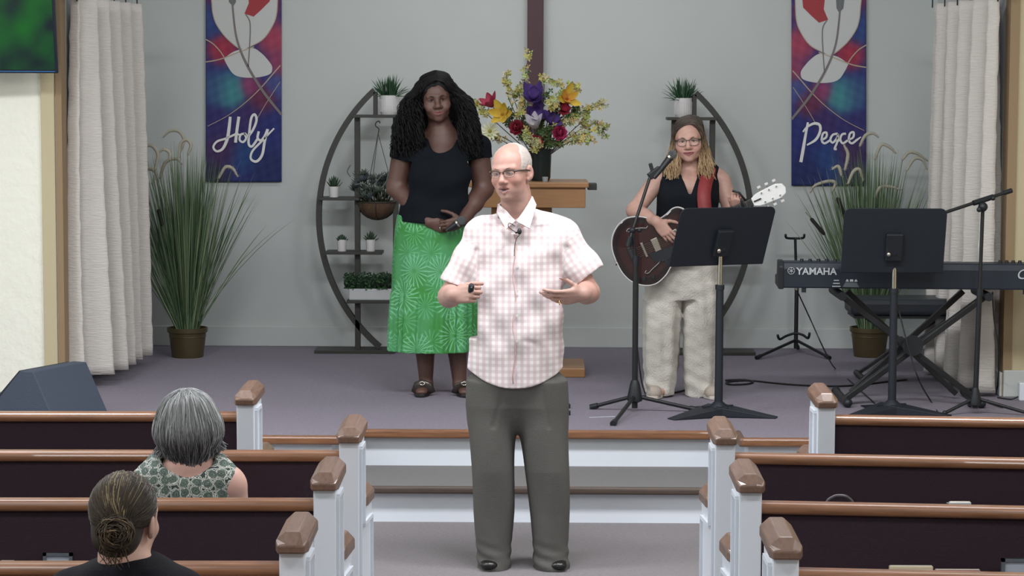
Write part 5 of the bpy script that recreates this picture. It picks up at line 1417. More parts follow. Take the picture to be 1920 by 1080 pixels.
# cropped grey hair at the sides and back
Fh = SDF(); Fh.ell(h(0, 0.018, 0.038), mv(0.0797, 0.0987, 0.0887) * h.s, h.R, 0.02 * h.s); Fh.ell(h(0, -0.030, 0.028), mv(0.0687, 0.0667, 0.0707) * h.s, h.R, 0.03 * h.s)
def hcut(X, Y, Z):
    R = h.R; x = X - h.c[0]; y = Y - h.c[1]; z = Z - h.c[2]
    q = [(x * R[0, i] + y * R[1, i] + z * R[2, i]) / h.s for i in range(3)]
    return np.maximum.reduce([-(q[1] + 0.056 - 0.35 * np.maximum(q[2] - 0.01, 0)), q[2] - (0.088 + 0.7 * np.maximum(q[1] + 0.03, 0)), -(q[2] + 0.0 + 0.8 * np.maximum(q[1] - 0.010, 0)), 0.047 - np.abs(q[0]) - 1.2 * np.maximum(q[1] + 0.02, 0)]) + 0 * x
Fh.cut(hcut, 0.006)
for q in (-1, 1): Fh.ell(h(q * 0.085, 0.006, -0.008), mv(0.03, 0.026, 0.036) * h.s, h.R, 0.004, 's')
Fh.disp(lambda X, Y, Z: 0.0012 * np.sin(X * 420 + 3 * np.sin(Z * 200)) * np.sin(Y * 380 + Z * 160))
sdf_obj('hair', Fh, [((h.c - 0.13).tolist(), (h.c + 0.14).tolist(), 0.003)], mat('grey_hair', (186, 176, 170), 0.7, var=0.12, vscale=120, bump=0.5, bscale=500), man)
# shirt
Fs = SDF()
pys = [424, 440, 470, 510, 560, 620, 690, 735]
zz = [J(970, y)[2] for y in pys]
cxs = [J(x, 500)[0] for x in (972, 975, 976, 974, 972, 969, 967, 967)]
fold = lambda th, z: 0.022 * np.sin(7 * th + 1.2 + 2.2 * z) * sstep(1.15, 0.85, z) + 0.012 * np.sin(11 * th - 5 * z)
Fs.col(zz, cxs, [Y0 + 0.02] * 8, [0.13, 0.168, 0.19, 0.196, 0.193, 0.197, 0.203, 0.201], [0.075, 0.10, 0.125, 0.135, 0.142, 0.15, 0.15, 0.15], 2.3, 0.03, fold)
Fs.cap(J(940, 418, 0.02), J(903, 438, 0.02), 0.050, 0.064, 0.04); Fs.cap(J(1002, 412, 0.02), J(1050, 434, 0.02), 0.050, 0.064, 0.04)
hemR, hemL = J(853, 545, 0.0), J(1109, 525, 0.0)
Fs.cap(sR, hemR, 0.072, 0.080, 0.035, 'u'); Fs.cap(sL, hemL, 0.072, 0.080, 0.035, 'u')
for hm, so in ((hemR, sR), (hemL, sL)):
    d = unit(hm - so)
    lo, hi = bb([hm], 0.16)
    c0 = hm - d * 0.02
    Fs._add(lambda X, Y, Z, c0=c0, d=d: -((X - c0[0]) * d[0] + (Y - c0[1]) * d[1] + (Z - c0[2]) * d[2]), *bb([hm + d * 0.08], 0.11), 0.004, 's')
Fs.cut(lambda X, Y, Z: (J(970, 722)[2] + 1.75 * (X - J(968, 0)[0]) ** 2 * (np.abs(X - J(968, 0)[0]) < 0.3)) - Z + 0 * Y, 0.004)
Fs.ell(J(966, 398, -0.05), (0.05, 0.08, 0.04), None, 0.01, 's')
Fs.disp(lambda X, Y, Z: wav((X, Y, Z), (0.0035, 30, 10, 22, 0.3), (0.003, -24, 0, 40, 1.0), (0.002, 60, 20, 35, 2.0)) * sstep(0.8, 1.0, Z) )
# diagonal drag folds from the armpits
for a, b_ in ((J(898, 500, -0.1), J(960, 455, -0.11)), (J(1060, 480, -0.1), J(1040, 530, -0.11)), (J(892, 470, -0.06), J(884, 520, -0.08)), (J(1062, 465, -0.06), J(1070, 520, -0.08)), (J(985, 640, -0.14), J(1045, 660, -0.12)), (J(905, 600, -0.13), J(930, 560, -0.13))):
    Fs.cap(a, b_, 0.006, 0.002, 0.02, 's')
ms = bpy.data.materials.new('checked_cotton'); ms.use_nodes = True; nt = ms.node_tree; pb = nt.nodes['Principled BSDF']; N = nt.nodes.new; Lk = nt.links.new
at = N('ShaderNodeAttribute'); at.attribute_name = 'pat'; sp = N('ShaderNodeSeparateXYZ'); Lk(at.outputs['Vector'], sp.inputs[0])
def stripe(sock, per):
    m1 = N('ShaderNodeMath'); m1.operation = 'MULTIPLY'; m1.inputs[1].default_value = 2 * PI / per; Lk(sock, m1.inputs[0])
    m2 = N('ShaderNodeMath'); m2.operation = 'SINE'; Lk(m1.outputs[0], m2.inputs[0])
    mr = N('ShaderNodeMapRange'); mr.inputs[1].default_value = -0.35; mr.inputs[2].default_value = 0.35; Lk(m2.outputs[0], mr.inputs[0]); return mr.outputs[0]
su = stripe(sp.outputs[0], 0.027); sv = stripe(sp.outputs[2], 0.027)
def mixc(a, b_, fac):
    m = N('ShaderNodeMix'); m.data_type = 'RGBA'
    for s_, q in ((m.inputs[6], a), (m.inputs[7], b_)):
        if isinstance(q, tuple): s_.default_value = (*lin(q), 1)
        else: Lk(q, s_)
    if isinstance(fac, float): m.inputs[0].default_value = fac
    else: Lk(fac, m.inputs[0])
    return m.outputs[2]
def scl(sock, k):
    m = N('ShaderNodeMath'); m.operation = 'MULTIPLY'; m.inputs[1].default_value = k; Lk(sock, m.inputs[0]); return m.outputs[0]
c1 = mixc((230, 224, 226), (208, 182, 183), scl(su, 0.7)); c2 = mixc(c1, (190, 178, 180), scl(sv, 0.5))
Lk(c2, pb.inputs['Base Color']); pb.inputs['Roughness'].default_value = 0.85
def shirt_pat(v):
    p = v.copy()
    for so, hm in ((sR, hemR), (sL, hemL)):
        d = unit(hm - so); sd = unit(np.cross(d, mv(0, 1, 0)))
        q = v - so; al = q @ d; ac = q @ sd
        torso = np.abs(v[:, 0] - cxs[2]) < 0.185
        m = (al > 0.03) & (np.abs(ac) < 0.13) & (~torso) & ((v[:, 0] - cxs[2]) * (hm[0] - cxs[2]) > 0)
        p[m, 0] = ac[m]; p[m, 2] = al[m]
    return p
sh = sdf_obj('shirt', Fs, [(*bb([J(815, 400, -0.2), J(1140, 745, 0.22)], 0.02), 0.0048)], ms, man, patfn=shirt_pat)
def patch(name, pxs, dy, m, parent, solid=0.006, zpush=None, pat=True):
    pts = [J(x, y, d_ if d_ is not None else dy) for x, y, d_ in pxs]
    v = [np.mean(pts, 0)] + pts; n = len(pts)
    me = np_mesh(name, np.array(v) - orgof(parent), [(0, 1 + i, 1 + (i + 1) % n) for i in range(n)], None, False, {'pat': np.array(v)})
    return link(name, me, m, parent, solid=solid, bevel=0.001)
patch('collar_wing', [(934, 382, -0.02), (931, 398, -0.07), (949, 430, -0.125), (966, 415, -0.112), (950, 396, -0.085)], 0, ms, sh)
patch('collar_wing', [(998, 368, -0.02), (1006, 384, -0.06), (993, 429, -0.125), (968, 415, -0.114), (984, 392, -0.08)], 0, ms, sh)
patch('collar_stand', [(956, 404, -0.085), (966, 413, -0.100), (978, 404, -0.085), (976, 440, -0.105), (958, 440, -0.105)], 0, ms, sh)
cb = [J(934, 384, -0.02), J(950, 374, 0.085), J(972, 368, 0.105), J(990, 366, 0.075), J(999, 370, -0.02)]
v = []
for p in catmull(cb, 5): v += [p, p - mv(0, 0, 0.055)]
me = np_mesh('collar_band', np.array(v) - orgof(man), [(2 * i, 2 * i + 1, 2 * i + 3, 2 * i + 2) for i in range(len(v) // 2 - 1)], None, True, {'pat': np.array(v)})
link('collar_band', me, ms, sh, solid=0.006)
# front placket edge and buttons
def shirt_y(py): return np.interp(py, [425, 440, 470, 510, 560, 620, 690, 722], [-0.085, -0.095, -0.112, -0.120, -0.127, -0.134, -0.135, -0.135])
pl = [(964 + 3 * math.sin(k * 1.3), y) for k, y in enumerate(range(440, 722, 20))]
MB().tube([J(x, y, shirt_y(y) + 0.003) for x, y in pl], 0.0022, 6).build('placket_edge', cloth_mat('pink_edge', (206, 170, 168)), sh, smooth=True)
for y in (455, 500, 546, 592, 640, 688):
    MB().lathe([(0, 0.002), (0.0055, 0.002), (0.0055, -0.002), (0, -0.002)], J(970, y, shirt_y(y) - 0.003), 12, axis=(0, 1, 0)).build('button', M_pot, sh, smooth='auto')
# trousers
Ft = SDF()
zl = lambda ys, x=968: [J(x, y)[2] for y in ys]
Ft.col(zl([690, 720, 760, 800]), [J(x, 740)[0] for x in (968, 968, 969, 970)], [Y0 + 0.025] * 4, [0.190, 0.198, 0.198, 0.17], [0.125, 0.13, 0.118, 0.075], 2.4, 0.06, rnd=0.06)
def legcol(xs, ws, ys, ds):
    Ft.col(zl(ys), [J(x, 900)[0] for x in xs], [Y0 + d_ for d_ in ds], [w_ / 2 / 440 for w_ in ws], [w_ / 2 / 440 * 1.22 for w_ in ws], 2.2, 0.045,
           lambda th, z: 0.018 * np.sin(3 * th + 6 * z) + 0.02 * np.exp(-((th + PI / 2) / 0.25) ** 2) * sstep(0.1, 0.3, z) + 0.05 * np.sin(z * 110 + 2 * th) * sstep(0.16, 0.04, z) * np.sin(th + 1))
legcol((922, 923, 924, 925, 926, 927), (88, 90, 82, 76, 66, 64), (715, 800, 880, 960, 1030, 1072), (0.03, 0.03, 0.02, 0.03, 0.03, 0.015))
legcol((1018, 1020, 1025, 1030, 1034, 1036), (88, 92, 84, 76, 68, 70), (715, 800, 880, 960, 1030, 1072), (0.03, 0.03, 0.02, 0.03, 0.03, 0.015))
Ft.disp(lambda X, Y, Z: wav((X, Y, Z), (0.002, 25, 8, 14, 0.5), (0.0018, -34, 5, 9, 1.4)))
for a, b_ in ((J(985, 730, -0.12), J(1000, 790, -0.11)), (J(945, 735, -0.12), J(925, 800, -0.10)), (J(1015, 725, -0.12), J(1030, 800, -0.10)), (J(968, 725, -0.12), J(971, 790, -0.12))):
    Ft.cap(a, b_, 0.004, 0.002, 0.02, 's')
sdf_obj('trousers', Ft, [(*bb([J(870, 680, -0.18), J(1075, 1074, 0.2)], 0.02), 0.0055)], cloth_mat('grey_trouser', (92, 91, 88), 0.8), man)
for x in (927, 1036):
    Fo = SDF(); b0 = J(x, 1076, 0.08); b0[2] = 0.026
    Fo.cap(b0 + mv(0, 0.04, 0.0), b0 + mv((x - 975) * 0.0004, -0.13, 0.0), 0.036, 0.042, 0.02, 'u', ((0, 0, 1), 0.55)); Fo.cap(b0 + mv(0, 0.04, 0), b0 + mv(0, 0.02, 0.04), 0.034, 0.034, 0.03); Fo.half((0, 0, 0.002), (0, 0, -1), 0.01)
    sdf_obj('shoe', Fo, [(*bb([b0 + mv(0, 0.08, 0.1), b0 + mv(0, -0.2, -0.04)], 0.06), 0.006)], mat('black_leather', (22, 20, 20), 0.3), man)
# wedding ring, lapel microphone, presenter
rc = mv(*wL) + unit((-0.86, -0.42, -0.10)) * 0.108 + mv(0, -0.012, -0.018)
MB().tube([rc + mv(0.002 * math.cos(a), 0.0098 * math.cos(a), 0.0098 * math.sin(a)) for a in np.linspace(0, 2 * PI, 17)], 0.0016, 6).build('ring', mat('gold', (214, 180, 120), 0.25, 1.0), man, smooth=True)
lp = J(974, 434, -0.125)
root = empty('lapel_microphone', tuple(lp), 'black lapel microphone clipped to the checked shirt', 'microphone')
MB().ball(lp, (0.0095, 0.0095, 0.014), 12).build('foam', M_blackp, root, smooth=True)
MB().bar(lp + mv(-0.018, 0.006, -0.006), lp + mv(-0.004, 0.004, -0.004), 0.008, 0.008).build('clip', M_black, root, bevel=0.002)
MB().tube(catmull([J(974, 441, -0.115), J(968, 448, -0.112), J(965, 462, -0.116), J(964, 480, -0.122)], 5), 0.0016, 5).build('lead', M_cable, root, smooth=True)
MB().tube(catmull([J(966, 424, -0.115), J(955, 418, -0.12), J(954, 426, -0.125), J(968, 436, -0.125)], 5), 0.0016, 5).build('loop', M_cable, root, smooth=True)
a0 = J(885, 534, -0.265)
root = empty('presenter', tuple(a0), 'small black presentation remote in the hand of the man', 'remote')
MB().tube([a0, a0 + mv(-0.002, 0.003, -0.004), a0 + mv(-0.008, 0.02, -0.04)], [0.010, 0.0125, 0.012], 12).build('housing', M_blackp, root, smooth='auto')
MB().ball(a0 + mv(-0.002, -0.009, -0.010), 0.004).build('button', M_grille, root, smooth=True)

# ------------------------------------------------------------------ the singer in the green skirt
Y0 = 12.65
base = J(835, 745); base[2] = ZS
wo = empty('person', tuple(base), 'woman with long black curly hair in black top and green leaf-print skirt, holding a microphone', 'person')
h = Head(J(819.5, 187.5, -0.10), rot(5, -6, 2), 1.03); hs = h
F = SDF(); head_ops(F, h, False, 0.0, jaw=1.02, cheek=1.2, nose=1.25, smile=0.7, lipr=1.15, mw=1.2)
nb = J(828, 255, 0.03); F.cap(h(0, 0.03, -0.10), nb, 0.054, 0.062, 0.03)
F.cap(nb, J(828, 300, 0.0), 0.075, 0.11, 0.05); F.cap(J(775, 268, 0.03), J(880, 266, 0.03), 0.055, 0.055, 0.05)
sR, eR, wR = J(758, 280, 0.02), J(744, 352, 0.02), J(806, 416, -0.16)
sL, eL, wL = J(896, 280, 0.02), J(906, 354, 0.02), J(868, 414, -0.16)
for a, e_, w_ in ((sR, eR, wR), (sL, eL, wL)):
    F.cap(a, e_, 0.066, 0.056, 0.03); F.cap(e_, e_ * 0.55 + w_ * 0.45, 0.056, 0.049, 0.02); F.cap(e_ * 0.55 + w_ * 0.45, w_, 0.049, 0.031, 0.02)
hand(F, wR, (0.88, -0.25, -0.30), (0, 0, 1), (0.1, 0.9, 0.1), [(40, 50, 30), (45, 52, 30), (48, 55, 30), (50, 56, 30)], s=0.95)
hand(F, wL + mv(0.0, -0.05, 0.0), (-0.85, -0.30, -0.25), (0, 0, 1), (-0.1, 0.9, 0.1), [(45, 60, 30), (48, 62, 30), (50, 64, 30), (52, 66, 30)], s=0.95)
Fc = SDF(); Fc.cap(J(828, 300, 0.03), J(820, 420, 0.03), 0.12, 0.14, 0.03); Fc.cap(sR, sL, 0.05, 0.05, 0.03); Fc.cap(J(820, 420, 0.03), J(815, 480, 0.03), 0.14, 0.13, 0.03)
Fl = SDF()
for xa, xb, xc in ((795, 799, 799), (852, 862, 866)):
    Fl.cap(J(xa, 470, 0.03), J(xa, 590, 0.03), 0.085, 0.062, 0.03); Fl.cap(J(xa, 590, 0.03), J((xa + xb) / 2, 650, 0.05), 0.062, 0.057, 0.02); Fl.cap(J((xa + xb) / 2, 650, 0.05), J(xb, 722, 0.03), 0.057, 0.036, 0.02)
    ft = J(xc, 738, 0.04); ft[2] = ZS + 0.045
    Fl.cap(J(xb, 722, 0.03), ft, 0.036, 0.036, 0.02); t_ = ft + mv((xc - 832) * 0.0006, -0.14, -0.018); Fl.cap(ft, t_, 0.034, 0.034, 0.02, 'u', ((0, 0, 1), 0.6))
v1, f1 = blocks_mesh(F, [((h.c - mv(0.12, 0.15, 0.125)).tolist(), (h.c[0] + 0.12, h.c[1] + 0.14, h.c[2] + 0.14), 0.0030), ((J(757, 262)[0] - 0.06, Y0 - 0.2, J(0, 300)[2] - 0.06), (J(897, 262)[0] + 0.06, Y0 + 0.2, h.c[2] - 0.105), 0.005),
                         (*bb([sR, eR, wR, J(850, 430, -0.26)], 0.085), 0.0045), (*bb([sL, eL, wL], 0.085), 0.005)])
v2, f2 = Fc.mesh(*bb([J(750, 270, -0.1), J(900, 480, 0.15)], 0.09), 0.014)
v3, f3 = Fl.mesh(*bb([J(775, 470, -0.2), J(880, 748, 0.12)], 0.06), 0.008)
V = np.concatenate([v1, v2, v3]); Fq = np.concatenate([f1, f2 + len(v1), f3 + len(v1) + len(v2)])
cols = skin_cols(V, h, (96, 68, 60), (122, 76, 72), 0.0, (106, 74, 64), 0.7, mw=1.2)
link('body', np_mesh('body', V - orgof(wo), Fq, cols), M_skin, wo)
eyes(h, wo, (40, 28, 22), (170, 162, 158)); brows(h, wo, (34, 26, 24), 0.0020)
# black top
Ft = SDF()
ys_ = [250, 256, 262, 275, 300, 335, 370, 400, 416]
Ft.col([J(828, y)[2] for y in ys_], [J(x, 300)[0] for x in (828, 828, 828, 828, 827, 826, 822, 818, 816)], [Y0 + d_ for d_ in (0.04, 0.035, 0.03, 0.02, 0.0, -0.01, -0.01, -0.01, -0.01)],
       [0.06, 0.11, 0.155, 0.195, 0.195, 0.20, 0.198, 0.205, 0.206], [0.05, 0.065, 0.08, 0.11, 0.145, 0.165, 0.155, 0.165, 0.17], 2.3, 0.03, lambda th, z: 0.012 * np.sin(6 * th + 5 * z))
for q in (802, 848): Ft.ell(J(q, 330, -0.10), (0.085, 0.075, 0.085), None, 0.05)
for a, e_ in ((sR, eR), (sL, eL)):
    d = unit(e_ - a); Ft.cap(a - d * 0.01, a + d * 0.06, 0.076, 0.073, 0.03); c0 = a + d * 0.055
    Ft._add(lambda X, Y, Z, c0=c0, d=d: -((X - c0[0]) * d[0] + (Y - c0[1]) * d[1] + (Z - c0[2]) * d[2]), *bb([a + d * 0.16], 0.105), 0.004, 's')
Ft.ell(J(827, 258, -0.08), (0.080, 0.13, 0.085), None, 0.01, 's')
Ft.disp(lambda X, Y, Z: wav((X, Y, Z), (0.003, 20, 8, 30, 0.5), (0.0025, -24, 5, 44, 1.4)))
sdf_obj('top', Ft, [(*bb([J(735, 245, -0.25), J(920, 420, 0.22)], 0.03), 0.006)], cloth_mat('black_knit', (20, 24, 30), 0.9), wo)
# skirt
ys_ = [402, 430, 480, 545, 552, 600, 656]
skf = lambda th, z: (0.022 * np.sin(9 * th + 1.5) + 0.018 * np.sin(14 * th + 0.4)) * sstep(1.5, 0.7, z) + (0.022 * np.sin(23 * th) + 0.016 * np.sin(37 * th + 1)) * sstep(J(820, 540)[2], J(820, 556)[2], z)
Fk = SDF(); Fk.col([J(820, y)[2] for y in ys_], [J(x, 500)[0] for x in (816, 815, 814, 812, 812, 810, 809)], [Y0 + 0.01] * 7, [0.212, 0.222, 0.232, 0.232, 0.238, 0.242, 0.246], [0.165, 0.175, 0.18, 0.185, 0.19, 0.20, 0.205], 2.2, 0.01, skf)
Fk.col([J(820, 660)[2], J(820, 560)[2]], J(810, 500)[0], Y0 + 0.01, [0.225, 0.20], [0.185, 0.16], 2.2, 0.002, mode='s')
mk = bpy.data.materials.new('leaf_print_skirt'); mk.use_nodes = True; nt = mk.node_tree; pb = nt.nodes['Principled BSDF']; N = nt.nodes.new; Lk = nt.links.new
at = N('ShaderNodeAttribute'); at.attribute_name = 'pat'
def starburst(scale, rays, r1, off):
    mp = N('ShaderNodeMapping'); mp.inputs['Location'].default_value = off; Lk(at.outputs['Vector'], mp.inputs[0])
    vo = N('ShaderNodeTexVoronoi'); vo.voronoi_dimensions = '2D'; vo.inputs['Scale'].default_value = scale; vo.inputs['Randomness'].default_value = 0.55; Lk(mp.outputs[0], vo.inputs['Vector'])
    # position of the nearest point comes back in texture space
    dv = N('ShaderNodeVectorMath'); dv.operation = 'SUBTRACT'; Lk(mp.outputs[0], dv.inputs[0]); Lk(vo.outputs['Position'], dv.inputs[1])
    s2 = N('ShaderNodeSeparateXYZ'); Lk(dv.outputs[0], s2.inputs[0])
    an = N('ShaderNodeMath'); an.operation = 'ARCTAN2'; Lk(s2.outputs[1], an.inputs[0]); Lk(s2.outputs[0], an.inputs[1])
    mu = N('ShaderNodeMath'); mu.operation = 'MULTIPLY'; mu.inputs[1].default_value = rays; Lk(an.outputs[0], mu.inputs[0])
    sn = N('ShaderNodeMath'); sn.operation = 'COSINE'; Lk(mu.outputs[0], sn.inputs[0])
    mr = N('ShaderNodeMapRange'); mr.inputs[1].default_value = 0.35; mr.inputs[2].default_value = 0.95; Lk(sn.outputs[0], mr.inputs[0])
    ln = N('ShaderNodeVectorMath'); ln.operation = 'LENGTH'; Lk(dv.outputs[0], ln.inputs[0])
    rm_ = N('ShaderNodeMapRange'); rm_.inputs[1].default_value = r1; rm_.inputs[2].default_value = r1 * 0.8; Lk(ln.outputs['Value'], rm_.inputs[0])
    ri = N('ShaderNodeMapRange'); ri.inputs[1].default_value = 0.006; ri.inputs[2].default_value = 0.02; Lk(ln.outputs['Value'], ri.inputs[0])
    a_ = N('ShaderNodeMath'); a_.operation = 'MULTIPLY'; Lk(mr.outputs[0], a_.inputs[0]); Lk(rm_.outputs[0], a_.inputs[1])
    b_ = N('ShaderNodeMath'); b_.operation = 'MULTIPLY'; Lk(a_.outputs[0], b_.inputs[0]); Lk(ri.outputs[0], b_.inputs[1])
    return b_.outputs[0]
nzz = N('ShaderNodeTexNoise'); nzz.inputs['Scale'].default_value = 5; Lk(at.outputs['Vector'], nzz.inputs['Vector'])
mrr = N('ShaderNodeMapRange'); mrr.inputs[1].default_value = 0.4; mrr.inputs[2].default_value = 0.6; Lk(nzz.outputs['Fac'], mrr.inputs[0])
g0 = mixc((58, 134, 60), (74, 146, 92), mrr.outputs[0])
g1 = mixc(g0, (132, 198, 160), scl(starburst(4.6, 20, 0.105, (0.05, 0.03, 0)), 0.75))
g2 = mixc(g1, (110, 186, 142), scl(starburst(6.3, 15, 0.08, (0.31, 0.17, 0)), 0.55))
Lk(g2, pb.inputs['Base Color']); pb.inputs['Roughness'].default_value = 0.8
cxk = J(812, 500)[0]
def skpat(v):
    th = np.arctan2(v[:, 0] - cxk, -(v[:, 1] - Y0 - 0.01)); return np.stack([th * 0.22 + 1.0, v[:, 2], 0 * th], 1)
sdf_obj('skirt', Fk, [(*bb([J(725, 400, -0.25), J(895, 658, 0.25)], 0.02), 0.0055)], mk, wo, patfn=skpat)
# sandals
for xc in (799, 866):
    ft = J(xc, 738, 0.04); ft[2] = ZS; d = unit((( xc - 832) * 0.0006, -0.14, 0))
    sd = mv(-d[1], d[0], 0)
    fn = lambda a, b_, t, ft=ft, d=d, sd=sd: ft + d * a + sd * b_ + mv(0, 0, t + 0.001)
    so = MB().prism([(-0.05, -0.03), (0.05, -0.032), (0.13, -0.042), (0.185, -0.025), (0.195, 0.0), (0.185, 0.025), (0.13, 0.042), (0.05, 0.032), (-0.05, 0.03)], fn, 0.018)
    sob = so.build('sandal', mat('sandal_black', (26, 24, 26), 0.5), wo, bevel=0.004)
    st_ = MB()
    st_.tube([ft + d * 0.10 + sd * 0.045 + mv(0, 0, 0.014), ft + d * 0.11 + sd * 0.03 + mv(0, 0, 0.055), ft + d * 0.12 + mv(0, 0, 0.066), ft + d * 0.11 - sd * 0.03 + mv(0, 0, 0.055), ft + d * 0.10 - sd * 0.045 + mv(0, 0, 0.014)], 0.028, 10, flat=0.35)
    st_.build('strap', mat('silver_black', (84, 78, 74), 0.25, 0.6), sob, smooth=True)
    bc = ft + d * 0.112 + mv(0, -0.02, 0.072)
    MB().tube([bc + sd * 0.014 * math.cos(a) + mv(0, 0, 0.009 * math.sin(a)) for a in np.linspace(0, 2 * PI, 17)], 0.004, 6).build('buckle', M_chrome, sob, smooth=True)
# ring and bracelet glints
MB().lathe([(0.010, -0.002), (0.0115, 0), (0.010, 0.002)], J(826, 428, -0.24), 14, axis=(1, -0.3, 0)).build('ring', M_chrome, wo, smooth=True)
# hair: a full body of curls
random.seed(31)
Fh = SDF()
Fh.ell(h(0, 0.022, 0.048), mv(0.098, 0.112, 0.092) * h.s, h.R, 0.02)
for q, pts in ((-1, [(772, 200, 0.04), (758, 240, 0.03), (754, 275, -0.0)]), (1, [(868, 200, 0.04), (878, 240, 0.03), (884, 275, -0.0)])):
    pp = [J(*p) for p in pts]; Fh.cap(h(q * 0.05, 0.02, 0.06), pp[0], 0.06, 0.062, 0.03); Fh.cap(pp[0], pp[1], 0.062, 0.064, 0.03); Fh.cap(pp[1], pp[2], 0.064, 0.05, 0.03)
Fh.cap(h(0, 0.06, 0.0), J(822, 290, 0.13), 0.09, 0.10, 0.04)
Fh.ell(h(0, -0.092, -0.022), mv(0.060, 0.075, 0.092) * h.s, h.R, 0.015, 's')
Fh.ell(J(829, 250, -0.08), (0.072, 0.11, 0.085), None, 0.03, 's')
Fh.disp(lambda X, Y, Z: 0.003 * np.sin(X * 120 + 2 * np.sin(Z * 70)) * np.sin(Z * 110 + Y * 60))
bk = mat('black_hair', (16, 16, 18), 0.6); bk.node_tree.nodes['Principled BSDF'].inputs['Specular IOR Level'].default_value = 0.2
sdf_obj('hair', Fh, [(*bb([J(725, 130, -0.15), J(918, 300, 0.2)], 0.03), 0.0065)], bk, wo)
cur = []; cc_ = []
for i in range(1250):
    q = -1 if i % 2 else 1
    yp = random.uniform(-0.075, 0.085); rr = math.sqrt(max(0.05, 1 - ((yp - 0.022) / 0.118) ** 2)); vol = random.uniform(0.98, 1.08)
    x0 = 0.012 + random.uniform(-0.006, 0.006)
    pA = h(x0, yp, 0.048 + 0.098 * rr * vol)
    pB = h(q * 0.070 * rr * vol + x0 * 0.5, yp, 0.048 + 0.070 * rr * vol)
    pC = h(q * (0.092 + random.uniform(-0.008, 0.016)), yp * 0.75 + 0.005, 0.030)
    dz = random.uniform(-0.08, 0.09)
    if q < 0: sx0, mx0 = random.uniform(733, 797), random.uniform(764, 786)
    else: sx0, mx0 = random.uniform(860, 905), random.uniform(856, 876)
    mx0 = mx0 * 0.6 + sx0 * 0.4
    p1 = J(mx0, random.uniform(188, 212), dz); p2 = J(mx0 * 0.35 + sx0 * 0.65, random.uniform(225, 248), dz - 0.03); p3 = J(sx0, random.uniform(262, 298), min(dz * 0.5 - 0.06, -0.0))
    cv = np.array(catmull([pA, pB, pC, p1, p2, p3], 8)); n = len(cv); t = np.arange(n); fr = random.uniform(0.8, 1.3); ph = random.uniform(0, 6); am = 0.0095 * np.clip((t / n - 0.12) * 2.2, 0.05, 1)
    cv = cv + np.stack([am * np.cos(fr * t + ph), am * np.sin(fr * t + ph), 0.3 * am * np.sin(fr * t * 1.3)], 1)
    cur.append(cv); g_ = random.random(); cc_.append(lin((12 + 14 * g_, 12 + 12 * g_, 14 + 12 * g_)))
strands(cur, 0.0028, 0.0018, cc_, 'hair_curls', M_hair, wo)
microphone(J(838, 432, -0.27), J(872, 409, -0.27), 'silver-headed hand microphone held by the woman in the green skirt', head=0.026)

# ------------------------------------------------------------------ the guitarist
Y0 = 12.62
base = J(1285, 748); base[2] = ZS
gt = empty('person', tuple(base), 'woman with glasses in a black sleeveless top and white trousers, playing the guitar', 'person')
h = Head(J(1290, 265, -0.10), rot(-6, -4, 3), 0.97); hg = h
F = SDF(); head_ops(F, h, False, 0.0, jaw=1.07, cheek=1.25, nose=1.15, smile=1.2, lipr=0.95, mw=1.35)
nb = J(1292, 326, 0.03); F.cap(h(0, 0.03, -0.10), nb, 0.048, 0.056, 0.03)
F.cap(nb, J(1291, 365, -0.01), 0.07, 0.10, 0.04); F.ell(J(1291, 350, -0.045), (0.085, 0.065, 0.07), None, 0.04); F.cap(J(1245, 331, 0.03), J(1342, 329, 0.03), 0.048, 0.048, 0.04)
sR, eR, wR = J(1232, 340, 0.02), J(1190, 395, -0.06), J(1232, 416, -0.24)
sL, eL, wL = J(1354, 340, 0.02), J(1372, 402, -0.02), J(1384, 394, -0.18)
F.cap(sR, eR, 0.052, 0.044, 0.03); F.cap(eR, eR * 0.5 + wR * 0.5, 0.045, 0.038, 0.02); F.cap(eR * 0.5 + wR * 0.5, wR, 0.038, 0.025, 0.02)
F.cap(sL, eL, 0.050, 0.042, 0.03); F.cap(eL, eL * 0.5 + wL * 0.5, 0.042, 0.036, 0.02); F.cap(eL * 0.5 + wL * 0.5, wL, 0.036, 0.025, 0.02)
hand(F, wR, (0.62, -0.12, -0.72), (0.7, -0.3, 0.6), (0.15, 0.95, 0.05), [(14, 22, 14), (18, 24, 14), (20, 26, 16), (22, 26, 16)], s=0.92, spread=0.25)
hand(F, wL, (-0.2, -0.55, 0.75), (-1, 0, 0), (0.2, 0.75, 0.60), [(70, 65, 40), (74, 66, 40), (76, 68, 40), (78, 70, 40)], s=0.86, thumb=(0.9, 0.25, -0.35))
Fc = SDF(); Fc.cap(J(1291, 365, 0.03), J(1282, 470, 0.03), 0.10, 0.12, 0.03); Fc.cap(sR, sL, 0.045, 0.045, 0.03)
for xa, xb in ((1250, 1238), (1312, 1322)):
    Fc.cap(J(xa, 490, 0.03), J((xa + xb) / 2, 610, 0.03), 0.075, 0.055, 0.03); Fc.cap(J((xa + xb) / 2, 610, 0.03), J(xb, 728, 0.04), 0.05, 0.036, 0.02)
    ft = J(xb, 742, 0.05); ft[2] = ZS + 0.05; Fc.cap(J(xb, 728, 0.04), ft, 0.036, 0.034, 0.02); Fc.cap(ft, ft + mv(0, -0.12, -0.015), 0.03, 0.028, 0.02)
v1, f1 = blocks_mesh(F, [((h.c - mv(0.115, 0.145, 0.115)).tolist(), (h.c[0] + 0.115, h.c[1] + 0.13, h.c[2] + 0.13), 0.0030), ((J(1232, 322)[0] - 0.05, Y0 - 0.2, J(0, 372)[2] - 0.05), (J(1354, 322)[0] + 0.05, Y0 + 0.2, h.c[2] - 0.10), 0.005),
                         (*bb([sR, eR, wR, J(1275, 465, -0.3)], 0.075), 0.0042), (*bb([sL, eL, wL, J(1384, 380, -0.28)], 0.075), 0.0042)])
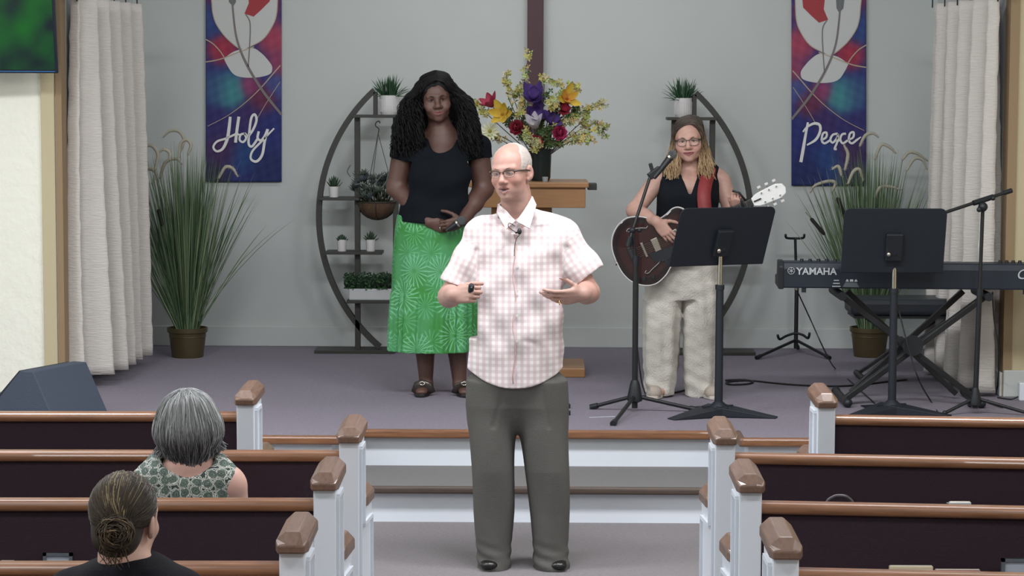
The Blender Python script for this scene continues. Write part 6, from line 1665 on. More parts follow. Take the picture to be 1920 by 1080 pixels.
v2, f2 = Fc.mesh(*bb([J(1215, 330, -0.2), J(1375, 748, 0.15)], 0.06), 0.012)
V = np.concatenate([v1, v2]); Fq = np.concatenate([f1, f2 + len(v1)])
cols = skin_cols(V, h, (190, 150, 136), (136, 72, 76), 0.0, (188, 134, 122), 1.2, mw=1.35)
link('body', np_mesh('body', V - orgof(gt), Fq, cols), M_skin, gt)
eyes(h, gt, (52, 38, 30)); brows(h, gt, (84, 66, 56), 0.0018)
glasses(h, gt, (60, 52, 52), 0.0275, 0.0205, half=False, r=0.0016, zc=-0.004, off=0.0345)
MB().tube(catmull([J(1270, 322, -0.04), J(1278, 334, -0.085), J(1290, 339, -0.098), J(1302, 334, -0.085), J(1312, 322, -0.04)], 6), 0.0011, 5).build('necklace', mat('gold', (214, 180, 120), 0.25, 1.0), gt, smooth=True)
MB().lathe([(0.026, -0.003), (0.0285, 0), (0.026, 0.003)], wR + unit(eR - wR) * 0.035, 20, axis=tuple(unit(eR - wR))).build('bracelet', mat('gold', (214, 180, 120), 0.25, 1.0), gt, smooth=True)
# sleeveless top
Ft = SDF(); ys_ = [326, 340, 365, 400, 440, 470, 484]
Ft.col([J(1290, y)[2] for y in ys_], [J(x, 400)[0] for x in (1291, 1291, 1290, 1288, 1285, 1283, 1282)], [Y0 + d_ for d_ in (0.03, 0.02, 0.005, 0, 0, 0, 0)], [0.15, 0.165, 0.172, 0.168, 0.175, 0.19, 0.195], [0.10, 0.128, 0.15, 0.15, 0.15, 0.15, 0.15], 2.3, 0.03, lambda th, z: 0.012 * np.sin(7 * th + 5 * z))
for q in (1272, 1310): Ft.ell(J(q, 372, -0.085), (0.07, 0.06, 0.07), None, 0.05)
for a in (J(1256, 326, 0.03), J(1332, 324, 0.03)): Ft.cap(a, a + mv(0, 0, -0.06), 0.056, 0.06, 0.03)
Ft.ell(J(1291, 310, -0.06), (0.056, 0.11, 0.05), None, 0.01, 's')
zv0, zv1, xv = J(1291, 362)[2], J(1291, 318)[2], J(1291, 340)[0]
Ft._add(lambda X, Y, Z: np.maximum(np.maximum(np.abs(X - xv) - (0.008 + 0.046 * (Z - zv0) / (zv1 - zv0)), Y - (Y0 - 0.0)), zv0 - Z), (xv - 0.1, Y0 - 0.3, zv0), (xv + 0.1, Y0, zv1 + 0.05), 0.006, 's')
sdf_obj('vest', Ft, [(*bb([J(1225, 308, -0.2), J(1360, 508, 0.2)], 0.02), 0.0055)], cloth_mat('black_cotton', (22, 26, 32)), gt)
# the skin of the chest shows in the neckline
# white trousers
Fp = SDF()
Fp.col([J(1282, y)[2] for y in (478, 500, 540, 560)], [J(x, 500)[0] for x in (1280, 1280, 1279, 1279)], [Y0 + 0.02] * 4, [0.192, 0.20, 0.205, 0.205], [0.15, 0.155, 0.15, 0.13], 2.4, 0.02)
def wleg(xs, ws, ys, sgn):
    Fp.col([J(1282, y)[2] for y in ys], [J(x, 600)[0] for x in xs], [Y0 + 0.02] * len(ys), [w_ / 2 / 339 for w_ in ws], [w_ / 2 / 339 * 1.2 for w_ in ws], 2.2, 0.015,
           lambda th, z: 0.03 * np.sin(5 * th + 1.2 * z + sgn) + 0.022 * np.sin(9 * th - 2 * z) + 0.04 * np.sin(z * 60 + 2.5 * th) * sstep(0.58, 0.42, z))
wleg((1246, 1243, 1241, 1240, 1240, 1238), (72, 74, 70, 68, 62, 56), (530, 560, 620, 670, 715, 740), 0.0)
wleg((1314, 1315, 1316, 1316, 1315, 1316), (72, 72, 70, 68, 62, 58), (530, 560, 620, 670, 715, 742), 1.7)
Fp.disp(lambda X, Y, Z: wav((X, Y, Z), (0.0022, 70, 30, 12, 0.5), (0.0014, -30, 5, 65, 1.4), (0.001, 50, 5, 95, 0.4)))
Fp.half(J(1280, 745), (0, 0, -1), 0.004)
sdf_obj('trousers', Fp, [(*bb([J(1200, 470, -0.22), J(1356, 748, 0.22)], 0.02), 0.0055)], cloth_mat('white_linen', (206, 202, 194), 0.9, 0.6, 120), gt)
for x in (1232, 1326):
    Fo = SDF(); b0 = J(x, 745, 0.03); b0[2] = ZS + 0.035
    dd = mv((x - 1285) * 0.0005, -0.15, 0)
    Fo.cap(b0 + mv(0, 0.05, 0), b0 + dd, 0.040, 0.044, 0.02, 'u', ((0, 0, 1), 0.85)); Fo.cap(b0 + mv(0, 0.05, 0.0), b0 + mv(0, 0.0, 0.05), 0.038, 0.036, 0.03); Fo.half((0, 0, ZS + 0.001), (0, 0, -1), 0.006)
    s_ = sdf_obj('shoe', Fo, [(*bb([b0 + mv(0, 0.1, 0.1), b0 + mv(0, -0.2, -0.04)], 0.05), 0.005)], mat('beige_suede', (176, 164, 152), 0.8, var=0.08, vscale=60), gt)
    d1 = unit(dd); sd = mv(-d1[1], d1[0], 0)
    MB().prism([(-0.09, -0.036), (0.04, -0.040), (0.12, -0.046), (0.19, -0.026), (0.20, 0.0), (0.19, 0.026), (0.12, 0.046), (0.04, 0.040), (-0.09, 0.036)], lambda a, b_, t: mv(b0[0], b0[1], ZS + 0.001) + d1 * a + sd * b_ + mv(0, 0, t), 0.02).build('sole', mat('pale_rubber', (196, 188, 180), 0.7), s_, bevel=0.005)
    for k in range(4): MB().tube([b0 + d1 * (0.04 + 0.022 * k) + sd * 0.022 + mv(0, 0, 0.037 - 0.004 * k), b0 + d1 * (0.045 + 0.022 * k) + mv(0, 0, 0.043 - 0.004 * k), b0 + d1 * (0.04 + 0.022 * k) - sd * 0.022 + mv(0, 0, 0.037 - 0.004 * k)], 0.0035, 6).build('lace', mat('pale_rubber', (196, 188, 180), 0.7), s_, smooth=True)
# hair, brown at the roots and blonde at the ends
random.seed(12)
Fh = SDF(); Fh.ell(h(0, 0.022, 0.044), mv(0.086, 0.104, 0.090) * h.s, h.R, 0.02)
for q, xa, xb in ((-1, 1264, 1262), (1, 1320, 1326)): Fh.cap(h(q * 0.066, 0.0, 0.03), J(xa, 295, 0.0), 0.026, 0.026, 0.02); Fh.cap(J(xa, 295, 0.0), J(xb, 322, -0.03), 0.026, 0.018, 0.02)
Fh.cap(h(0, 0.06, 0.0), J(1292, 320, 0.10), 0.07, 0.06, 0.04)
Fh.ell(h(0.004, -0.092, -0.028), mv(0.064, 0.080, 0.088) * h.s, h.R, 0.012, 's'); Fh.ell(J(1291, 322, -0.08), (0.055, 0.09, 0.07), None, 0.02, 's')
def gcol(v):
    z = v[:, 2]; t = sstep(J(1290, 262)[2], J(1290, 318)[2], z); t = sstep(0, 1, t)
    return np.array(lin((66, 54, 48))) + (np.array(lin((176, 146, 108))) - np.array(lin((66, 54, 48)))) * t[:, None]
sdf_obj('hair', Fh, [(*bb([J(1255, 215, -0.13), J(1335, 335, 0.16)], 0.03), 0.005)], M_hair, gt, colfn=gcol)
cur = []; c0_ = []; c1_ = []
for i in range(900):
    q = -1 if i % 2 else 1
    yp = random.uniform(-0.072, 0.085); rr = math.sqrt(max(0.05, 1 - ((yp - 0.022) / 0.112) ** 2)); vol = random.uniform(0.99, 1.05)
    x0 = 0.018 + random.uniform(-0.005, 0.005)
    pA = h(x0, yp, 0.044 + 0.094 * rr * vol)
    pB = h(q * 0.064 * rr * vol + x0 * 0.5, yp, 0.044 + 0.068 * rr * vol)
    pC = h(q * (0.080 + random.uniform(-0.003, 0.012)), yp * 0.7 + 0.005, 0.022)
    x = (1260 + random.uniform(-11, 10)) if q < 0 else (1324 + random.uniform(-10, 12))
    dz = random.uniform(-0.06, 0.07)
    p2 = J(x + (4 if q < 0 else -4), random.uniform(284, 298), dz); p3 = J(x + random.uniform(-7, 6), random.uniform(310, 338), min(dz, 0.03) - 0.05)
    cv = np.array(catmull([pA, pB, pC, p2, p3], 7)); n = len(cv); t = np.arange(n); cv = cv + np.stack([0.004 * np.sin(0.6 * t + i), 0.004 * np.cos(0.5 * t + i), 0 * t], 1) * (t / n)[:, None] * 2
    cur.append(cv); g_ = random.uniform(-14, 22); c0_.append(lin((72 + g_, 62 + g_, 56 + g_))); c1_.append(lin((186 + g_ * 0.6, 158 + g_ * 0.6, 122 + g_ * 0.6)))
strands(cur, 0.0021, 0.0016, c0_, 'hair_strands', M_hair, gt, cols_tip=c1_)

# ------------------------------------------------------------------ the guitar
YG = Y0 - 0.22
nut = Wpt(1411, 379, YG - 0.02); tailp = Wpt(1156, 491, YG + 0.02)
ga = unit(nut - tailp); gn = mv(0.10, -0.97, 0.10); gn = unit(gn - ga * (gn @ ga)); gs = np.cross(gn, ga)
if gs[2] < 0: gs = -gs
gL = np.linalg.norm(nut - tailp)
root = empty('electric_guitar', tuple(tailp), 'dark wine-red hollow-body guitar with pale binding and white headstock', 'guitar')
gp = lambda a, b_, t=0.0: tailp + ga * a + gs * b_ + gn * t
half = [(0.0, 0.0), (0.006, 0.07), (0.035, 0.135), (0.09, 0.180), (0.15, 0.195), (0.215, 0.175), (0.265, 0.140), (0.305, 0.122), (0.35, 0.128), (0.39, 0.142), (0.425, 0.138), (0.452, 0.112), (0.458, 0.075), (0.44, 0.035)]
up_ = [(x, y) for x, y in half]; dn = [(x, -y) for x, y in half[1:]]
dn[-1] = (0.40, -0.035); dn[-2] = (0.435, -0.085); dn[-3] = (0.452, -0.125)
outline = [tuple(q) for q in catmull([*up_, *reversed(dn), (0.0, 0.0)], 4)][:-1]
M_gt = bpy.data.materials.new('wine_burst'); M_gt.use_nodes = True; nt = M_gt.node_tree; pb = nt.nodes['Principled BSDF']; N = nt.nodes.new; Lk = nt.links.new
pb.inputs['Base Color'].default_value = (*lin((30, 18, 22)), 1); pb.inputs['Roughness'].default_value = 0.22; pb.inputs['Coat Weight'].default_value = 0.5
bd = MB().prism(outline, lambda a, b_, t: gp(a, b_, t - 0.045), 0.05).build('body', M_gt, root, bevel=0.006)
bn = MB().tube([gp(a, b_, 0.004) for a, b_ in outline + [outline[0]]], 0.0032, 6).build('binding', M_pot, bd, smooth=True)
MB().tube([gp(a, b_, -0.044) for a, b_ in outline + [outline[0]]], 0.0028, 6).build('binding', M_pot, bd, smooth=True)
# lighter burst of the top: an inset panel
ins_ = [(0.03 + a * 0.86, b_ * 0.80) for a, b_ in outline]
MB().prism(ins_, lambda a, b_, t: gp(a, b_, 0.0035 + t), 0.0025).build('top_panel', mat('wine_top', (50, 24, 26), 0.22, var=0.25, vscale=8, coat=0.5), bd)
for s_ in (-1, 1):
    fpts = catmull([gp(0.235, s_ * 0.105, 0.0068), gp(0.222, s_ * 0.098, 0.0068), gp(0.20, s_ * 0.108, 0.0068), gp(0.165, s_ * 0.12, 0.0068), gp(0.135, s_ * 0.132, 0.0068), gp(0.118, s_ * 0.124, 0.0068), gp(0.13, s_ * 0.115, 0.0068)], 5)
    fh_ = MB().tube(fpts, [0.004 + 0.003 * math.sin(PI * i / (len(fpts) - 1)) for i in range(len(fpts))], 8, flat=0.3).build('f_hole', M_black, bd, smooth=True)
    MB().tube([p + gn * 0.0005 + gs * 0.007 for p in fpts], 0.0012, 5).build('f_hole_binding', M_pot, fh_, smooth=True)
for a in (0.235, 0.35):
    pk = MB().obox(gp(a, 0, 0.010), ga, gs, gn, (0.018, 0.036, 0.006)).build('pickup', M_chrome, root, bevel=0.002)
br_ = MB().obox(gp(0.165, 0, 0.011), ga, gs, gn, (0.007, 0.042, 0.007)).build('bridge', M_chrome, root, bevel=0.002)
for k in range(6): MB().obox(gp(0.165, -0.027 + 0.011 * k, 0.019), ga, gs, gn, (0.004, 0.0035, 0.002)).build('saddle', M_chrome, br_)
MB().obox(gp(0.09, 0, 0.011), ga, gs, gn, (0.010, 0.045, 0.006)).build('tailpiece', M_blackp, root, bevel=0.003)
for a, b_ in ((0.10, -0.145), (0.06, -0.115), (0.15, -0.155)): MB().lathe([(0.012, 0), (0.010, 0.014), (0, 0.014)], gp(a, b_, 0.006), 12, axis=tuple(gn)).build('control_knob', M_blackp, root, smooth='auto')
pg = MB().prism([(0.18, -0.03), (0.34, -0.045), (0.33, -0.085), (0.26, -0.10), (0.19, -0.085)], lambda a, b_, t: gp(a, b_, 0.012 + t), 0.003).build('pickguard', M_blackp, root)
MB().prism([(0.36, -0.026), (gL, -0.021), (gL, 0.021), (0.36, 0.026)], lambda a, b_, t: gp(a, b_, t - 0.018), 0.034).build('neck', M_blackp, root, bevel=0.006)
for k in range(1, 20):
    a = gL - 0.63 * (1 - 2 ** (-k / 12))
    if a < 0.38: break
    MB().obox(gp(a, 0, 0.0165), ga, gs, gn, (0.0012, 0.021, 0.001)).build('fret', M_chrome, root)
hd_out = [(0.0, -0.021), (0.03, -0.034), (0.06, -0.038), (0.155, -0.042), (0.19, -0.028), (0.20, 0.0), (0.19, 0.028), (0.155, 0.042), (0.06, 0.038), (0.03, 0.034), (0.0, 0.021)]
hdir = unit(ga - gn * 0.2)
hp = lambda a, b_, t: nut + hdir * a + gs * b_ + gn * t
hdst = MB().prism(hd_out, lambda a, b_, t: hp(a, b_, t - 0.008), 0.018).build('headstock', mat('white_lacquer', (238, 240, 240), 0.2, coat=0.4), root, bevel=0.003)
MB().tube([hp(0.008 + 0.008 * 0, -0.0, 0.0115), hp(0.05, 0.0, 0.0115)], 0.010, 10, flat=0.35).build('truss_cover', M_black, hdst, smooth=True)
for k in range(3):
    for s_ in (-1, 1):
        a = 0.065 + 0.045 * k
        tp = MB().tube([hp(a, s_ * 0.026, 0.008), hp(a, s_ * 0.026, 0.022)], 0.0045, 8).build('tuning_post', M_chrome, hdst, smooth='auto')
        MB().tube([hp(a, s_ * 0.040, 0.0), hp(a, s_ * 0.052, 0.0)], 0.003, 6).build('tuner_shaft', M_chrome, tp)
        MB().obox(hp(a, s_ * 0.060, 0.0), hdir, gs, gn, (0.010, 0.007, 0.003)).build('tuner_button', M_pot, tp, bevel=0.002)
for k in range(6):
    b_ = -0.0165 + 0.0066 * k
    MB().tube([gp(0.09, b_ * 1.6, 0.018), gp(0.165, b_ * 1.5, 0.022), gp(gL, b_, 0.019)], 0.0007, 4).build('string', M_chrome, root)
# capo and strap
MB().tube([gp(gL - 0.055, -0.03, 0.0), gp(gL - 0.055, -0.022, 0.026), gp(gL - 0.055, 0.028, 0.026), gp(gL - 0.05, 0.045, 0.03)], 0.006, 8).build('capo', M_black, root, smooth=True)
MB().tube([gp(gL - 0.03, 0.02, 0.0), gp(gL - 0.045, 0.075, 0.0), gp(gL - 0.075, 0.10, 0.0)], 0.006, 8).build('capo_lever', M_black, root, smooth=True)
sp_ = [J(1325, 418, -0.20), J(1322, 395, -0.185), J(1320, 365, -0.165), J(1324, 340, -0.115), J(1330, 322, -0.05), J(1330, 312, 0.03), J(1322, 322, 0.10), J(1290, 380, 0.175), J(1240, 440, 0.16), J(1190, 470, 0.0), J(1158, 488, -0.19)]
cv = catmull(sp_, 6); v = []
for i, p in enumerate(cv):
    tt_ = unit(cv[min(i + 1, len(cv) - 1)] - cv[max(i - 1, 0)])
    wd = unit(np.cross(tt_, mv(0.0, 1, 0)) if i < 24 else np.cross(tt_, mv(0.3, 1, 0))); 
    if i >= 26: wd = mv(0.3, 0, 0.95)
    w_ = 0.037 if i < 26 else 0.03
    if wd[0] < 0: wd = -wd
    v += [p - wd * w_, p + wd * w_]
me = np_mesh('strap', np.array(v) - orgof(root), [(2 * i, 2 * i + 1, 2 * i + 3, 2 * i + 2) for i in range(len(cv) - 1)], None, True)
link('strap', me, mat('red_strap', (132, 46, 48), 0.6, var=0.15, vscale=40), root, solid=0.004)

# ------------------------------------------------------------------ grey-haired woman in the pews (seen from behind)
Y0 = 6.98
base = J(350, 935); base[2] = 0.0
ga_ = empty('person', (base[0], Y0, 0.49), 'grey-haired woman in a green and white patterned sleeveless blouse, sitting in a pew', 'person')
h = Head(J(354, 800, 0.10), rot(180 + 8, 3, 0), 1.0)
F = SDF(); head_ops(F, h, False)
nb = J(352, 880, 0.0); F.cap(h(0, 0.03, -0.09), nb, 0.050, 0.060, 0.03); F.cap(J(285, 900, 0.02), J(420, 900, 0.02), 0.050, 0.050, 0.05); F.cap(nb, J(350, 930, 0.04), 0.062, 0.085, 0.05)
for a, e_, w_ in ((J(272, 912, 0.03), J(262, 1030, 0.06), J(300, 1065, 0.32)), (J(432, 914, 0.03), J(446, 1030, 0.06), J(405, 1065, 0.32))):
    F.cap(a, e_, 0.052, 0.044, 0.04); F.cap(e_, w_, 0.043, 0.028, 0.02); hand(F, w_, (0, 0.9, -0.3), (1 if a[0] < J(350, 900)[0] else -1, 0, 0), (0, -0.3, -0.9), (10, 15, 10), s=0.92)
for q in (-1, 1):
    hp_ = mv(base[0] + q * 0.10, Y0 + 0.05, 0.57); kn = mv(base[0] + q * 0.11, Y0 + 0.44, 0.56); an = mv(base[0] + q * 0.11, Y0 + 0.50, 0.10)
    F.cap(hp_, kn, 0.085, 0.062, 0.03); F.cap(kn, an, 0.056, 0.038, 0.02); F.cap(an + mv(0, 0, -0.05), an + mv(0, 0.14, -0.06), 0.036, 0.03, 0.02)
v1, f1 = blocks_mesh(F, [((h.c - 0.12).tolist(), (h.c[0] + 0.12, h.c[1] + 0.15, h.c[2] + 0.13), 0.004), ((J(262, 0)[0] - 0.08, Y0 - 0.2, J(0, 925)[2] - 0.06), (J(450, 0)[0] + 0.08, Y0 + 0.2, h.c[2] - 0.10), 0.006)])
v2, f2 = F.mesh((base[0] - 0.32, Y0 - 0.15, 0.0), (base[0] + 0.32, Y0 + 0.70, J(350, 920)[2]), 0.012)
V = np.concatenate([v1, v2]); Fq = np.concatenate([f1, f2 + len(v1)])
link('body', np_mesh('body', V - orgof(ga_), Fq, skin_cols(V, h, (206, 164, 152), (170, 110, 106))), M_skin, ga_)
eyes(h, ga_, (90, 100, 110)); brows(h, ga_, (150, 146, 144))
Fb = SDF(); ys_ = [858, 876, 900, 940, 1000, 1060]
Fb.col([J(345, y)[2] for y in ys_] , [J(x, 900)[0] for x in (346, 344, 342, 342, 344, 346)], [Y0 + d_ for d_ in (0.02, 0.02, 0.03, 0.04, 0.05, 0.06)], [0.105, 0.140, 0.158, 0.162, 0.165, 0.17], [0.06, 0.09, 0.115, 0.125, 0.13, 0.14], 2.4, 0.02)
Fb.cap(J(300, 872, 0.02), J(283, 900, 0.02), 0.035, 0.055, 0.03); Fb.cap(J(400, 872, 0.02), J(416, 900, 0.02), 0.035, 0.055, 0.03)
Fb.col([0.49, 0.62, 0.68], base[0], [Y0 + 0.10, Y0 + 0.08, Y0 + 0.06], [0.20, 0.20, 0.17], [0.18, 0.16, 0.14], 2.4, 0.04)
Fb.ell(J(352, 862, 0.0), (0.082, 0.16, 0.036), None, 0.012, 's')
Fb.disp(lambda X, Y, Z: wav((X, Y, Z), (0.003, 30, 8, 22, 0.5), (0.002, -34, 5, 40, 1.4)))
mb_ = bpy.data.materials.new('medallion_print'); mb_.use_nodes = True; nt = mb_.node_tree; pb = nt.nodes['Principled BSDF']; N = nt.nodes.new; Lk = nt.links.new
at = N('ShaderNodeAttribute'); at.attribute_name = 'pat'
vo = N('ShaderNodeTexVoronoi'); vo.voronoi_dimensions = '2D'; vo.inputs['Scale'].default_value = 29; vo.inputs['Randomness'].default_value = 0.5; Lk(at.outputs['Vector'], vo.inputs['Vector'])
rp = N('ShaderNodeValToRGB'); rp.color_ramp.interpolation = 'CONSTANT'; els = rp.color_ramp.elements
stops = [(0, (74, 88, 84)), (0.10, (128, 142, 134)), (0.15, (80, 96, 90)), (0.30, (120, 134, 126)), (0.34, (70, 84, 80)), (0.40, (206, 208, 202)), (0.47, (84, 98, 92)), (0.53, (200, 204, 198)), (0.60, (56, 66, 64))]
els[0].position = 0; els[0].color = (*lin(stops[0][1]), 1); els[1].position = stops[1][0]; els[1].color = (*lin(stops[1][1]), 1)
for p_, c_ in stops[2:]:
    e_ = els.new(p_); e_.color = (*lin(c_), 1)
nb_ = N('ShaderNodeTexNoise'); nb_.inputs['Scale'].default_value = 95; nb_.inputs['Detail'].default_value = 1; Lk(at.outputs['Vector'], nb_.inputs['Vector'])
sb_ = N('ShaderNodeMath'); sb_.operation = 'MULTIPLY_ADD'; sb_.inputs[1].default_value = 0.42; sb_.inputs[2].default_value = -0.21; Lk(nb_.outputs['Fac'], sb_.inputs[0])
ad_ = N('ShaderNodeMath'); ad_.operation = 'ADD'; Lk(vo.outputs['Distance'], ad_.inputs[0]); Lk(sb_.outputs[0], ad_.inputs[1])
Lk(ad_.outputs[0], rp.inputs[0]); Lk(rp.outputs[0], pb.inputs['Base Color']); pb.inputs['Roughness'].default_value = 0.85
sdf_obj('blouse', Fb, [((base[0] - 0.30, Y0 - 0.16, 0.48), (base[0] + 0.30, Y0 + 0.34, J(350, 845)[2]), 0.0055)], mb_, ga_, patfn=lambda v: np.stack([v[:, 0] + 3, v[:, 2] + 0.4 * v[:, 1], 0 * v[:, 0]], 1))
# hair
random.seed(77)
Fh = SDF(); Fh.ell(h(0, 0.020, 0.030), mv(0.092, 0.108, 0.094) * h.s, h.R, 0.02); Fh.ell(h(0, 0.040, -0.030), mv(0.084, 0.068, 0.055) * h.s, h.R, 0.03)
Fh.ell(h(0, -0.09, -0.035), mv(0.058, 0.075, 0.085) * h.s, h.R, 0.02, 's')
sdf_obj('hair', Fh, [((h.c - 0.14).tolist(), (h.c + 0.15).tolist(), 0.005)], mat('grey_hair_base', (70, 72, 76), 0.6), ga_)
cur = []; cc_ = []; c1_ = []
for i in range(2400):
    ph = random.uniform(-1.25 * PI / 1.6, 1.25 * PI / 1.6)              # 0 is the back of the head
    r_ = random.uniform(0.97, 1.07); crown = (random.uniform(-0.02, 0.02), 0.01 + random.uniform(-0.015, 0.03), 0.125 * r_)
    sx, sy = math.sin(ph), math.cos(ph); L_ = random.uniform(0.72, 1.0) * (1 - 0.22 * sx * sx); fl = random.random()
    pts = [crown, (0.060 * sx * r_, 0.020 + 0.068 * sy * r_, 0.104 * r_), (0.094 * sx * r_, 0.020 + 0.106 * sy * r_, 0.045), (0.100 * sx * r_, 0.020 + 0.110 * sy * r_, -0.005), (0.088 * sx * r_, 0.022 + 0.088 * sy * r_, -0.052 * L_), ((0.046 + 0.066 * sx * sx * fl) * sx, 0.022 + 0.064 * sy, -0.098 * L_ - 0.014 * fl * sy * sy + 0.012 * fl * sx * sx)]
    cv = np.array([h(*p) for p in catmull(pts, 4)]); t = np.arange(len(cv)); cv = cv + np.stack([0.008 * np.sin(0.42 * t + (i % 9) * 0.7), 0.003 * np.cos(0.6 * t + i % 5), 0 * t], 1) * (t / len(cv))[:, None]
    cur.append(cv); g_ = random.random() ** 1.3; st_ = (0.5 + 0.5 * math.sin(ph * 7 + 1.0) ** 2)
    b0 = 112 + 96 * g_ * st_; cc_.append(lin((b0, b0 + 2, b0 + 3))); b1 = 52 + 100 * random.random() ** 1.6 + 40 * sx * sx; c1_.append(lin((b1, b1 + 2, b1 + 6)))
strands(cur, 0.0014, 0.0012, cc_, 'hair_strands', M_hair, ga_, cols_tip=c1_)

# ------------------------------------------------------------------ woman with a bun, nearest pew
Y0 = 5.20
base = J(232, 1075); base[2] = 0
wb = empty('person', (base[0], Y0, 0.49), 'dark-haired woman with a low bun and a black top, sitting nearest at the lower left', 'person')
h = Head(J(262, 964, 0.10), rot(180 - 16, -4, 0), 0.87)
F = SDF(); head_ops(F, h, False)
nb = J(254, 1064, 0.01); F.cap(h(0, 0.03, -0.09), nb, 0.042, 0.044, 0.03); F.cap(J(200, 1118, 0.04), J(280, 1118, 0.04), 0.040, 0.040, 0.03)
for sx_ in (-1, 1):
    a = mv(base[0] + sx_ * 0.13, Y0 + 0.03, 0.90); e_ = mv(base[0] + sx_ * 0.18, Y0 + 0.06, 0.66); w_ = mv(base[0] + sx_ * 0.10, Y0 + 0.28, 0.62)
    F.cap(a, e_, 0.045, 0.040, 0.03); F.cap(e_, w_, 0.038, 0.026, 0.02); hand(F, w_, (-sx_ * 0.2, 0.9, -0.1), (-sx_, 0, 0), (0, -0.2, -0.9), (10, 15, 10), s=0.9)
    hp_ = mv(base[0] + sx_ * 0.10, Y0 + 0.05, 0.57); kn = mv(base[0] + sx_ * 0.11, Y0 + 0.42, 0.56); an = mv(base[0] + sx_ * 0.11, Y0 + 0.47, 0.10)
    F.cap(hp_, kn, 0.08, 0.06, 0.03); F.cap(kn, an, 0.052, 0.036, 0.02); F.cap(an + mv(0, 0, -0.05), an + mv(0, 0.14, -0.06), 0.036, 0.03, 0.02)
v1, f1 = blocks_mesh(F, [((h.c - 0.115).tolist(), (h.c[0] + 0.125, h.c[1] + 0.14, h.c[2] + 0.12), 0.0035), ((J(170, 0)[0] - 0.06, Y0 - 0.2, J(0, 1092)[2] - 0.04), (J(310, 0)[0] + 0.06, Y0 + 0.2, h.c[2] - 0.09), 0.006)])
v2, f2 = F.mesh((base[0] - 0.30, Y0 - 0.15, 0.0), (base[0] + 0.30, Y0 + 0.68, J(232, 1085)[2]), 0.012)
V = np.concatenate([v1, v2]); Fq = np.concatenate([f1, f2 + len(v1)])
link('body', np_mesh('body', V - orgof(wb), Fq, skin_cols(V, h, (198, 160, 146), (170, 110, 106))), M_skin, wb)
eyes(h, wb); brows(h, wb, (60, 48, 42))
Fb = SDF(); ys_ = [1044, 1050, 1060, 1085, 1160]
Fb.col([J(235, y)[2] for y in ys_], [J(x, 1070)[0] for x in (244, 242, 238, 234, 230)], Y0 + 0.03, [0.056, 0.074, 0.098, 0.150, 0.165], [0.058, 0.076, 0.092, 0.108, 0.12], 2.2, 0.02)
Fb.col([0.49, 0.62, 0.90], base[0], Y0 + 0.06, [0.19, 0.16, 0.165], [0.15, 0.12, 0.12], 2.4, 0.04)
for sx_ in (-1, 1): Fb.cap((base[0] + sx_ * 0.13, Y0 + 0.03, 0.90), (base[0] + sx_ * 0.165, Y0 + 0.05, 0.74), 0.054, 0.052, 0.03)
sdf_obj('top', Fb, [((base[0] - 0.28, Y0 - 0.16, 0.48), (base[0] + 0.28, Y0 + 0.30, J(232, 1045)[2]), 0.007)], cloth_mat('black_jersey', (24, 24, 30)), wb)
random.seed(78)
Fh = SDF(); Fh.ell(h(0, 0.020, 0.040), mv(0.082, 0.102, 0.090) * h.s, h.R, 0.02); Fh.ell(h(0, 0.055, -0.035), mv(0.066, 0.055, 0.06) * h.s, h.R, 0.03)
Fh.ell(h(0, -0.09, -0.040), mv(0.070, 0.080, 0.090) * h.s, h.R, 0.02, 's')
for q in (-1, 1): Fh.ell(h(q * 0.085, 0.0, -0.02), mv(0.03, 0.034, 0.045) * h.s, h.R, 0.01, 's')
hb = sdf_obj('hair', Fh, [((h.c - 0.13).tolist(), (h.c + 0.14).tolist(), 0.0045)], mat('dark_hair_base', (48, 40, 34), 0.5), wb)
bun = J(218, 1000, -0.095); cur = []; cc_ = []
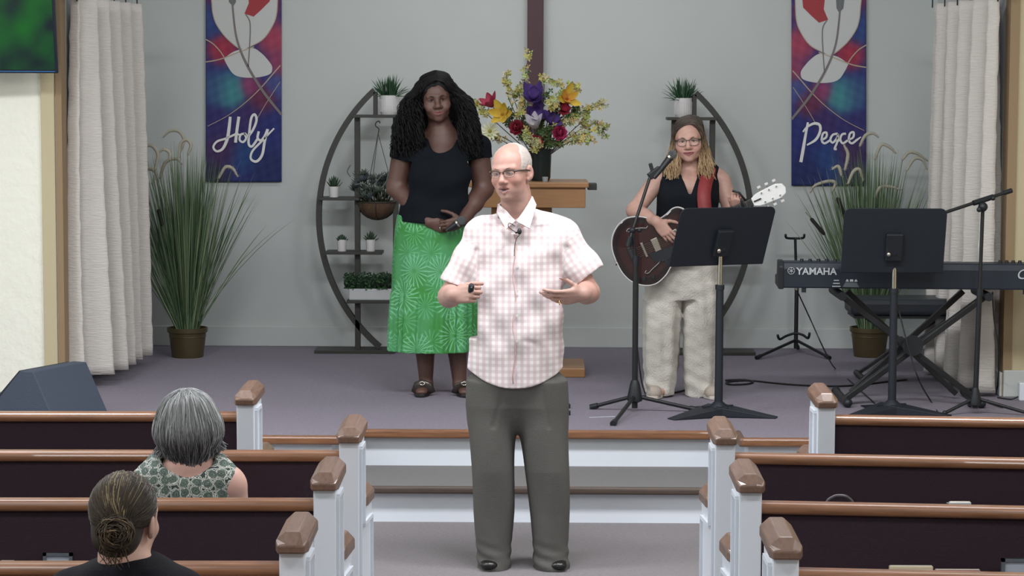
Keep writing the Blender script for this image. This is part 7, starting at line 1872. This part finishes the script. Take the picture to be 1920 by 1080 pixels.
for i in range(1900):
    ph = random.uniform(-PI * 0.82, PI * 0.82); r_ = random.uniform(1.0, 1.035)
    # from the hairline over the scalp to the bun
    th0 = random.uniform(0.05, 1.75)
    sx, cx_ = math.sin(ph), math.cos(ph)
    s0 = mv(0.083 * math.sin(th0) * sx, 0.02 + 0.104 * math.sin(th0) * cx_, 0.040 + 0.092 * math.cos(th0)) * r_
    bl_ = h.loc(bun)
    mid = (s0 + mv(0, 0.02, 0)) * 0.5 + bl_ * 0.5
    dm = mid - mv(0, 0.02, 0.040); k_ = math.sqrt((dm[0] / 0.084) ** 2 + (dm[1] / 0.105) ** 2 + (dm[2] / 0.093) ** 2); mid = mv(0, 0.02, 0.04) + dm / max(k_, 0.2) * r_
    q1 = (s0 + mid) / 2; dm = q1 - mv(0, 0.02, 0.04); k_ = math.sqrt((dm[0] / 0.084) ** 2 + (dm[1] / 0.105) ** 2 + (dm[2] / 0.093) ** 2); q1 = mv(0, 0.02, 0.04) + dm / max(k_, 0.2) * r_
    end = bl_ + mv(random.uniform(-0.02, 0.02), -0.008, random.uniform(-0.02, 0.02))
    cur.append(np.array([h(*p) for p in catmull([s0, q1, mid, end], 6)]))
    g_ = random.random(); lite = 1 if (abs(s0[0] + 0.005) < 0.035 and g_ > 0.72 and s0[2] > 0.03) else 0
    cc_.append(lin((134, 118, 88)) if lite else lin((42 + 34 * g_, 36 + 28 * g_, 31 + 20 * g_)))
B_ = frame((0.1, -1, 0))
for i in range(800):
    B_ = frame((0.1 + random.gauss(0, 0.28), -1, random.gauss(0, 0.28))); a0 = random.uniform(0, 2 * PI); R0 = 0.030 * random.uniform(0.5, 1.25); w_ = random.uniform(1.2, 3.0); tilt = random.uniform(-0.5, 0.5); dz = random.uniform(-0.012, 0.018)
    pts = []
    for k in range(16):
        a = a0 + w_ * 2 * k / 16; pts.append(bun + B_ @ mv(R0 * math.cos(a), R0 * 1.05 * math.sin(a), dz + 0.012 * math.sin(a * 1.5 + tilt * 4)))
    cur.append(np.array(pts)); g_ = random.random(); cc_.append(lin((124, 104, 78)) if g_ > 0.90 else lin((44 + 44 * g_, 37 + 36 * g_, 31 + 26 * g_)))
for i in range(40):
    p0 = bun + mv(random.uniform(-0.03, 0.02), random.uniform(-0.02, 0.02), -0.01); L_ = random.uniform(0.03, 0.075)
    cur.append(np.array(catmull([p0, p0 + mv(random.uniform(-0.015, 0.01), -0.004, -L_ * 0.5), p0 + mv(random.uniform(-0.02, 0.015), 0.0, -L_)], 5))); cc_.append(lin((74, 60, 48)))
strands(cur, 0.0012, 0.0009, cc_, 'hair_strands', M_hair, wb)
MB().ball(bun + mv(0, 0.005, 0), (0.030, 0.026, 0.032), 14, lin((52, 42, 36))).build('bun', M_hair, wb, smooth=True)
